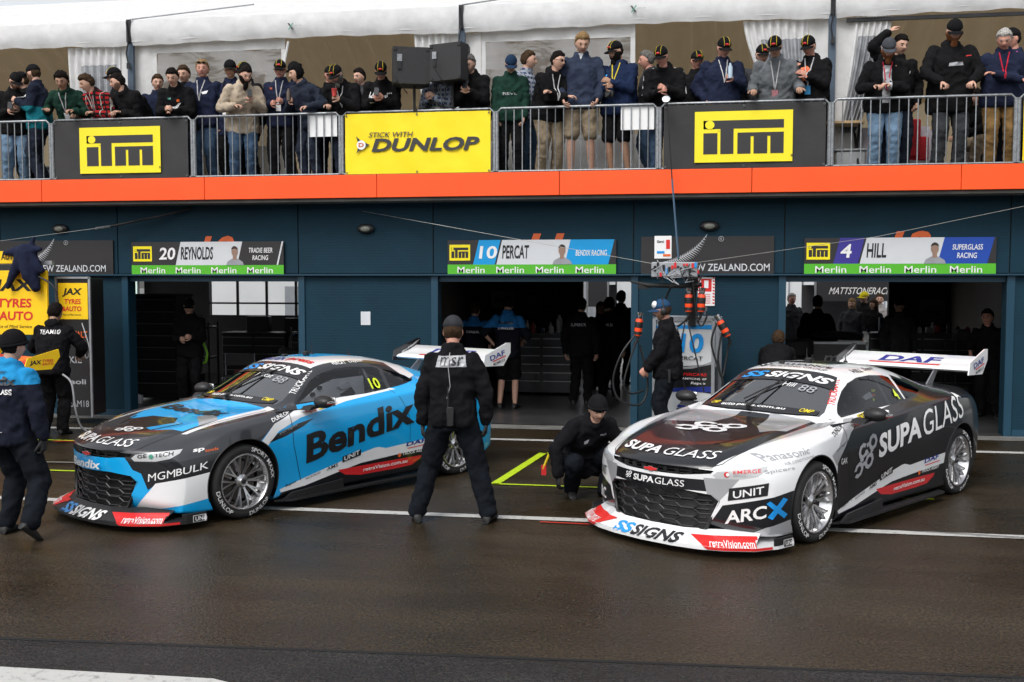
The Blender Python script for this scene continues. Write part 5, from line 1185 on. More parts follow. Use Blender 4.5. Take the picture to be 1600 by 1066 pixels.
lx = at(208, 470, 22.3)[0]; m = MB(); m.box((lx, 22.3, 1.75), (.30, .05, .85)); m.box((lx,22.27,1.75),(.22,.02,.78),mi=1); tag(m.build('glow_door_window', [ALU, emit('daylight_glow', (.75,.95,.82), .8)]), 'tall narrow door window deep in the left garage, its daylight made by glow', 'glowing window')  # emission stands in for daylight through a narrow door window
cable([A_(312,505,17.0),A_(316,530,17.0),A_(324,552,17.0),A_(322,566,17.0),A_(308,570,17.0)], .022, mat('hose_lime', (.25,.62,.03), .4), 'lime green air hose hanging in the left garage', 'air_hose')
for x0, x1, z in ((-8.6,-6.5,1.78),):
    t = empty('shelving', (-6.6, 21.8, 0), 0, 'dark shelving with boxes in the left garage', 'shelves')
    for zz in (.5, 1.0, 1.5, 2.0): m = MB(); m.box((0, 0, zz), (2.6, .5, .03)); m.build('shelf', DARKM, t)
    for sx_ in (-1.3, 0, 1.3): m = MB(); m.box((sx_, -.22, 1.05), (.04, .04, 2.1)); m.build('upright', DARKM, t)
rb = random.Random(3)
for k in range(9):
    z = [.53, 1.03, 1.53][k % 3]; x = -7.6+.28*k+rb.uniform(-.05, .05); m = MB(); h = rb.uniform(.15, .35); m.box((x, 21.75, z+h/2), (rb.uniform(.15, .25), .3, h), bev=.01)
    tag(m.build('parts_box', rb.choice([BLKM, DARKM, mat('box_grey', (.12,.12,.13), .6), mat('box_lime', (.2,.3,.03), .6)])), 'small parts box on the dark shelving of the left garage', 'box', 'parts boxes on the garage shelving')
# small clutter on the middle and right benches
for x, y, h, lab in ((-3.0,19.5,.24,'clear bottle on the middle tool chest'), (-2.55,19.45,.20,'small clear bottle at the right of the middle tool chest'), (3.75,20.1,.28,'silver bottle on the right hand tool chest'), (4.4,20.15,.22,'short silver can on the right hand tool chest')):
    m = MB(); m.lathe([(0,0),(.035,0),(.035,h*.65),(.015,h*.8),(.015,h),(0,h)], 14, close=False); tag(m.build('bottle', mat('pale_plastic', (.45,.46,.48), .4), None, 50, loc=(x, y, 1.165)), lab, 'bottle')
# posters inside
for x, z, w, h, Y, lab, c_ in ((-4.0,1.72,.5,.35,22.5,'small pale poster on the middle garage back wall',.25), (-3.3,1.6,.28,.4,22.5,'narrow teal poster on the middle garage back wall',.1), (4.9,1.5,.5,.5,22.5,'grey poster on the right garage back wall',.12)):
    m = MB(); m.box((x, Y, z), (w, .01, h)); m.box((x, Y-.008, z), (w*.7, .006, h*.3), mi=1); tag(m.build('poster', [mat('poster_%d' % int(c_*100), (c_, c_*1.1, c_*1.1), .6), VINK]), lab, 'poster')

# loose gear along the chests and floors
rb = random.Random(11); gearm = [BLKM, DARKM, mat('box_grey', (.12,.12,.13), .6), mat('gear_blue', (.02,.06,.14), .5), mat('gear_red', (.25,.02,.02), .5), mat('pale_plastic', (.45,.46,.48), .4)]
for k in range(34):
    if k < 9: x, y, z = -3.35+k*.16, 19.55, 1.165
    elif k < 20: x, y, z = 3.3+(k-9)*.17, 20.1, 1.195
    elif k < 27: x, y, z = -7.85+(k-20)*.21, 20.1, 1.015
    else: x, y, z = -9.5+(k-27)*.42, 17.0+rb.uniform(-.4, 1.5), .013
    h = rb.uniform(.06, .34) if z > .5 else rb.uniform(.12, .5); w = rb.uniform(.06, .14) if z > .5 else rb.uniform(.15, .35); m = MB()
    if rb.random() < .5: m.box((0, 0, h/2), (w, rb.uniform(.08, .2), h), bev=.008); m.box((0, 0, h+.008), (w*.6, .03, .016)); nm_ = 'gear_case'
    else: m.lathe([(0,0),(w*.4,0),(w*.42,h*.7),(w*.2,h*.85),(w*.2,h),(0,h)], 14, close=False); nm_ = 'canister'
    o = m.build(nm_, rb.choice(gearm), None, 50, loc=(x+rb.uniform(-.03, .03), y+rb.uniform(-.08, .08), z)); tag(o, 'small dark gear standing among the clutter of the garages', 'gear', 'loose gear in the garages')
for x, y, w, d, h, lab in ((-9.15,18.6,.5,.5,1.35,'dark trolley left of the crew man in the left garage'), (-7.0,19.0,.8,.5,1.25,'dark trolley at the right of the left garage'), (4.6,18.6,.5,.5,1.2,'black trolley near the right wall of the right garage')):
    t = empty('trolley', (x, y, .012), .1, lab, 'trolley')
    m = MB()
    for sx_ in (-1, 1):
        for sy_ in (-1, 1): m.box((sx_*w/2, sy_*d/2, h/2), (.03, .03, h))
    m.build('frame', DARKM, t)
    for zz in (.15, h*.5, h-.1): m = MB(); m.box((0, 0, zz), (w, d, .03)); m.box((-.08, 0, zz+.12), (w*.4, d*.6, .2), bev=.01); m.build('shelf', BLKM, t)
race_car('race_car', (-4.79,9.41), 59.2, 'blue', 'light blue and charcoal racing coupe with BENDIX across its door')
race_car('race_car', (.30,9.44), 54, 'black', 'white-nosed black racing coupe with SUPAGLASS across its door')
# ================================================================ PEOPLE
def head_data():
    import numpy as np
    n, m_ = 56, 40; V = []; F = []
    for i in range(m_+1):
        t = pi*i/m_
        for j in range(n):
            a = 2*pi*j/n; d = (sin(t)*cos(a), sin(t)*sin(a), cos(t)); x, y, z = d[0]*.077, d[1]*.098, d[2]*.118
            q = max(0, -d[2])
            x *= 1-.30*q**1.4
            if y > 0: y *= 1-.50*min(1, q*1.3)
            else: y *= 1-.10*q
            if y < 0:
                w = min(1, -d[1]*1.6)
                y = -abs(y)**1.0 if 1 else y
                nose = math.exp(-(x/.013)**2)*max(0, min(1, (.028-z)/.050))*(1 if z > -.024 else math.exp(-((z+.024)/.007)**2))
                y -= .028*nose*w
                y += .011*math.exp(-((abs(x)-.031)/.016)**2-((z-.010)/.014)**2)*w
                y -= .006*math.exp(-((z-.032)/.010)**2-(x/.05)**2)*w
                y -= .006*math.exp(-((z+.055)/.009)**2-(x/.024)**2)*w
                y += .004*math.exp(-((z+.070)/.006)**2-(x/.022)**2)*w
                y -= .010*math.exp(-((z+.094)/.016)**2-(x/.026)**2)*w
            V.append((x, y, z))
    for i in range(m_):
        for j in range(n): F.append((i*n+j, (i+1)*n+j, (i+1)*n+(j+1) % n, i*n+(j+1) % n))
    return V, F
HV, HF = head_data()
def hair_dir(x, y, z, style):
    """how far a head point lies inside the hairline (0 at its edge)"""
    if style == 'cap': return min(1, max(0, (z-.020-.10*max(0, -y-.0)*0)/.03))
    if style == 'beanie': return min(1, max(0, (z-.012+.25*max(0, y)*1.0)/.02))
    if style == 'under':  # hair seen below a cap
        return min(1, max(0, (y-.010)/.02))*min(1, max(0, (z+.062)/.02))
    if style == 'beard':
        if y > .012: return 0
        if abs(x) < .022 and -.066 < z < -.048: return 0
        lim = -.046 if abs(x) < .034 else -.046+.045*min(1, (abs(x)-.034)/.034)
        return min(1, max(0, (lim-z)/.010))
    if style == 'long': return min(1, max(0, (z-(.050 if y < -.03 else -.09))/.02)) if y > -.05 or z > .06 else 0
    hl = .064 if y < -.055 else (.064-.040*(y+.055)/.045 if y < -.010 else (.024-.070*(y+.010)/.030 if y < .020 else -.060))
    return min(1, max(0, (z-hl)/.018))
def shell(style, thick, rough=0., seed=0, top=0.):
    m = MB(); idx = {}; rnd = random.Random(seed)
    w = [hair_dir(*v, style) for v in HV]
    vs = []
    for k, (v, ww) in enumerate(zip(HV, w)):
        d = Vector((v[0]/.077**2, v[1]/.098**2, v[2]/.118**2)).normalized(); y = v[1]
        e = ww*(thick+top*max(0, v[2])/.118)-.004*(1-ww)
        if rough and ww > .2: e += rough*noise.noise(Vector((v[0]*55+seed*7, v[1]*55, v[2]*40)))+rough*.6*noise.noise(Vector((v[0]*120+seed, v[1]*120, v[2]*70)))
        vs.append(Vector(v)+d*e)
    n = 56
    for f in HF:
        if max(w[i] for i in f) > 0: m.f.append(f); m.m.append(0)
    used = sorted({i for f in m.f for i in f}); re = {i: k for k, i in enumerate(used)}
    m.v = [tuple(vs[i]) for i in used]; m.f = [tuple(re[i] for i in f) for f in m.f]; return m
def tapered(mb, a, b, ra, rb, n=12, flat=1.):
    a, b = Vector(a), Vector(b); d = b-a; L = d.length
    if L < 1e-6: return
    d.normalize(); pts = [a-d*ra*.8, a-d*ra*.5, a, a.lerp(b, .5), b, b+d*rb*.5, b+d*rb*.8]; rr = [ra*.45, ra*.86, ra, (ra+rb)/2, rb, rb*.86, rb*.45]
    mb.tube(pts, rr, n)
def rings(mb, L, n=16):
    """L: (centre, rx, ry, Rotation) rings of an upright trunk"""
    vs = []; k = len(L)
    for c, rx, ry, R in L:
        for j in range(n):
            t = 2*pi*j/n; ct, st = cos(t), sin(t); vs.append(Vector(c)+R @ Vector((rx*math.copysign(abs(ct)**.8, ct), ry*math.copysign(abs(st)**.8, st), 0)))
    fs = [(i*n+j, i*n+(j+1) % n, (i+1)*n+(j+1) % n, (i+1)*n+j) for i in range(k-1) for j in range(n)]+[tuple(range(n-1, -1, -1)), tuple((k-1)*n+j for j in range(n))]
    mb.add(vs, fs)
def hand(mb, W, d, nrm, side, curl, s, mi):
    """palm and five fingers: W wrist, d pointing direction, nrm palm direction (towards which fingers curl)"""
    d = Vector(d).normalized(); nrm = Vector(nrm); nrm = (nrm-d*nrm.dot(d)).normalized(); sd = d.cross(nrm)*side   # sd: towards the thumb
    W = Vector(W); k0 = len(mb.v)
    P = []
    for t, w, h in ((-.02, .026, .022), (.01, .030, .020), (.05, .040, .016), (.085, .041, .013), (.096, .036, .010)):
        P.append((t, w, h))
    vs = []
    for t, w, h in P:
        for q in range(10):
            a = 2*pi*q/10; vs.append(W+d*t*s+sd*(w*cos(a))*s+nrm*(h*sin(a))*s)
    fs = [(i*10+j, i*10+(j+1) % 10, (i+1)*10+(j+1) % 10, (i+1)*10+j) for i in range(4) for j in range(10)]+[tuple(range(9, -1, -1)), tuple(40+j for j in range(10))]
    mb.add(vs, fs, mi)
    for i, (off, ln, r) in enumerate(((.030, .072, .0088), (.010, .080, .0092), (-.010, .074, .0088), (-.029, .058, .0078))):
        p = W+d*.088*s+sd*off*s; a = 0; pts = [p-d*.012*s, p]
        for k in range(3):
            a += radians(curl*(.8, 1.1, .8)[k]+4*i); p = p+(d*cos(a)+nrm*sin(a))*ln*(.45, .32, .23)[k]*s; pts.append(p)
        mb.tube(pts, [r*s, r*s*1.02, r*s*.98, r*s*.88, r*s*.70], 7, mi)
    p = W+d*.022*s+sd*.026*s; a = radians(42); c = radians(curl*.35)
    pts = [p]
    for k, ln in enumerate((.038, .032, .026)):
        dd = d*cos(a)+sd*sin(a); dd = dd*cos(c)+nrm*sin(c); p = p+dd*ln*s; pts.append(p); a -= radians(14); c += radians(curl*.25)
    mb.tube(pts, [.0125*s, .0115*s, .010*s, .0075*s], 7, mi)
def ik(S_, T, a, b, pole):
    S_, T = Vector(S_), Vector(T); v = T-S_; L = v.length
    if L > (a+b)*.985: T = S_+v*((a+b)*.985/L); v = T-S_; L = v.length
    u = v.normalized(); x = (a*a-b*b+L*L)/(2*L); h = sqrt(max(1e-6, a*a-x*x)); p = Vector(pole); p = (p-u*p.dot(u)); p = p.normalized() if p.length > 1e-4 else u.orthogonal()
    return S_+u*x+p*h, T
TEXW = bpy.data.textures.new('folds', 'CLOUDS'); TEXW.noise_scale = .13; TEXW.noise_depth = 2; TEXW.noise_type = 'HARD_NOISE'
SKINS = [mat('skin_fair', (.56,.33,.24), .5, 0, 0, .12, 30, spec=.4), mat('skin_tan', (.42,.24,.16), .5, 0, 0, .12, 30, spec=.4), mat('skin_ruddy', (.55,.27,.20), .5, 0, 0, .15, 30, spec=.4)]
HAIRS = dict(dark=(.012,.009,.008), brown=(.060,.036,.020), blond=(.30,.19,.09), grey=(.16,.15,.14), white=(.50,.48,.45), ginger=(.20,.075,.03), black=(.006,.006,.007))
def hairm(c): return mat('hair_'+c, HAIRS[c], .85, 0, 0, .6, 70, .8, 130, .12)
def cloth(c, nm=None, sheen=.0): return mat(nm or 'cloth_%d_%d_%d' % tuple(int(q*999) for q in c), c, .9, 0, 0, .25, 9, .35, 220, .12, 0, sheen)
EYEW = mat('eye_white', (.14,.11,.095), .8, spec=.02); EYED = mat('eye_dark', (.02,.015,.012), .2); LIPM = mat('lips', (.33,.12,.10), .45)
CBLK = cloth((.008,.008,.009), 'cloth_black'); CNAVY = cloth((.015,.020,.045), 'cloth_navy'); CJEAN = cloth((.055,.095,.16), 'denim_blue'); CJEANL = cloth((.16,.25,.36), 'denim_pale'); CDJ = cloth((.022,.028,.045), 'denim_dark'); CBEI = cloth((.24,.19,.13), 'chino_beige'); CCHAR = cloth((.045,.047,.052), 'cloth_charcoal')
CTAN = cloth((.22,.13,.05), 'chino_tan'); CGRY = cloth((.13,.14,.15), 'knit_grey'); CGRN = cloth((.012,.040,.028), 'sweat_green'); CSAND = cloth((.46,.38,.29), 'fleece_sand')
def plaid(name, a, b, c):
    m = cloth(a, name); n = m.node_tree.nodes; l = m.node_tree.links; p = n['Principled BSDF']; tc = n.new('ShaderNodeTexCoord'); sp = n.new('ShaderNodeSeparateXYZ'); l.new(tc.outputs['Object'], sp.inputs[0])
    def band(o, per, th):
        q = n.new('ShaderNodeMath'); q.operation = 'PINGPONG'; q.inputs[1].default_value = per/2; l.new(o, q.inputs[0]); r = n.new('ShaderNodeMath'); r.operation = 'LESS_THAN'; r.inputs[1].default_value = th; l.new(q.outputs[0], r.inputs[0]); return r.outputs[0]
    m1 = n.new('ShaderNodeMixRGB'); m1.inputs[1].default_value = (*a, 1); m1.inputs[2].default_value = (*b, 1); l.new(band(sp.outputs[2], .07, .017), m1.inputs[0])
    m2 = n.new('ShaderNodeMixRGB'); m2.inputs[2].default_value = (*b, 1); l.new(m1.outputs[0], m2.inputs[1]); l.new(band(sp.outputs[0], .07, .015), m2.inputs[0])
    m3 = n.new('ShaderNodeMixRGB'); m3.inputs[2].default_value = (*c, 1); l.new(m2.outputs[0], m3.inputs[1]); l.new(band(sp.outputs[0], .14, .006), m3.inputs[0]); l.new(m3.outputs[0], p.inputs['Base Color']); return m
def twotone(name, a, b, zs):
    """cloth whose colour changes at a seam height (in the garment's own space)"""
    m = cloth(a, name); n = m.node_tree.nodes; l = m.node_tree.links; p = n['Principled BSDF']; tc = n.new('ShaderNodeTexCoord'); sp = n.new('ShaderNodeSeparateXYZ'); l.new(tc.outputs['Object'], sp.inputs[0])
    r = n.new('ShaderNodeMath'); r.operation = 'GREATER_THAN'; r.inputs[1].default_value = zs; l.new(sp.outputs[2], r.inputs[0]); x = n.new('ShaderNodeMixRGB'); x.inputs[1].default_value = (*a, 1); x.inputs[2].default_value = (*b, 1); l.new(r.outputs[0], x.inputs[0]); l.new(x.outputs[0], p.inputs['Base Color']); return m
JOBS = []
def remesh_ob(name, mb, vox, sm, disp, m, root):
    me = mb.mesh(name, m); ob = bpy.data.objects.new(name, me); COL.objects.link(ob); ob.parent = root
    r = ob.modifiers.new('r', 'REMESH'); r.mode = 'VOXEL'; r.voxel_size = vox; r.use_smooth_shade = True
    s = ob.modifiers.new('s', 'SMOOTH'); s.factor = .5; s.iterations = sm
    if disp: d = ob.modifiers.new('d', 'DISPLACE'); d.texture = TEXW; d.strength = disp; d.mid_level = .5; d.texture_coords = 'GLOBAL'
    return ob
def person(x, y, z, label, face=0., h=1.78, lean=0., hands=None, crouch=None, head=(0., 0.), girth=1., top=CBLK, legs=CBLK, shoe=None, skin=0, hair='dark', hat=None, hatm=None, beard=None, glasses=None,
           shorts=False, sleeves=True, stance=.12, step=0., hood=False, hem=.0, curl=35, gloves=None, extras=None, group='spectators along the balcony rail', fine=False, hairstyle='short', shirt=None, lod=0):
    s = h/1.78; root = empty('person', (x, y, z), radians(face), label, 'person', group)
    V = Vector; shoe = shoe or SHOE; pm = SKINS[skin]
    hp = .93
    if crouch: hp = crouch.get('hip', .45)
    by = crouch.get('back', .12) if crouch else .10*sin(radians(lean))+.0
    pel = V((crouch.get('side', 0) if crouch else 0, by, hp))*s
    def sp(L, a, base, xx=0): return base+V((xx, -sin(radians(a))*L, cos(radians(a))*L))*s
    wst = sp(.15, lean*.6, pel); chs = sp(.20, lean*1.0, wst); sh = sp(.17, lean*1.25, chs); nb = sp(.055, lean*1.25, sh)
    Rw = Matrix.Rotation(radians(lean*.6), 3, 'X'); Rc = Matrix.Rotation(radians(lean), 3, 'X'); Rs = Matrix.Rotation(radians(lean*1.25), 3, 'X')
    hy, hpch = head        # yaw (+ turns to the viewer's right), pitch (+ looks down)
    Rh = Matrix.Rotation(radians(hy), 3, 'Z') @ Matrix.Rotation(radians(hpch), 3, 'X')
    nt_ = nb+V((0, -sin(radians(lean*.9+hpch*.3)), cos(radians(lean*.9+hpch*.3))))*.030*s
    hc = nt_+Rh @ V((0, -.022, .106))*s
    SL = [sh+Rs @ V((q*.172*s*girth**.5, .0, -.052*s)) for q in (1, -1)]
    arms = []
    hands = hands or [(.27, -.02, .86), (-.27, -.02, .86)]
    for q, S_, T in zip((1, -1), SL, hands):
        el, w = ik(S_, V(T[:3])*s, .30*s, .265*s, T[3] if len(T) > 3 else V((q*.6, .45, -.5))); arms.append((S_, el, w))
    lg = []
    for i, q in enumerate((1, -1)):
        hip = pel+V((q*.095*s*girth**.4, 0, -.03*s))
        if crouch: ft = V(crouch['feet'][i])*s; pole = V(crouch.get('poles', [(.3*q, -1, .4)]*2)[i])
        else: ft = V((q*stance, .03+step*(-q), .085))*s; pole = V((0, -1, 0))
        kn, an = ik(hip, ft, .43*s, .42*s, pole); lg.append((hip, kn, an))
    # ---- body: one continuous skin
    m = MB(); g = girth
    rings(m, [(pel-V((0, 0, .10*s)), .13*s*g, .10*s*g, Rw), (pel, .150*s*g, .105*s*g, Rw), (wst, .135*s*g, .10*s*g, Rw), (chs, .135*s*g, .095*s*g, Rc), (sh-Rs @ V((0, 0, .03*s)), .115*s*g, .070*s*g, Rs), (nb-Rs @ V((0, 0, .01*s)), .052*s, .052*s, Rs)])
    tapered(m, nb-V((0, 0, .03)), nt_+Rh @ V((0, 0, .04))*s, .056*s, .054*s)
    for S_, e, w in arms: tapered(m, S_, e, .040*s, .034*s); tapered(m, e, w, .034*s, .026*s)
    for a, k, n_ in lg: tapered(m, a, k, .080*s, .050*s); tapered(m, k, k.lerp(n_, .35), .050*s, .055*s); tapered(m, k.lerp(n_, .35), n_, .055*s, .036*s)
    body = remesh_ob('body', m, (.014 if not lod else .022), 3, 0, pm, root)
    ex = MB()
    T = lambda v: hc+Rh @ V(v)*s*1.05
    ex.add([T(v) for v in HV], HF, 0)
    for k, f in enumerate(HF):
        c = [sum(HV[i][a] for i in f)/4 for a in range(3)]
        if c[1] < -.05 and abs(c[0]) < .024 and -.065 < c[2] < -.048: ex.m[k] = 3
        if c[1] < -.05 and .013 < abs(c[0]) < .048 and .026 < c[2] < .036: ex.m[k] = 4
    for q in (-1, 1):
        ex.ell(T((q*.074, .006, -.002)), (.010*s, .020*s, .032*s), 10, 8, 0, Rh); ex.ell(T((q*.030, -.079, .009)), (.011*s,)*3, 10, 8, 1); ex.ell(T((q*.030, -.087, .009)), (.0065*s, .0045*s, .0065*s), 8, 6, 2, Rh)
    for q, (S_, e, w), hc_ in zip((1, -1), arms, hands):
        fd = (w-e).normalized(); nn = V(hc_[4]) if len(hc_) > 4 else V((0, -.3, -1)) if abs(fd.z) < .7 else V((-q, -.2, 0))
        cu = hc_[5] if len(hc_) > 5 else curl
        hd = fd if len(hc_) < 7 else V(hc_[6])
        side = -q if 1 else q
        hand(ex, w, hd, nn, q, cu, s, 5 if gloves else 0)
    JOBS.append(('body', body, ex, [pm, EYEW, EYED, LIPM, hairm(hair), gloves or pm], None))
    # ---- clothing
    m = MB(); c = .022; hem_z = pel-V((0, 0, (.12+hem)*s)); gw = g
    rings(m, [(hem_z, .190*s*gw, .150*s*gw, Rw), (hem_z+V((0, 0, .05*s)), .200*s*gw, .158*s*gw, Rw), (pel, .198*s*gw, .155*s*gw, Rw), (wst, .188*s*gw, .148*s*gw, Rw), (chs, .205*s*g**.7, .152*s*g**.7, Rc), (sh-Rs @ V((0, 0, .060*s)), .190*s, .125*s, Rs), (sh+Rs @ V((0, 0, .010*s)), .105*s, .088*s, Rs), (nb, .078*s, .078*s, Rs), (nb+Rs @ V((0, 0, .012*s)), .070*s, .072*s, Rs)])
    for q, (S_, e, w) in zip((1, -1), arms):
        tapered(m, S_, e, .072*s*g**.4, .062*s)
        if sleeves: tapered(m, e, w-(w-e).normalized()*.02*s, .064*s, .047*s)
    if hood: m.ell(nb+Rs @ V((0, .055, -.015))*s, (.11*s, .065*s, .055*s), 14, 8, 0, Rs)
    else: m.tube([nb+Rs @ V((.070*cos(2*pi*i/14), .072*sin(2*pi*i/14), .012+.014*sin(2*pi*i/14)))*s for i in range(14)], .016*s, 7, closed=True)
    nm = 'jacket' if hood or top in (CBLK, CNAVY) else 'jumper'
    tp = remesh_ob(nm, m, .017 if not lod else .026, 3, (-.045 if not fine else -.050) if not lod else .03, top, root)
    JOBS.append(('top', tp, extras, None, (root, s, pel, wst, chs, sh, nb, Rw, Rc, Rs, arms, shirt)))
    m = MB(); rings(m, [(pel-V((0, 0, .13*s)), .150*s*g, .118*s*g, Rw), (pel-V((0, 0, .03*s)), .168*s*g, .128*s*g, Rw), (wst-V((0, 0, .06*s)), .155*s*g, .120*s*g, Rw)])
    for a, k, n_ in lg:
        if shorts: tapered(m, a, a.lerp(k, .92), .108*s*g**.5, .092*s)
        else: tapered(m, a, k, .108*s*g**.5, .086*s); tapered(m, k, n_+V((0, 0, .0)), .084*s, .070*s)
    tr = remesh_ob('shorts' if shorts else 'trousers', m, .017 if not lod else .028, 3, -.040, legs, root); JOBS.append(('legs', tr, None, None, None))
    # shoes
    for q, (a, k, n_) in zip((1, -1), lg):
        b = MB(); ang = radians(crouch.get('toes', [0, 0])[0 if q > 0 else 1] if crouch else q*12); up = n_-V((0, 0, .085*s)); R = Matrix.Rotation(ang, 3, 'Z')
        tilt = Matrix.Rotation(radians(crouch.get('heel', [0, 0])[0 if q > 0 else 1] if crouch else 0), 3, 'X'); R = R @ tilt
        P = []
        for t, w, hh in ((.075, .028, .05), (.06, .036, .085), (.0, .038, .095), (-.06, .040, .070), (-.11, .046, .050), (-.165, .042, .036), (-.195, .024, .022)):
            P.append((t, w, hh))
        vs = []
        for t, w, hh in P:
            for j in range(10): aa = 2*pi*j/10; vs.append(n_+R @ V((w*cos(aa), t, -.085+hh/2+hh/2*sin(aa) if sin(aa) > 0 else -.085+hh/2+hh/2*sin(aa)))*s)
        b.add(vs, [(i*10+j, i*10+(j+1) % 10, (i+1)*10+(j+1) % 10, (i+1)*10+j) for i in range(6) for j in range(10)]+[tuple(range(9, -1, -1)), tuple(60+j for j in range(10))])
        b.build('shoe', shoe, root, 60)
    # ---- hair, hat, beard, glasses
    def headpart(mb, name, mt, sm=180, par=root): mb.v = [tuple(T(v)) for v in mb.v]; return mb.build(name, mt, par, sm)
    sd = int(abs(x)*97) % 50
    if hat is None:
        if hair != 'none': headpart(shell('long' if hairstyle in ('long', 'bun') else 'short', .012 if hairstyle != 'curly' else .022, .011 if hairstyle != 'curly' else .014, sd, .010), 'hair', hairm(hair))
        if hairstyle == 'bun': b = MB(); b.ell((0, .075, .11), (.035, .035, .03), 12, 8); headpart(b, 'hair_bun', hairm(hair))
        if hairstyle == 'long': b = MB(); b.ell((0, .05, -.08), (.085, .05, .10), 14, 10); headpart(b, 'hair_lock', hairm(hair))
    else:
        if hair != 'none': headpart(shell('under', .007, .004, sd), 'hair', hairm(hair))
        hm = hatm or CBLK
        if hat == 'beanie':
            b = shell('beanie', .016, .0, sd, .018); hb = headpart(b, 'beanie', hm)
            r_ = MB(); r_.tube([(.089*cos(2*pi*i/24), .108*sin(2*pi*i/24)-.002, .026-.028*sin(2*pi*i/24)) for i in range(24)], .014, 7, closed=True); r_.v = [tuple(T(v)) for v in r_.v]; r_.build('cuff', hm, hb, 180)
        else:
            b = shell('cap', .011, .0, sd, .014); cp = headpart(b, 'cap', hm)
            b = MB(); nn = 12; vs = []; dr = -1 if hat != 'back' else 1
            fl = .15 if hat == 'flat' else 1
            for i in range(nn+1):
                a_ = -pi*.40+pi*.80*i/nn
                for r0, ex_ in ((.0, 0), (.5, .035), (1, .070)):
                    vs.append((.086*sin(a_)*(1+.02*r0), dr*(.106*cos(a_)+ex_*cos(a_)**.6 if cos(a_) > 0 else .1*cos(a_)), .034-.020*fl*(sin(a_)**2)-.016*r0))
            k3 = len(vs); vs += [(p_[0], p_[1], p_[2]-.004) for p_ in vs]
            fs = []
            for i in range(nn):
                for j in range(2): a_, b_ = i*3+j, (i+1)*3+j; fs += [(a_, b_, b_+1, a_+1), (k3+a_+1, k3+b_+1, k3+b_, k3+a_)]
                fs.append((i*3+2, (i+1)*3+2, k3+(i+1)*3+2, k3+i*3+2))
            b.add(vs, fs); b.v = [tuple(T(v)) for v in b.v]; b.build('brim', hm, cp, 60)
            if hat == 'team':
                b = MB(); yl = VINY
                for q in (-1, 1): b.tube([(q*.034, -.102, .052), (q*.036, -.088, .095), (q*.030, -.03, .139), (q*.028, .03, .139)], .0022, 4)
                b.v = [tuple(T(v)) for v in b.v]; b.build('piping', yl, cp)
                b = MB(); b.ell((0, -.101, .072), (.026, .010, .014), 10, 6); b.v = [tuple(T(v)) for v in b.v]; b.build('front_patch', VINR, cp)
            if hat == 'white_front': b = MB(); b.ell((0, -.078, .078), (.062, .042, .048), 12, 8); b.v = [tuple(T(v)) for v in b.v]; b.build('front_panel', VINW, cp)
    if beard:
        headpart(shell('beard', .0015 if beard[1] < 2 else .014, .001 if beard[1] < 2 else .006, sd), 'beard', hairm(beard[0]) if beard[1] > 1 else mat('stubble_'+beard[0], tuple(.5*a+.5*b for a, b in zip((.35,.20,.14), HAIRS[beard[0]])), .8, 0, 0, .4, 120, spec=.1))
        if beard[1] >= 2: b = MB(); b.ell((0, -.075, -.125), (.038, .028, .045 if beard[1] == 2 else .07), 12, 8); headpart(b, 'beard', hairm(beard[0]))
    if glasses:
        b = MB(); gz = .012 if glasses != 'up' else .085; gy = -.100 if glasses != 'up' else -.088
        for q in (-1, 1): b.prism([(q*.032+.024*cos(2*pi*i/10), gz+.015*sin(2*pi*i/10)) for i in range(10)], 'y', gy-.004, gy-.001); b.tube([(q*.055, gy, gz+.004), (q*.080, -.02, gz+.004), (q*.080, .01, gz)], .0022, 4)
        b.tube([(-.01, gy-.003, gz+.004), (.01, gy-.003, gz+.004)], .0025, 4); headpart(b, 'glasses', mat('glasses_dark', (.01,.01,.012), .1), 60)
    return dict(root=root, s=s, arms=arms, T=T, Rh=Rh, nb=nb, Rc=Rc, chs=chs)
SHOE = mat('shoe_black', (.012,.012,.012), .6)
def finish_people():
    dg = bpy.context.evaluated_depsgraph_get(); dg.update()
    res = [bpy.data.meshes.new_from_object(j[1].evaluated_get(dg)) for j in JOBS]
    for (kind, ob, ex, mats, fr), me in zip(JOBS, res):
        old = ob.data; ob.modifiers.clear()
        if kind == 'body':
            n = len(me.vertices); V = [tuple(v.co) for v in me.vertices]+[tuple(v) for v in ex.v]; F = [tuple(p.vertices) for p in me.polygons]+[tuple(i+n for i in f) for f in ex.f]
            nm = bpy.data.meshes.new('body'); nm.from_pydata(V, [], F)
            for m in mats: nm.materials.append(m)
            nm.polygons.foreach_set('material_index', [0]*len(me.polygons)+ex.m); nm.polygons.foreach_set('use_smooth', [True]*len(F))
            b = bmesh.new(); b.from_mesh(nm)
            bmesh.ops.recalc_face_normals(b, faces=b.faces); b.to_mesh(nm); b.free(); ob.data = nm
        else:
            me.polygons.foreach_set('use_smooth', [True]*len(me.polygons)); ob.data = me
            if kind == 'top' and ex:
                b = bmesh.new(); b.from_mesh(me); bv = BVHTree.FromBMesh(b); b.free(); root, s, pel, wst, chs, sh, nb, Rw, Rc, Rs, arms, shirt = fr
                for e in ex: e(bv, ob, fr)
        bpy.data.meshes.remove(old)
class ChestProj:
    """projection on the garment seen square to the chest (front: n=-y, back: n=+y), in chest coordinates"""
    def __init__(s_, fr, back=False, yaw=0):
        root, s, pel, wst, chs, sh, nb, Rw, Rc, Rs, arms, shirt = fr; s_.o = chs; s_.R = Rc; s_.b = back; s_.s = s; s_.phi = None; s_.n = Rc @ Vector((0, 1 if back else -1, 0))
    def pt(s_, u, v, d): return s_.o+s_.R @ (Vector((-u if s_.b else u, 0, v))*s_.s)+s_.n*min(d, .5)
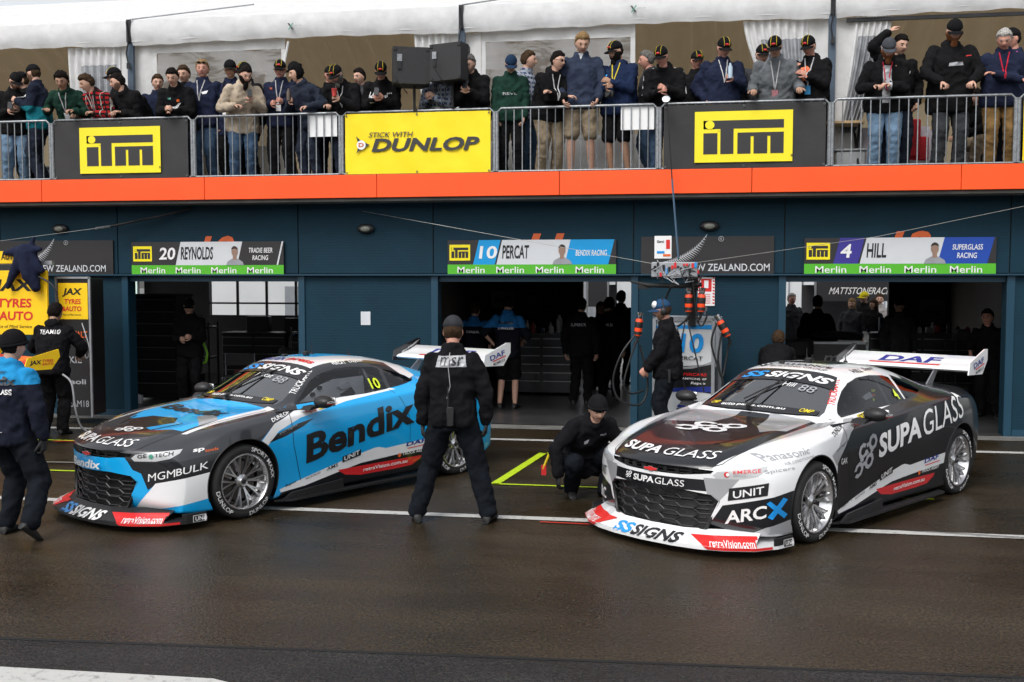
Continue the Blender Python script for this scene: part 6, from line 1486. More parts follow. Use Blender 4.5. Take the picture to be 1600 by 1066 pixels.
def print_on(items, back=False, mats=None):
    """items: ('t', text, x0, z0, w, h, mat, bold, shear) or ('p', polygon, mat) in metres from the chest centre"""
    def f(bv, ob, fr):
        pr = ChestProj(fr, back); L = []
        for it in items:
            if it[0] == 't': L.append(T2(it[1], it[2], it[3], it[4], it[5], pr, it[6], it[7] if len(it) > 7 else .03, it[8] if len(it) > 8 else 0, 0, .003))
            else: L.append(PG(it[1], pr, it[2], it[3] if len(it) > 3 else 0))
        decal('print', L, bv, mats or VIN, ob, .005, .016)
    return f
def lanyard(col, card=None, n=.30):
    def f(bv, ob, fr):
        pr = ChestProj(fr); root, s, pel, wst, chs, sh, nb, Rw, Rc, Rs, arms, shirt = fr; m = MB()
        for q in (-1, 1):
            pts = []
            for k in range(8):
                t = k/7; h, nn, _, _ = bv.ray_cast(pr.pt(q*.055*(1-t), .20-n*t, .5), -pr.n)
                if h is not None: pts.append(h+nn*.006)
            if len(pts) > 1: m.tube(pts, .0075*s, 4)
        if m.v: m.build('lanyard', col, ob)
        if card:
            h, nn, _, _ = bv.ray_cast(pr.pt(0, .20-n-.05, .5), -pr.n)
            if h is not None: m = MB(); m.box(h+nn*.012, (.075*s, .006, .11*s), M=pr.R); m.build('pass_card', card, ob)
    return f
def arm_stripes(mt):
    def f(bv, ob, fr):
        arms = fr[10]; s = fr[1]
        for q, (S_, e, w) in zip((1, -1), arms):
            m = MB(); out = Vector((q, 0, .2)).normalized()
            for off in (-.018, 0, .018):
                P = [S_+Vector((-q*.05, off, .075))*s]
                for a, c, r0, r1 in ((S_, e, .078, .062), (e, w, .062, .046)):
                    for k in range(5): t = k/4; P.append(a.lerp(c, t)+(out*(r0+(r1-r0)*t)+Vector((0, off, 0)))*s)
                m.tube(P, .0045*s, 4)
            m.build('sleeve_stripes', mt, ob)
    return f
PHONE = mat('phone_black', (.01,.01,.012), .15, 0, .5)
def held(P, which, kind, label, group=None, off=(0, -.02, .06)):
    """a thing in the hand, top-level, standing where the hand is"""
    r = P['root']; s = P['s']; S_, e, w = P['arms'][which]; d = (w-e).normalized(); c = w+d*.085*s+Vector(off)*s
    M = Matrix.Translation(r.location) @ Matrix.Rotation(r.rotation_euler.z, 4, 'Z'); m = MB()
    if kind == 'phone': m.box((0, 0, 0), (.075, .010, .15), M=Matrix.Rotation(radians(-35), 3, 'X'), bev=.003); mats = PHONE
    elif kind == 'bottle': m.lathe([(0,-.08),(.033,-.08),(.034,.04),(.014,.08),(.014,.10),(0,.10)], 14, close=False); mats = mat('bottle_brown', (.05,.025,.01), .15, 0, .5)
    elif kind == 'water': m.lathe([(0,-.10),(.033,-.10),(.034,.05),(.014,.09),(.014,.11),(0,.11)], 14, close=False); mats = mat('bottle_clear_blue', (.35,.45,.55), .1, 0, .8)
    elif kind == 'cup': m.lathe([(0,-.05),(.030,-.05),(.040,.05),(.042,.052),(.042,.058),(0,.060)], 16, close=False); mats = mat('cup_red', (.55,.06,.05), .5)
    elif kind == 'camera': m.box((0, 0, 0), (.13, .06, .09), bev=.01); m.lathe([(.038, 0), (.036, .07), (.03, .075), (0, .07)], 16, Matrix.Rotation(radians(90), 4, 'X')); mats = CARB
    o = m.build({'water': 'water_bottle', 'cup': 'paper_cup'}.get(kind, kind), mats, None, 40, loc=M @ c); o.rotation_euler = (0, 0, r.rotation_euler.z); return tag(o, label, {'water': 'bottle', 'cup': 'cup'}.get(kind, kind), group)
# ---- the spectators, left to right.  X from the photograph, deck at 3.66, rail at Y 14.99 and z 4.65
DK = 3.66
def px2x(px, Y=15.32): return at(px, 120, Y)[0]
def rail(dx0=.22, dx1=-.22, dy=-.30, z=1.055, cu=40): return [(dx0, dy, z, Vector((.5, .5, -.8)), (0, 0, -1), cu), (dx1, dy, z, Vector((-.5, .5, -.8)), (0, 0, -1), cu)]
def phone_h(dx=.04, z=1.14, dy=-.36): return [(dx, dy, z, Vector((.5, .5, -.8)), (-.6, .5, .3), 50), (-dx-.06, dy, z-.01, Vector((-.5, .5, -.8)), (.6, .5, .3), 50)]
def mid(z=1.15, dy=-.28): return [(.10, dy, z, Vector((.4, .5, -.8)), (-1, .2, 0), 60), (-.08, dy, z-.03, Vector((-.4, .5, -.8)), (1, .2, 0), 60)]
def sp_(px, label, Y=15.27, **k):
    k['girth'] = k.get('girth', 1.0)*1.10
    if k.get('lean', 0) >= 20: k['lean'] += 4; k['head'] = (k['head'][0], k['head'][1]+6)
    return person(px2x(px, Y), Y, DK, label, **k)
TEAMC = 'team'
LW = cloth((.55,.55,.56), 'lanyard_white'); LR = cloth((.60,.03,.06), 'lanyard_red'); LP = cloth((.65,.12,.35), 'lanyard_pink'); CARDW = VINW; CARDB = mat('card_blue', (.05,.30,.60), .4); CARDP = mat('card_pink', (.60,.25,.28), .4)
TEALJ = twotone('jacket_teal_navy', (.01,.16,.20), (.012,.016,.030), 1.20); PLR = plaid('plaid_red', (.45,.02,.025), (.02,.015,.015), (.5,.45,.40)); PLB = plaid('plaid_blue', (.05,.07,.14), (.3,.33,.38), (.02,.02,.03))
ADI = CBLK
P1 = sp_(22, 'man in black cap thumbing a phone at the far left of the balcony', 15.45, face=30, h=1.84, lean=12, head=(25, 30), hands=mid(1.16), top=CBLK, legs=CJEANL, hat='plain', hair='dark', beard=('dark', 1)); held(P1, 1, 'phone', 'phone in the hands of the man at the far left')
P2 = sp_(60, 'man in black cap and teal and navy jacket facing left', 15.25, face=-70, h=1.90, lean=4, head=(-25, 8), hands=mid(1.22), top=TEALJ, legs=CDJ, hat='plain', hair='brown', beard=('brown', 1), extras=[print_on([('t', 'TEAM', .05, .0, .12, .03, vW)])])
P3 = sp_(112, 'curly dark haired man in a green sweater leaning on the rail', face=6, h=1.84, lean=30, head=(10, 22), hands=[(.20,-.38,1.06,Vector((.6,.4,-.7)),(0,0,-1),45),(-.24,-.30,1.10,Vector((-.6,.4,-.7)),(0,0,-1),20)], top=CGRN, legs=CDJ, hair='dark', hairstyle='curly', skin=1, extras=[lanyard(LW, CARDW)])
P4 = sp_(165, 'brown haired man in a red plaid shirt leaning on the rail', face=-12, h=1.80, lean=34, head=(-30, 18), hands=rail(.05, -.28), top=PLR, legs=CJEAN, hair='brown', hairstyle='curly', extras=[lanyard(LW)])
P5 = sp_(190, 'man in black and red team cap behind the plaid shirted man', 15.62, face=-40, h=1.88, lean=6, head=(-30, 12), top=CBLK, legs=CBLK, hat=TEAMC, hair='dark', hood=True)
P6 = sp_(214, 'dark haired man in a plain black jacket leaning with hands crossed', face=-18, h=1.80, lean=34, head=(-40, 10), hands=rail(-.02, -.16), top=CBLK, legs=CDJ, hair='dark', beard=('dark', 1), girth=1.08)
P8 = sp_(283, 'moustached man in a black team jacket leaning with clasped hands', face=4, h=1.82, lean=28, head=(6, 20), hands=[(.03,-.38,1.06,Vector((.6,.4,-.7)),(-1,0,-.3),60),(-.07,-.38,1.06,Vector((-.6,.4,-.7)),(1,0,-.3),60)], top=CBLK, legs=CDJ, hair='dark', girth=1.12, extras=[print_on([('p', [(-.10,.06),(-.05,.06),(-.05,.085),(-.10,.085)], vT), ('p', circ(.06,.05,.022,10), vO), ('t', 'PREMI', .03, -.0, .07, .018, vW)])])
P7 = sp_(290, 'young brown haired man standing behind the moustached man', 15.75, face=0, h=1.90, lean=2, head=(5, 12), top=CBLK, legs=CBLK, hair='brown')
P42 = sp_(40, 'man in cap half hidden between the two men at the far left', 15.72, face=-30, h=1.88, lean=3, head=(-20, 5), top=CBLK, legs=CBLK, hat='plain', hair='brown')
P385 = sp_(388, 'man in black and red cap behind the bearded man in the sand fleece', 15.70, face=-20, h=1.90, lean=3, head=(-20, 8), top=CBLK, legs=CBLK, hat=TEAMC, hair='dark')
P250 = sp_(246, 'man in dark blue top standing back between the curtain and the moustached man', 15.78, face=20, h=1.78, lean=3, head=(15, 10), top=CNAVY, legs=CBLK, hair='brown')
P640 = sp_(566, 'dark haired man in charcoal jacket behind the grey bearded man', 15.76, face=-15, h=1.76, lean=3, head=(-10, 10), top=CCHAR, legs=CBLK, hair='dark')
P9 = sp_(318, 'fair haired ruddy man with sunglasses pushed up on his head', 15.50, face=6, h=1.92, lean=3, head=(12, 6), top=CNAVY, legs=CJEAN, hair='blond', skin=2, glasses='up', girth=1.1, extras=[lanyard(LW), print_on([('p', [(.03,.02),(.12,.05),(.10,.0),(.05,-.01)], vW)])])
P10 = sp_(362, 'man in black cap and navy coat with a white pass', 15.60, face=-8, h=1.92, lean=2, head=(20, 8), top=CNAVY, legs=CBLK, hat='plain', hair='dark', skin=1, hem=.12, extras=[lanyard(CBLK, CARDW, .42)])
P12 = sp_(378, 'bearded man in a sand coloured hooded fleece leaning with a phone', face=28, h=1.84, lean=30, head=(20, 22), hands=[(.12,-.42,1.14,Vector((.6,.4,-.7)),(-.8,.2,.2),60),(-.12,-.30,1.07,Vector((-.6,.4,-.7)),(0,0,-1),50)], top=CSAND, legs=CJEAN, hair='dark', hairstyle='short', beard=('dark', 3), hood=True, girth=1.08, hem=.06); held(P12, 0, 'phone', 'phone held by the bearded man in the sand fleece')
P13 = sp_(440, 'man in team cap and glasses wearing a navy team jacket and lanyard', 15.42, face=6, h=1.85, lean=5, head=(6, 12), hands=mid(1.14), top=CNAVY, legs=CBLK, hat=TEAMC, hair='grey', glasses='on', skin=2, extras=[lanyard(LW, CARDW, .34), print_on([('t', 'NZ', -.13, .07, .04, .025, vO)])])
P14 = sp_(466, 'person in black cap and beige trousers behind the woman in the puffer jacket', 15.70, face=-10, h=1.88, lean=3, head=(-15, 12), top=CNAVY, legs=CBEI, hat='plain', hair='grey', skin=2)
P15 = sp_(484, 'woman with dark hair in a bun and navy puffer jacket holding a bottle', face=-22, h=1.78, lean=22, head=(-32, 8), hands=[(.22,-.30,1.06,Vector((.6,.4,-.7)),(0,0,-1),45),(-.06,-.38,1.14,Vector((-.6,.4,-.7)),(1,.2,0),70)], top=cloth((.022,.028,.045), 'puffer_navy'), legs=CDJ, hair='black', hairstyle='bun'); held(P15, 1, 'bottle', 'brown bottle in the hand of the woman in the puffer jacket')
P16 = sp_(514, 'man in red and black cap half hidden between the woman and the grey bearded man', 15.72, face=20, h=1.80, lean=4, head=(25, 10), top=CBLK, legs=CBLK, hat=TEAMC, hair='brown', skin=2)
P17 = sp_(543, 'grey bearded man in team cap and black jacket leaning with a paper cup', face=-4, h=1.80, lean=30, head=(-14, 30), hands=[(.06,-.42,1.13,Vector((.6,.4,-.7)),(-1,.1,0),60),(-.20,-.30,1.07,Vector((-.6,.4,-.7)),(0,0,-1),45)], top=CBLK, legs=CDJ, hat=TEAMC, hair='grey', beard=('grey', 2), glasses='on', girth=1.12, extras=[lanyard(LW)]); held(P17, 0, 'cup', 'red paper cup held by the grey bearded man', None, (0, -.03, .05))
P18 = sp_(600, 'man in team cap and white lettered black jacket photographing with a phone', face=8, h=1.80, lean=26, head=(4, 26), hands=phone_h(), top=CBLK, legs=CBLK, hat=TEAMC, hair='dark', skin=2, girth=1.1, extras=[print_on([('t', 'RACING', -.16, .05, .12, .022, vW), ('t', 'TEAM', .06, .05, .09, .02, vW), ('t', 'SPORT', -.15, -.02, .1, .02, vW)])]); held(P18, 0, 'phone', 'phone held by the man left of the loudspeakers', None, (-.03, -.03, .05))
P19 = sp_(690, 'person in blue and white plaid half hidden behind the loudspeakers', 15.40, face=-10, h=1.74, lean=14, head=(-10, 18), hands=phone_h(.04, 1.20), top=PLB, legs=CDJ, hat='plain', hair='dark', extras=[lanyard(LW, CARDW, .36)])
P20 = sp_(742, 'grey haired man in black puffer jacket looking at his phone right of the loudspeakers', face=-4, h=1.84, lean=20, head=(-6, 20), hands=phone_h(.02, 1.18), top=CBLK, legs=CBLK, hair='grey', beard=('grey', 1)); held(P20, 1, 'phone', 'phone held by the grey haired man right of the loudspeakers', None, (.02, -.03, .05))
P21 = sp_(798, 'boy in navy cap and green hooded top looking down', face=6, h=1.79, lean=3, head=(8, 32), top=CGRN, legs=CBLK, hat='plain', hatm=cloth((.015,.035,.075), 'cap_navy'), hair='brown', extras=[print_on([('t', 'REVL', -.10, -.10, .20, .035, vG)])], hands=[(.2,-.15,.80),(-.2,-.15,.80)])
P22 = sp_(820, 'man with dark receding hair and navy shirt behind the boy', 15.70, face=60, h=1.93, lean=3, head=(30, 5), top=PLB, legs=CJEAN, hair='brown')
P23 = sp_(858, 'dark haired man in sunglasses and black hooded jacket with folded arms', face=30, h=1.84, lean=22, head=(30, 6), hands=[(-.12,-.34,1.12,Vector((.6,.4,-.7)),(0,.2,-1),30),(.12,-.36,1.08,Vector((-.6,.4,-.7)),(0,.2,-1),30)], top=CBLK, legs=CBEI, hair='dark', glasses='on', hood=True, girth=1.08, extras=[lanyard(LW)])
P24 = sp_(908, 'tall fair haired youth in a navy quarter zip jumper and beige shorts', 15.30, face=4, h=2.08, lean=2, head=(12, 28), hands=[(.21,-.22,.92),(-.21,-.22,.92)], top=cloth((.030,.040,.070), 'knit_navy'), legs=CBEI, shorts=True, hair='blond', hem=-.02, stance=.13, extras=[print_on([('p', [(-.03,.22),(.03,.22),(.0,.14)], vG)])])
P25 = sp_(968, 'dark bearded man in team cap and navy hooded jacket with a camera on his chest', 15.36, face=-20, h=1.94, lean=3, head=(-30, 14), hands=[(.02,-.30,1.20,Vector((.6,.4,-.7)),(-1,.2,0),40),(-.07,-.28,1.14,Vector((-.6,.4,-.7)),(1,.2,0),40)], top=cloth((.012,.022,.060), 'hoodie_navy'), legs=CBLK, shorts=True, hat=TEAMC, hair='dark', beard=('dark', 2), hood=True, girth=1.12, skin=1, extras=[lanyard(VINY, None, .26), print_on([('p', [(-.14,.04),(-.10,.06),(-.10,.03)], vB)])])
held(P25, 1, 'camera', 'black camera hanging before the bearded man in the navy hood', None, (.04, -.03, -.12))
P26 = sp_(1018, 'grey haired man in dark waistcoat facing left behind the men with caps', 15.66, face=-75, h=1.86, lean=4, head=(-10, 6), top=CCHAR, legs=CJEAN, hair='grey', skin=2)
P27 = sp_(1040, 'man in team cap and black tracksuit top with white stripes holding a camera pole', face=-6, h=1.86, lean=24, head=(-16, 18), hands=[(.05,-.36,1.12,Vector((.6,.4,-.7)),(-1,.1,0),75),(-.03,-.36,1.09,Vector((-.6,.4,-.7)),(1,.1,0),75)], top=CBLK, legs=CJEAN, hat=TEAMC, hair='grey', skin=2, girth=1.1, hood=True, extras=[arm_stripes(VINW)])
P28 = sp_(1087, 'clean shaven man in team cap behind, right of the striped tracksuit', 15.68, face=8, h=1.82, lean=2, head=(10, 10), top=CBLK, legs=CBLK, hat=TEAMC, hair='dark', skin=2)
P29 = sp_(1127, 'man in team cap and navy anorak holding a water bottle', 15.38, face=10, h=1.94, lean=3, head=(8, 24), hands=[(.10,-.26,1.20,Vector((.6,.4,-.7)),(-1,.2,0),60),(-.22,-.10,.95)], top=CNAVY, legs=CDJ, hat=TEAMC, hair='grey', girth=1.18, skin=2, extras=[lanyard(LW)]); held(P29, 0, 'water', 'clear water bottle held by the man in the navy anorak')
P30 = sp_(1188, 'person in red and black cap behind the grey jumper', 15.68, face=10, h=1.88, lean=2, head=(6, 14), top=CCHAR, legs=CBLK, hat=TEAMC, hair='dark')
P31 = sp_(1212, 'man in team cap and grey marl jumper with a pink pass leaning on straight arms', face=-6, h=1.93, lean=20, head=(-6, 22), hands=[(.30,-.36,1.02,Vector((.3,.6,-.7)),(0,0,-1),30),(-.26,-.36,1.02,Vector((-.3,.6,-.7)),(0,0,-1),30)], top=CGRY, legs=CDJ, hat=TEAMC, hair='grey', skin=1, girth=1.15, extras=[lanyard(LW, CARDP, .36)])
P32 = sp_(1268, 'man in team cap and black hooded top with orange print', 15.36, face=-20, h=1.92, lean=6, head=(-10, 26), hands=[(.02,-.30,1.22,Vector((.6,.4,-.7)),(-1,.2,0),20),(-.18,-.26,1.30,Vector((-.6,.4,-.7)),(1,.2,0),20)], top=CBLK, legs=CBLK, hat=TEAMC, hair='dark', skin=2, hood=True, girth=1.05, extras=[print_on([('p', [(-.10,.08),(-.02,.10),(.03,.06),(-.02,.0),(.04,-.05),(-.06,-.09),(-.12,-.03),(-.06,.02)], vO)]), lanyard(LW, CARDB, .36)])
P33 = sp_(1383, 'ginger bearded man in a flat brimmed grey cap, red lanyard and pale jeans', face=-4, h=1.86, lean=22, head=(4, 26), hands=[(.02,-.34,1.08,Vector((.6,.4,-.7)),(0,.2,-1),40),(-.16,-.34,1.07,Vector((-.6,.4,-.7)),(0,0,-1),50)], top=CBLK, legs=CJEANL, hat='flat', hatm=cloth((.06,.065,.075), 'cap_grey'), hair='brown', beard=('ginger', 2), girth=1.18, hood=True, glasses='on', extras=[print_on([('p', [(-.055,.16),(.055,.16),(.045,-.30),(-.045,-.30)], vG)]), lanyard(LR, None, .34)])
P34 = sp_(1400, 'dark haired man in black with a hand on his head behind the ginger bearded man', 15.70, face=10, h=1.96, lean=4, head=(14, 18), hands=[(.24,-.1,.9),(-.16,-.16,1.78,Vector((-1,-.3,.3)),(.4,.4,-1),30)], top=CBLK, legs=CDJ, hair='dark', extras=[print_on([('p', [(.08,.0),(.12,.02),(.10,-.03)], vW)])])
P35 = sp_(1484, 'big man in black cap and black coat with a long grey beard gripping the rail', 15.34, face=2, h=2.06, lean=6, head=(2, 28), hands=[(.17,-.30,1.0,Vector((1,.3,-.4)),(0,0,-1),70),(-.17,-.30,1.0,Vector((-1,.3,-.4)),(0,0,-1),70)], top=CBLK, legs=CCHAR, hat='plain', hair='grey', beard=('ginger', 3), girth=1.15, hood=True, hem=.12, extras=[print_on([('p', [(-.06,-.02),(.09,-.01),(.10,-.05),(-.07,-.06)], vG), ('p', [(.13,.05),(.20,.06),(.20,.07),(.13,.06)], vR)])])
P36 = sp_(1565, 'white haired man in navy jacket and tan trousers with folded arms', face=-8, h=1.90, lean=14, head=(-6, 30), hands=[(-.12,-.32,1.16,Vector((.6,.4,-.7)),(0,.2,-1),20),(.20,-.30,1.08,Vector((-.6,.4,-.7)),(0,.2,-1),40)], top=CNAVY, legs=CTAN, hair='white', skin=2, girth=1.15, extras=[lanyard(LR, None, .3)])
P37 = sp_(1584, 'man in black cap with yellow badge and pink lanyard behind the white haired man', 15.66, face=-30, h=1.98, lean=2, head=(-40, 4), top=CNAVY, legs=CDJ, hat='plain', hair='dark', skin=2, extras=[lanyard(LP)])
P38 = sp_(1530, 'person in dark clothes seated at the table behind the rail', 16.35, face=-60, h=1.80, lean=20, head=(-10, 20), crouch=dict(hip=.52, back=.25, feet=[(.12,-.20,.085),(-.12,-.22,.085)]), hands=[(.12,-.30,.60),(-.12,-.30,.60)], top=CBLK, legs=CBEI, hair='dark')
m = MB(); a = at(1530, 200, 16.35)[0]; m.box((0, 0, .42), (.42, .42, .04)); m.box((0, .2, .65), (.42, .03, .4))
for q in (-1, 1):
    for r_ in (-1, 1): m.box((q*.18, r_*.18, .2), (.03, .03, .4))
tag(m.build('deck_chair', SATIN, None, None, loc=(a+.2, 16.45, DK)), 'black chair under the seated person at the right', 'chair')
# the camera pole held over the rail
m = MB(); a = at(1042, 156, 14.72); b_ = at(1050, 280, 14.6); c = at(1060, 405, 14.3)
m.tube([(a[0], 14.78, a[1]), (b_[0], 14.66, b_[1])], .010, 6); m.tube([(b_[0], 14.66, b_[1]), (c[0], 14.35, c[1])], .014, 6, mi=1); m.lathe([(0, 0), (.05, .0), (.055, .03), (.0, .04)], 14, Matrix.Translation((a[0]-.01, 14.76, a[1])) @ Matrix.Rotation(radians(60), 4, 'X'), mi=2)
tag(m.build('camera_pole', [SATIN, mat('pole_blue', (.05,.10,.16), .4, .3), ALU], None, 50), 'long thin pole with a small camera hanging over the rail to the equipment boom', 'pole')
# ---- crew on the lane
GRP = 'crew in the pit lane'
BLS = None
def ln(px, py): d = _f+_r*((px-800)/1635.3)-_u*((py-533)/1635.3); t = -2.2/d.z; return (d.x*t, d.y*t)
GLV = mat('glove_black', (.015,.015,.016), .8)
# centre, back to the camera, legs apart
M_ = person(-2.08, 9.13, 0, 'man in black with grey-white chest lettering on his back standing between the two cars', face=186, h=1.86, lean=1, head=(4, 8), hands=[(.27,-.03,.83,Vector((1,.6,0)),(-1,0,-.2),40),(-.28,-.05,.86,Vector((-1,.6,0)),(1,0,-.2),40)], top=cloth((.008,.008,.010), 'softshell_black'), legs=cloth((.007,.009,.013), 'workwear_black'), hat='plain', hatm=cloth((.035,.037,.042), 'cap_charcoal'), hair='brown', skin=2, girth=.98, stance=.31, group=GRP, gloves=GLV, fine=True, hem=-.03,
   extras=[print_on([('p', [(-.130,.065),(.130,.070),(.115,.165),(-.110,.160)], vG), ('t', 'msr', -.095, .080, .19, .068, vK, .0, .12)], True)])
P_ = M_; r_ = P_['root']
m = MB(); m.box((0, .205, .98), (.06, .035, .17), bev=.006); m.tube([(.02, .205, 1.06), (.02, .205, 1.24)], .007, 6); o = m.build('radio', CARB, None, 40, loc=(r_.location.x, r_.location.y, 0)); o.rotation_euler.z = r_.rotation_euler.z; tag(o, 'two-way radio clipped to the back of the central man', 'radio')
m = MB(); m.tube([Vector((.01, .13, 1.54)), Vector((.02, .185, 1.42)), Vector((.0, .20, 1.25)), Vector((.03, .205, 1.14))], .0035, 5); o = m.build('earpiece_lead', VING, r_)
# left, walking, back to the camera
BJ = twotone('shirt_blue_navy', (.012,.014,.026), (.02,.26,.55), 1.30)
ML = person(-5.72, 8.05, 0, 'man in blue and navy team shirt and beanie walking away at the left edge', face=176, h=1.78, lean=3, head=(-14, 6), hands=[(.30,-.05,.80,Vector((1,.6,0)),(-1,0,-.2),45),(-.32,-.02,.78,Vector((-1,.6,0)),(1,0,-.2),50)], top=BJ, legs=cloth((.007,.009,.013), 'workwear_black'), hat='beanie', hair='dark', girth=1.05, group=GRP, gloves=GLV, fine=True,
   crouch=dict(hip=.90, back=0, feet=[(.06,-.02,.085),(-.36,.22,.16)], poles=[(0,-1,0),(-.1,-1,0)], toes=[6,-10], heel=[0,38]), sleeves=True,
   extras=[print_on([('t', 'msr', -.03, .135, .09, .022, vK, .1, .3), ('t', 'Bendix', -.14, .035, .29, .075, vK, .08), ('t', 'SUPAGLASS', -.16, -.040, .30, .045, vW, .06), ('p', [(.01,-.36),(.07,-.355),(.07,-.348),(.01,-.353)], vW)], True)])
# crouching by the black car, facing it
MC_ = person(-1.02, 10.50, 0, 'crouching man in black beanie and jacket looking down beside the black car', face=28, h=1.76, lean=38, head=(-6, 22), crouch=dict(hip=.36, back=.10, feet=[(.14,-.16,.085),(-.16,-.02,.085)], poles=[(.35,-1,.9),(-.3,-1,1.0)], toes=[15,-15]), hands=[(.22,-.42,.30,Vector((1,.2,-.2)),(-1,0,-.4),40),(-.38,-.22,.26,Vector((-1,.2,-.3)),(1,0,-.4),30,(-.1,-.2,-1))], top=cloth((.008,.008,.010), 'softshell_black'), legs=cloth((.007,.009,.013), 'workwear_black'), hat='beanie', hair='dark', girth=1.1, gloves=GLV, group=GRP, fine=True,
   extras=[print_on([('p', [(-.10,.02),(-.05,.05),(-.06,.01),(-.09,-.01)], vG), ('t', 'MSR', .05, .10, .07, .018, vG)])])
m = MB(); a = ln(862, 775); m.lathe([(.012, 0), (.014, .16), (0, .165)], 8, Matrix.Translation((-1.43, 10.33, .28)) @ Matrix.Rotation(.4, 4, 'Y')); m.box((-1.42, 10.33, .27), (.05, .02, .10), mi=1); tag(m.build('hand_tool', [VINY, VINR]), 'yellow and red handled tool held by the crouching man', 'tool')
# beside the cart, side on, headset
HSC = cloth((.02,.06,.13), 'cap_blue')
MD = person(-.27, 13.95, 0, 'man in black with cap and headset standing side on before the equipment cabinet', face=-86, h=1.92, lean=3, head=(0, 8), hands=[(.12,-.26,.92,Vector((1,.6,-.3)),(-1,0,-.2),60),(-.14,-.26,.92,Vector((-1,.6,-.3)),(1,0,-.2),60)], top=cloth((.008,.008,.010), 'softshell_black'), legs=cloth((.007,.009,.013), 'workwear_black'), hat='white_front', hatm=HSC, hair='brown', beard=('brown', 1), skin=2, girth=1.1, group=GRP, fine=True, extras=[print_on([('t', 'msr', -.09, .10, .17, .06, vG, .1, .3)], True)])
m = MB(); T = MD['T']
for q in (-1, 1): m.ell(T((q*.095, .005, -.005)), (.028, .045, .050), 14, 10, 0, MD['Rh'])
m.tube([T((.095*cos(pi*i/12)*1.0, .01, .005+.14*sin(pi*i/12))) for i in range(13)], .010, 6); m.tube([T((-.095, -.02, -.03)), T((-.07, -.10, -.065)), T((-.02, -.125, -.062))], .005, 5)
m.build('headset', CARB, MD['root'], 60)
m = MB(); m.box((.0, .0, .90), (.035, .07, .18), bev=.006); m.tube([(.0, .02, .98), (.0, .02, 1.15)], .006, 6); tag(m.build('radio', CARB, None, 40, loc=(-.24, 13.72, .02)), 'two-way radio on the hip of the man with the headset', 'radio')
# Team 18 man at the left, back to the camera
MT = person(-8.78, 13.35, 0, 'man in black jacket lettered TEAM18 bending over the yellow winged car at the left', face=190, h=1.86, lean=6, head=(-10, 12), hands=[(.20,-.34,1.05,Vector((1,.4,-.3)),(0,0,-1),40),(-.22,-.34,1.05,Vector((-1,.4,-.3)),(0,0,-1),40)], top=cloth((.008,.008,.010), 'softshell_black'), legs=CBLK, hair='dark', skin=1, girth=1.05, group=GRP, hood=True, fine=True, extras=[print_on([('t', 'TEAM18', -.12, .06, .26, .060, vW, .05)], True)])
# ---- people in and behind the garages
G2 = 'crew and guests inside the garages'
def gp(px, Y, label, **k):
    x = at(px, 500, Y)[0]; return person(x, Y, .012, label, group=G2, **k)
GB = twotone('shirt_blue_black', (.010,.011,.016), (.02,.14,.36), 1.36)
gp(741, 17.6, 'short haired crew man in blue shouldered shirt just inside the middle garage', face=185, h=1.76, head=(-20, 6), top=GB, legs=CBLK, hair='brown', sleeves=False, extras=[print_on([('t', 'SUPAGLASS', -.12, -.02, .24, .035, vW, .04)], True)])
gp(793, 17.2, 'taller crew man in blue shirt and shorts, elbow out, in the middle garage', face=180, h=1.90, head=(0, 12), hands=[(.22,-.02,1.0,Vector((1,.5,0)),(-1,0,0),30),(-.2,-.28,1.05)], top=GB, legs=CBLK, hair='dark', shorts=True, sleeves=False, extras=[print_on([('t', 'Bendix', -.12, .05, .24, .05, vK, .06), ('t', 'SUPAGLASS', -.12, -.03, .24, .03, vW, .04)], True)])
gp(908, 18.0, 'man in black lettered jacket with his back to the middle garage door', face=172, h=1.84, top=CBLK, legs=CBLK, hat='plain', hair='dark', extras=[print_on([('t', 'SUPERCR', -.14, .03, .26, .05, vG, .05)], True)])
gp(938, 20.5, 'fair haired woman in brown coat at the back of the middle garage', face=20, h=1.72, top=cloth((.16,.11,.08), 'coat_brown'), legs=CBLK, hair='blond', hairstyle='long')
gp(952, 18.8, 'man in black jacket with number 45 on his back in the middle garage', face=186, h=1.84, top=CBLK, legs=CBLK, hair='dark', extras=[print_on([('t', '45', -.08, .0, .14, .05, vG, .03)], True)])
gp(970, 21.6, 'tall dark haired man before the bright rear door of the middle garage', face=160, h=1.92, top=CBLK, legs=CDJ, hair='dark')
gp(296, 16.7, 'crew man in dark overalls standing in the left garage', face=12, h=1.84, head=(10, 10), hands=mid(1.15), top=CBLK, legs=CBLK, hat='plain', hair='dark')
gp(1236, 24.5, 'white haired man in a dark coat outside the right garage', face=20, h=1.84, top=CCHAR, legs=CBLK, hair='white', skin=2, hem=.15)
gp(1277, 20.0, 'man in black cap and long black coat in the right garage doorway', face=170, h=1.86, top=CBLK, legs=CBLK, hat='plain', hair='dark', girth=1.1, hem=.25)
gp(1331, 24.8, 'blonde woman in grey coat under the black gazebo', face=-20, h=1.72, top=CCHAR, legs=CBLK, hair='blond', hairstyle='long')
gp(1351, 25.4, 'man in yellow and black cap under the black gazebo', face=-30, h=1.86, head=(-30, 0), top=CBLK, legs=CBLK, hat='plain', hatm=cloth((.65,.55,.02), 'cap_yellow'), hair='dark')
gp(1366, 24.6, 'brown haired woman in dark top beside the yellow capped man', face=-60, h=1.70, top=CBLK, legs=CBLK, hair='brown', hairstyle='long')
gp(1374, 26.2, 'fair man in a pale top at the right of the gazebo', face=-10, h=1.80, top=cloth((.4,.38,.38), 'top_pale'), legs=CBLK, hair='brown')
gp(1404, 19.5, 'capped crew man in the dark right garage', face=10, h=1.84, top=CCHAR, legs=CBLK, hat='plain', hair='dark')
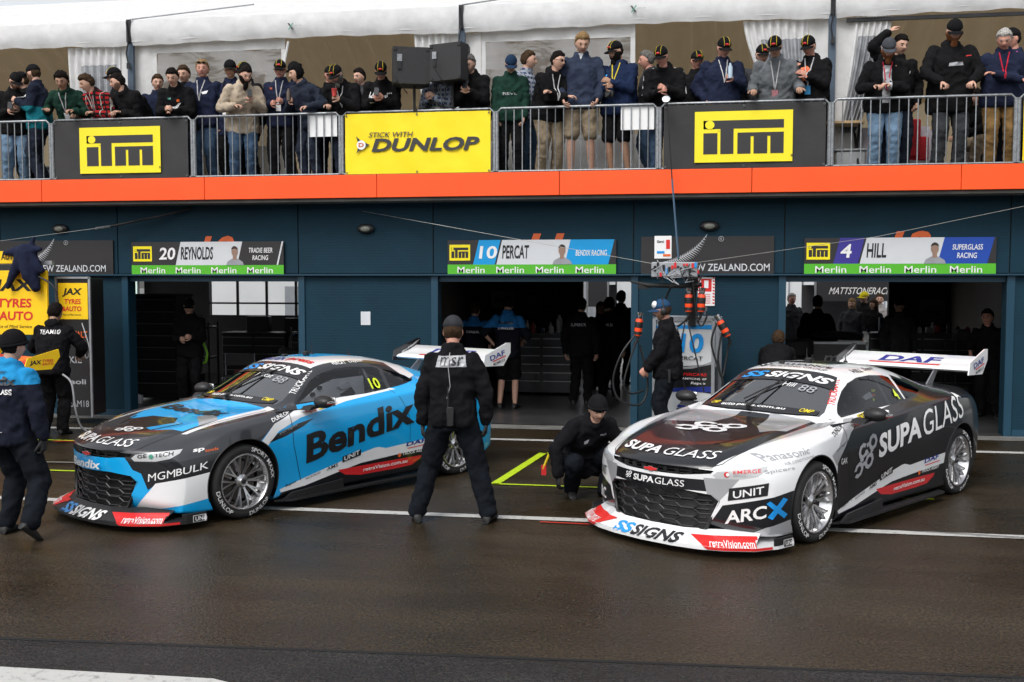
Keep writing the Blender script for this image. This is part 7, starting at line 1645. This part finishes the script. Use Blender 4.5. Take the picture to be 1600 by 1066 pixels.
gp(1548, 17.4, 'crew man in black at the right side of the right garage', face=-30, h=1.74, lean=20, top=CBLK, legs=CBLK, hair='dark', skin=2, sleeves=False)
x_ = at(1210, 560, 14.9)[0]; person(x_, 14.75, 0, 'dark haired man bending behind the roof of the black car', face=170, h=1.72, lean=55, head=(0, 10), hands=[(.2,-.5,.6),(-.2,-.5,.6)], top=CBLK, legs=CBLK, hair='brown', skin=2, group=GRP)
# ================================================================ PIT EQUIPMENT
CW = mat('cabinet_white', (.66,.68,.70), .35, 0, .4, .04); HOSE = mat('hose_black', (.012,.012,.013), .5); GO = mat('gun_orange', s2l(250,80,30), .35, 0, .4)
# wheeled equipment cabinet, lettered
t = empty('equipment_cabinet', (-.06, 14.55, 0), -.22, 'white wheeled cabinet lettered 10 PERCAT and 4 with air hoses', 'cabinet')
m = MB(); m.box((0, .22, .86), (.78, .44, 1.5), bev=.01); m.build('case', CW, t)
m = MB()
for sx_ in (-1, 1):
    for y in (-.02, .46): m.box((sx_*.41, y, .86), (.045, .045, 1.58))
m.box((0, -.02, 1.64), (.86, .045, .045)); m.box((0, .46, 1.64), (.86, .045, .045)); m.box((0, -.02, .10), (.86, .045, .045)); m.build('frame', ALU, t)
y = -.024
def fp(name, fn): m = MB(); fn(m); return m.build(name, VIN, t)
fp('lettering_panel', lambda m: (put_poly(m, [(-.385,1.54),(.385,1.56),(.385,1.50),(-.385,1.50)], y+.018, vB),))
def l1(m):
    put_poly(m, [(-.385,.95),(.385,1.02),(.385,.62),(-.385,.70)], y+.018, vK); put_poly(m, [(-.385,.66),(.385,.72),(.385,.64),(-.385,.62)], y+.015, vN); put_poly(m, [(-.385,.94),(.1,.95),(.385,1.06),(.385,1.02),(-.385,.93)], y+.015, vG)
fp('dark_band', l1)
fp('lettering', lambda m: (put_text(m, '10', -.06, 1.17, .32, .27, y+.012, .12, .1, vB)))
fp('lettering', lambda m: (put_text(m, 'PERCAT', -.10, 1.07, .36, .055, y+.012, .02, .1, vK)))
fp('lettering', lambda m: (put_text(m, 'SUPERCARS', -.10, .855, .42, .040, y+.010, .05, .0, vR)))
fp('lettering', lambda m: (put_text(m, 'CHAMPIONSHIP', -.10, .80, .42, .030, y+.010, .03, .0, vW)))
fp('lettering', lambda m: (put_text(m, 'Repco', .10, .73, .20, .045, y+.010, .05, .2, vW)))
fp('lettering', lambda m: (put_text(m, '4', -.10, .34, .20, .25, y+.012, .12, .2, vN)))
fp('lettering', lambda m: (put_text(m, 'BERONI', -.10, .22, .36, .055, y+.012, .0, .0, vG)))
fp('base_band', lambda m: (put_poly(m, [(-.385,.19),(.385,.19),(.385,.13),(-.385,.13)], y+.017, vO),))
for sx_ in (-1, 1):
    for yy in (.05, .38): m = MB(); m.lathe([(.06, -.02), (.06, .02)], 16, Matrix.Translation((sx_*.34, yy, .06)) @ Matrix.Rotation(pi/2, 4, 'Y')); m.build('castor', HOSE, t, 40)
# side face
m = MB(); m.add([(.396, .02, .95), (.396, .42, .98), (.396, .42, .6), (.396, .02, .64)], [(0, 1, 2, 3)]); m.build('side_band', VINK, t)
for i, (x, z) in enumerate(((-.25,1.70),(.28,1.78),(.10,1.72))):
    m = MB(); m.lathe([(0,0),(.045,0),(.045,.02),(0,.02)], 18, Matrix.Translation((x, -.02, z)) @ Matrix.Rotation(pi/2, 4, 'X')); m.tube([(x, 0, z-.08), (x, 0, z)], .015, 6); m.build('gauge', GALV, t, 40)
def gun(x, y, z, rz, tilt, label):
    t = empty('wheel_gun', (x, y, z), rz, label, 'air gun', 'orange air guns round the cabinet'); R = Matrix.Rotation(tilt, 4, 'Y')
    m = MB(); m.lathe([(0,-.13),(.045,-.13),(.052,-.06),(.052,.06),(.045,.10),(0,.10)], 16, R, 0, False); m.build('body', GO, t, 40)
    m = MB(); m.lathe([(.054,-.02),(.056,.02),(.056,.05),(.054,.06)], 16, R, 0, False); m.lathe([(.056,-.11),(.054,-.07)], 16, R, 0, False); m.build('grip_band', HOSE, t, 40)
    m = MB(); m.lathe([(0,.10),(.032,.10),(.038,.12),(.038,.16),(.044,.165),(.044,.19),(0,.19)], 16, R, 0, False); m.build('socket', CHROME, t, 40)
    m = MB(); m.tube([R @ Vector((0, 0, -.12)), R @ Vector((0, .02, -.20)), R @ Vector((-.04, .03, -.26))], .02, 7); m.build('handle', HOSE, t, 60)
for px, py, Y, tl, lab in ((998,510,14.15,.1,'orange air gun hanging left of the cabinet'), (1076,472,14.2,0,'left orange air gun hanging above the cabinet'), (1096,472,14.15,.05,'right orange air gun hanging above the cabinet'), (1130,512,14.3,-.5,'tilted orange air gun at the right side of the cabinet')):
    a = at(px, py, Y); gun(a[0], Y, a[1], 0, tl, lab)
def hose(pts, label, r=.014, m_=HOSE):
    P = [Vector(A_(*p)) for p in pts]; Q = []
    for i in range(len(P)-1):
        p0, p1, p2, p3 = P[max(i-1, 0)], P[i], P[i+1], P[min(i+2, len(P)-1)]
        for k in range(8):
            t_ = k/8; Q.append(.5*((2*p1)+(p2-p0)*t_+(2*p0-5*p1+4*p2-p3)*t_*t_+(3*p1-p0-3*p2+p3)*t_**3))
    Q.append(P[-1]); m = MB(); m.tube(Q, r, 7); return tag(m.build('hose', m_, None, 60), label, 'hose')
hose([(992,524,14.1),(970,555,14.0),(958,595,14.0),(968,625,14.0),(1000,632,14.1),(1012,600,14.2),(1000,540,14.2)], 'wide black hose loop at the left of the cabinet')
hose([(1000,520,14.15),(985,560,14.1),(975,600,14.05),(985,615,14.1),(1006,610,14.2)], 'inner black hose loop at the left of the cabinet')
hose([(1060,430,14.2),(1040,470,14.3),(1050,510,14.25),(1072,500,14.2),(1078,482,14.2)], 'black hose curling from the boom to the left upper gun')
hose([(1082,440,14.2),(1090,500,14.2),(1098,508,14.2),(1106,490,14.2)], 'black hose looping between the upper guns')
hose([(1070,505,14.1),(1062,560,14.0),(1068,600,14.0),(1085,632,14.0)], 'thin black line hanging down the cabinet front', .010)
hose([(1075,505,14.1),(1088,560,14.0),(1100,612,14.0)], 'thin black line slanting across the cabinet front', .010)
hose([(1128,520,14.3),(1122,560,14.3),(1128,590,14.35),(1135,560,14.4),(1140,530,14.4)], 'black hose hanging at the right side of the cabinet')
hose([(1120,505,14.3),(1112,540,14.3),(1130,600,14.3),(1118,625,14.3)], 'second black hose at the right side of the cabinet')
# overhead boom with its electronics
a = at(1082, 430, 14.4); t = empty('pit_boom', (a[0], 14.5, 0), 0, 'overhead boom carrying electronics, white panel and cables above the cabinet', 'boom'); ox = a[0]
def bp_(m, name, mt, sm=None): m.v = [(v[0]-ox, v[1]-14.5, v[2]) for v in m.v]; return m.build(name, mt, t, sm)
m = MB(); m.box((ox, 14.5, 1.9), (.10, .10, .72)); m.box((ox+.02, 14.45, 2.2), (.12, .12, .35)); bp_(m, 'mast', SATIN)
m = MB()
c0 = at(1018, 424, 14.2); c1 = at(1090, 424, 14.2)
m.box(((c0[0]+c1[0])/2, 14.2, c0[1]+.02), (c1[0]-c0[0], .25, .20), bev=.01); bp_(m, 'frame_box', ALU)
rnd = random.Random(5); m = MB()
for i in range(16):
    m.box((c0[0]+.05+i*.038, 14.06, c0[1]+rnd.uniform(-.05, .09)), (.030, .02, rnd.uniform(.02, .09)), mi=rnd.choice([0, 1, 2, 3, 0, 0]))
bp_(m, 'circuit_modules', [SATIN, VINR, VING, VINB])
m = MB()
for i in range(22):
    x0 = c0[0]+rnd.uniform(-.05, .7); z0 = c0[1]+rnd.uniform(-.12, .08); m.tube([(x0, 14.05, z0), (x0+rnd.uniform(-.12, .12), 14.0, z0-rnd.uniform(.0, .14)), (x0+rnd.uniform(-.2, .2), 14.1, z0+rnd.uniform(-.05, .1))], .006, 5, mi=i % 2)
bp_(m, 'cable_tangle', [HOSE, VING])
m = MB(); q0 = at(985, 440, 14.2); m.tube([(q0[0], 14.2, q0[1]), (q0[0]+.25, 14.15, q0[1]-.05), (c0[0]+.4, 14.2, q0[1]-.06), (c1[0]+.05, 14.3, q0[1]-.04)], [.012, .03, .035, .03], 8); m.box((q0[0]+.18, 14.2, q0[1]-.07), (.16, .1, .06)); bp_(m, 'arm', SATIN)
p0 = at(1024, 370, 14.1); p1 = at(1048, 408, 14.1); m = MB(); m.box(((p0[0]+p1[0])/2, 14.1, (p0[1]+p1[1])/2+.02), (p1[0]-p0[0]+.02, .02, .30), bev=.004); bp_(m, 'white_panel', VINW)
m = MB(); xx = (p0[0]+p1[0])/2-.08; zz = (p0[1]+p1[1])/2
put_text(m, 'Gerni', xx, zz+.08, .09, .035, 14.085, .05, 0, 0); put_poly(m, [(xx,zz-.06),(xx+.10,zz-.06),(xx+.10,zz-.03),(xx,zz-.03)], 14.085, 1); put_poly(m, [(xx+.08,zz-.10),(xx+.18,zz-.10),(xx+.18,zz-.07),(xx+.08,zz-.07)], 14.085, 2); put_poly(m, [(xx+.12,zz+.0),(xx+.17,zz+.0),(xx+.17,zz+.12),(xx+.12,zz+.12)], 14.085, 3); bp_(m, 'panel_print', [VINK, VINB, VINO, VINR])
# ---- Team 18 corner, left edge
YB = mat('jax_yellow', s2l(250,205,10), .5, 0, .1, .05)
def jax(m, x0, z0, w, y, h):
    put_text(m, 'JAX', x0+.10*w, z0+.62*h, .72*w, .24*h, y, .10, .25, 0); put_text(m, 'TYRES', x0+.18*w, z0+.42*h, .64*w, .14*h, y, .06, .1, 1); put_text(m, '&AUTO', x0+.08*w, z0+.22*h, .76*w, .14*h, y, .06, .1, 1); put_text(m, 'Piece of Mind Service', x0+.12*w, z0+.10*h, .7*w, .05*h, y, .0, .2, 0)
t = empty('team_cabinet', (-9.08, 14.35, 0), 0, 'tall black cabinet with yellow JAX TYRES & AUTO top panel at the left', 'cabinet')
m = MB(); m.box((0, .2, 1.16), (.52, .4, 2.06), bev=.01); m.build('case', BLKM, t); m = MB(); m.box((.27, .0, 1.16), (.03, .03, 2.1)); m.box((-.27, 0, 1.16), (.03, .03, 2.1)); m.box((0, -.0, 2.2), (.55, .03, .03)); m.build('frame', ALU, t)
m = MB(); put_poly(m, [(-.24,1.58),(.24,1.58),(.24,2.12),(-.24,2.12)], -.006, 0); m.build('yellow_panel', YB, t); m = MB(); jax(m, -.22, 1.58, .42, -.010, .54); m.build('lettering', [VINK, VINR], t)
for s_, z, w, mi in (('DEWALT', 1.30, .40, VINO), ('SKIE', .92, .28, VING), ('paoli', .58, .34, VING), ('TEAM18', .26, .40, VING)):
    m = MB(); put_text(m, s_, -.16 if w < .4 else -.18, z, w, .10, -.006, .05); m.build('lettering', mi, t)
t = empty('yellow_board', (-9.95, 14.1, 0), 0, 'large yellow JAX TYRES & AUTO board at the left edge', 'board')
m = MB(); m.box((.10, 0, 1.83), (1.05, .04, .95), bev=.004); m.build('panel', YB, t); m = MB(); jax(m, -.36, 1.36, .88, -.024, .95); m.build('lettering', [VINK, VINR], t)
m = MB()
for x in (-.38, .55): m.box((x, .03, 1.1), (.04, .04, 2.4))
m.box((0, .03, 2.42), (1.4, .06, .06)); m.build('frame', ALU, t)
m = MB(); m.box((-.10, -.05, 2.50), (.70, .03, .18)); m.build('top_strip', YB, t); m = MB(); put_text(m, '& AUTO', -.16, 2.46, .36, .10, -.07, .06); m.build('strip_lettering', [VINK, VINR], t)
m = MB(); a = at(40, 430, 14.0)
for p, q, r0, r1 in (((-.34,0,2.56),(.0,0,2.60),.03,.10), ((.0,0,2.60),(.26,0,2.62),.10,.03), ((.02,0,2.58),(.08,0,2.25),.14,.13), ((.08,0,2.25),(.16,-.02,2.05),.12,.07), ((-.05,0,2.5),(-.22,0,2.22),.10,.06), ((-.22,0,2.22),(-.30,0,2.05),.06,.03), ((.10,0,2.5),(.26,0,2.30),.09,.05), ((.08,0,2.62),(.16,0,2.80),.05,.02)): tapered(m, (a[0]+p[0], 14.0, p[2]), (a[0]+q[0], 14.0, q[2]), r0, r1)
o = remesh_ob('fabric_bundle', m, .02, 8, -.018, CNAVY, None); tag(o, 'dark navy cloth bundle slung over the yellow board', 'cloth bundle')
hose([(60,432,14.0),(85,450,14.0),(92,490,14.0),(88,520,14.0)], 'black hose looping down from the cloth bundle at the left')
hose([(128,505,14.1),(140,545,14.0),(135,560,14.0),(130,540,14.0)], 'thin grey cable looped beside the black cabinet', .008, VING)
hose([(98,585,13.2),(112,600,13.2),(118,640,13.2),(128,668,13.3),(150,680,13.4)], 'grey hose trailing to the ground at the left', .014, VING)
for k, (x, y, px) in enumerate(((-8.4,14.3,0), (-7.9,14.6,0))):
    m = MB(); m.tube([(x+.25*cos(q_)*(1+.1*sin(3*q_)), y+.14*sin(q_), .03+.02*sin(q_*2)**2) for q_ in [2*pi*i/24*2 for i in range(24)]], .018, 6); tag(m.build('coiled_hose', HOSE, None, 60), ['black hose coiled on the ground at the foot of the black cabinet', 'black hose coil on the ground against the left teal pier'][k], 'hose')
# tail of the third car: wing with yellow endplate
t = empty('race_car', (-9.07, 12.6, 0), radians(62), 'yellow and red racing car tail with JAX lettered wing at the left edge', 'race car', 'race cars parked outside their garages')
LX = lambda m, name, mt, sm=None: m.build(name, mt, t, sm)
pr_ = [(.0,1.03),(.10,1.05),(.24,1.13),(.25,1.15),(.10,1.09)]
m = MB(); m.prism(pr_, 'y', -.76, .76); LX(m, 'wing_blade', PAINT['red'])
for sg in (-1, 1):
    m = MB(); m.prism([(-.08,1.00),(.30,1.00),(.42,1.16),(.40,1.26),(-.02,1.16)], 'y', sg*.762, sg*.78); ep = LX(m, 'endplate', YB)
    if sg < 0:
        m = MB(); put_text(m, 'JAX', .0, 1.06, .15, .07, -.784, .1, .2, 0); put_text(m, 'TYRES', .17, 1.10, .15, .035, -.784, .05, .1, 1); put_text(m, '&AUTO', .17, 1.06, .15, .03, -.784, .05, .1, 1); m.build('lettering', [VINK, VINR], ep)
m = MB(); rings(m, [((-1.0, 0, .30), .9, .80, Matrix.Identity(3)), ((-1.0, 0, .60), .98, .84, Matrix.Identity(3)), ((-.95, 0, .85), .9, .80, Matrix.Identity(3)), ((-1.1, 0, .95), .6, .66, Matrix.Identity(3))], 32); LX(m, 'body', PAINT['red'], 40)
m = MB(); m.box((.0, 0, .30), (.10, 1.2, .25), bev=.02); LX(m, 'diffuser', CARB)
wheel(t, -1.0, -1, (RUB, RIMM, DARKM, DISC, TLET))
for sg in (-1, 1): m = MB(); m.prism([(-.2,.93),(.0,.93),(.10,1.06),(.05,1.05)], 'y', sg*.35, sg*.365); LX(m, 'wing_support', DARKM)
# small things on the ground
t = empty('floor_jack', (-7.4, 16.6, .012), .5, 'yellow handled jack on the left garage floor', 'jack'); m = MB(); m.box((0, 0, .07), (.5, .2, .10), bev=.01); m.build('base', DARKM, t); m = MB(); m.tube([(.2, 0, .1), (.6, .0, .35)], .015, 6); m.build('handle', VINY, t)
m = MB(); m.lathe([(0,0),(.10,0),(.12,.16),(.125,.17),(.11,.17),(.095,.02),(0,.02)], 20, close=False); tag(m.build('metal_bowl', ALU, None, 40, loc=(-6.7, 15.9, .013)), 'steel bowl on the left garage floor', 'bowl')
m = MB(); m.lathe([(0,0),(.03,0),(.03,.20),(.012,.24),(0,.24)], 12, close=False); tag(m.build('spray_can', VINR, None, 40, loc=(-7.9, 15.8, .013)), 'red spray can by the left garage door post', 'can')
finish_people()
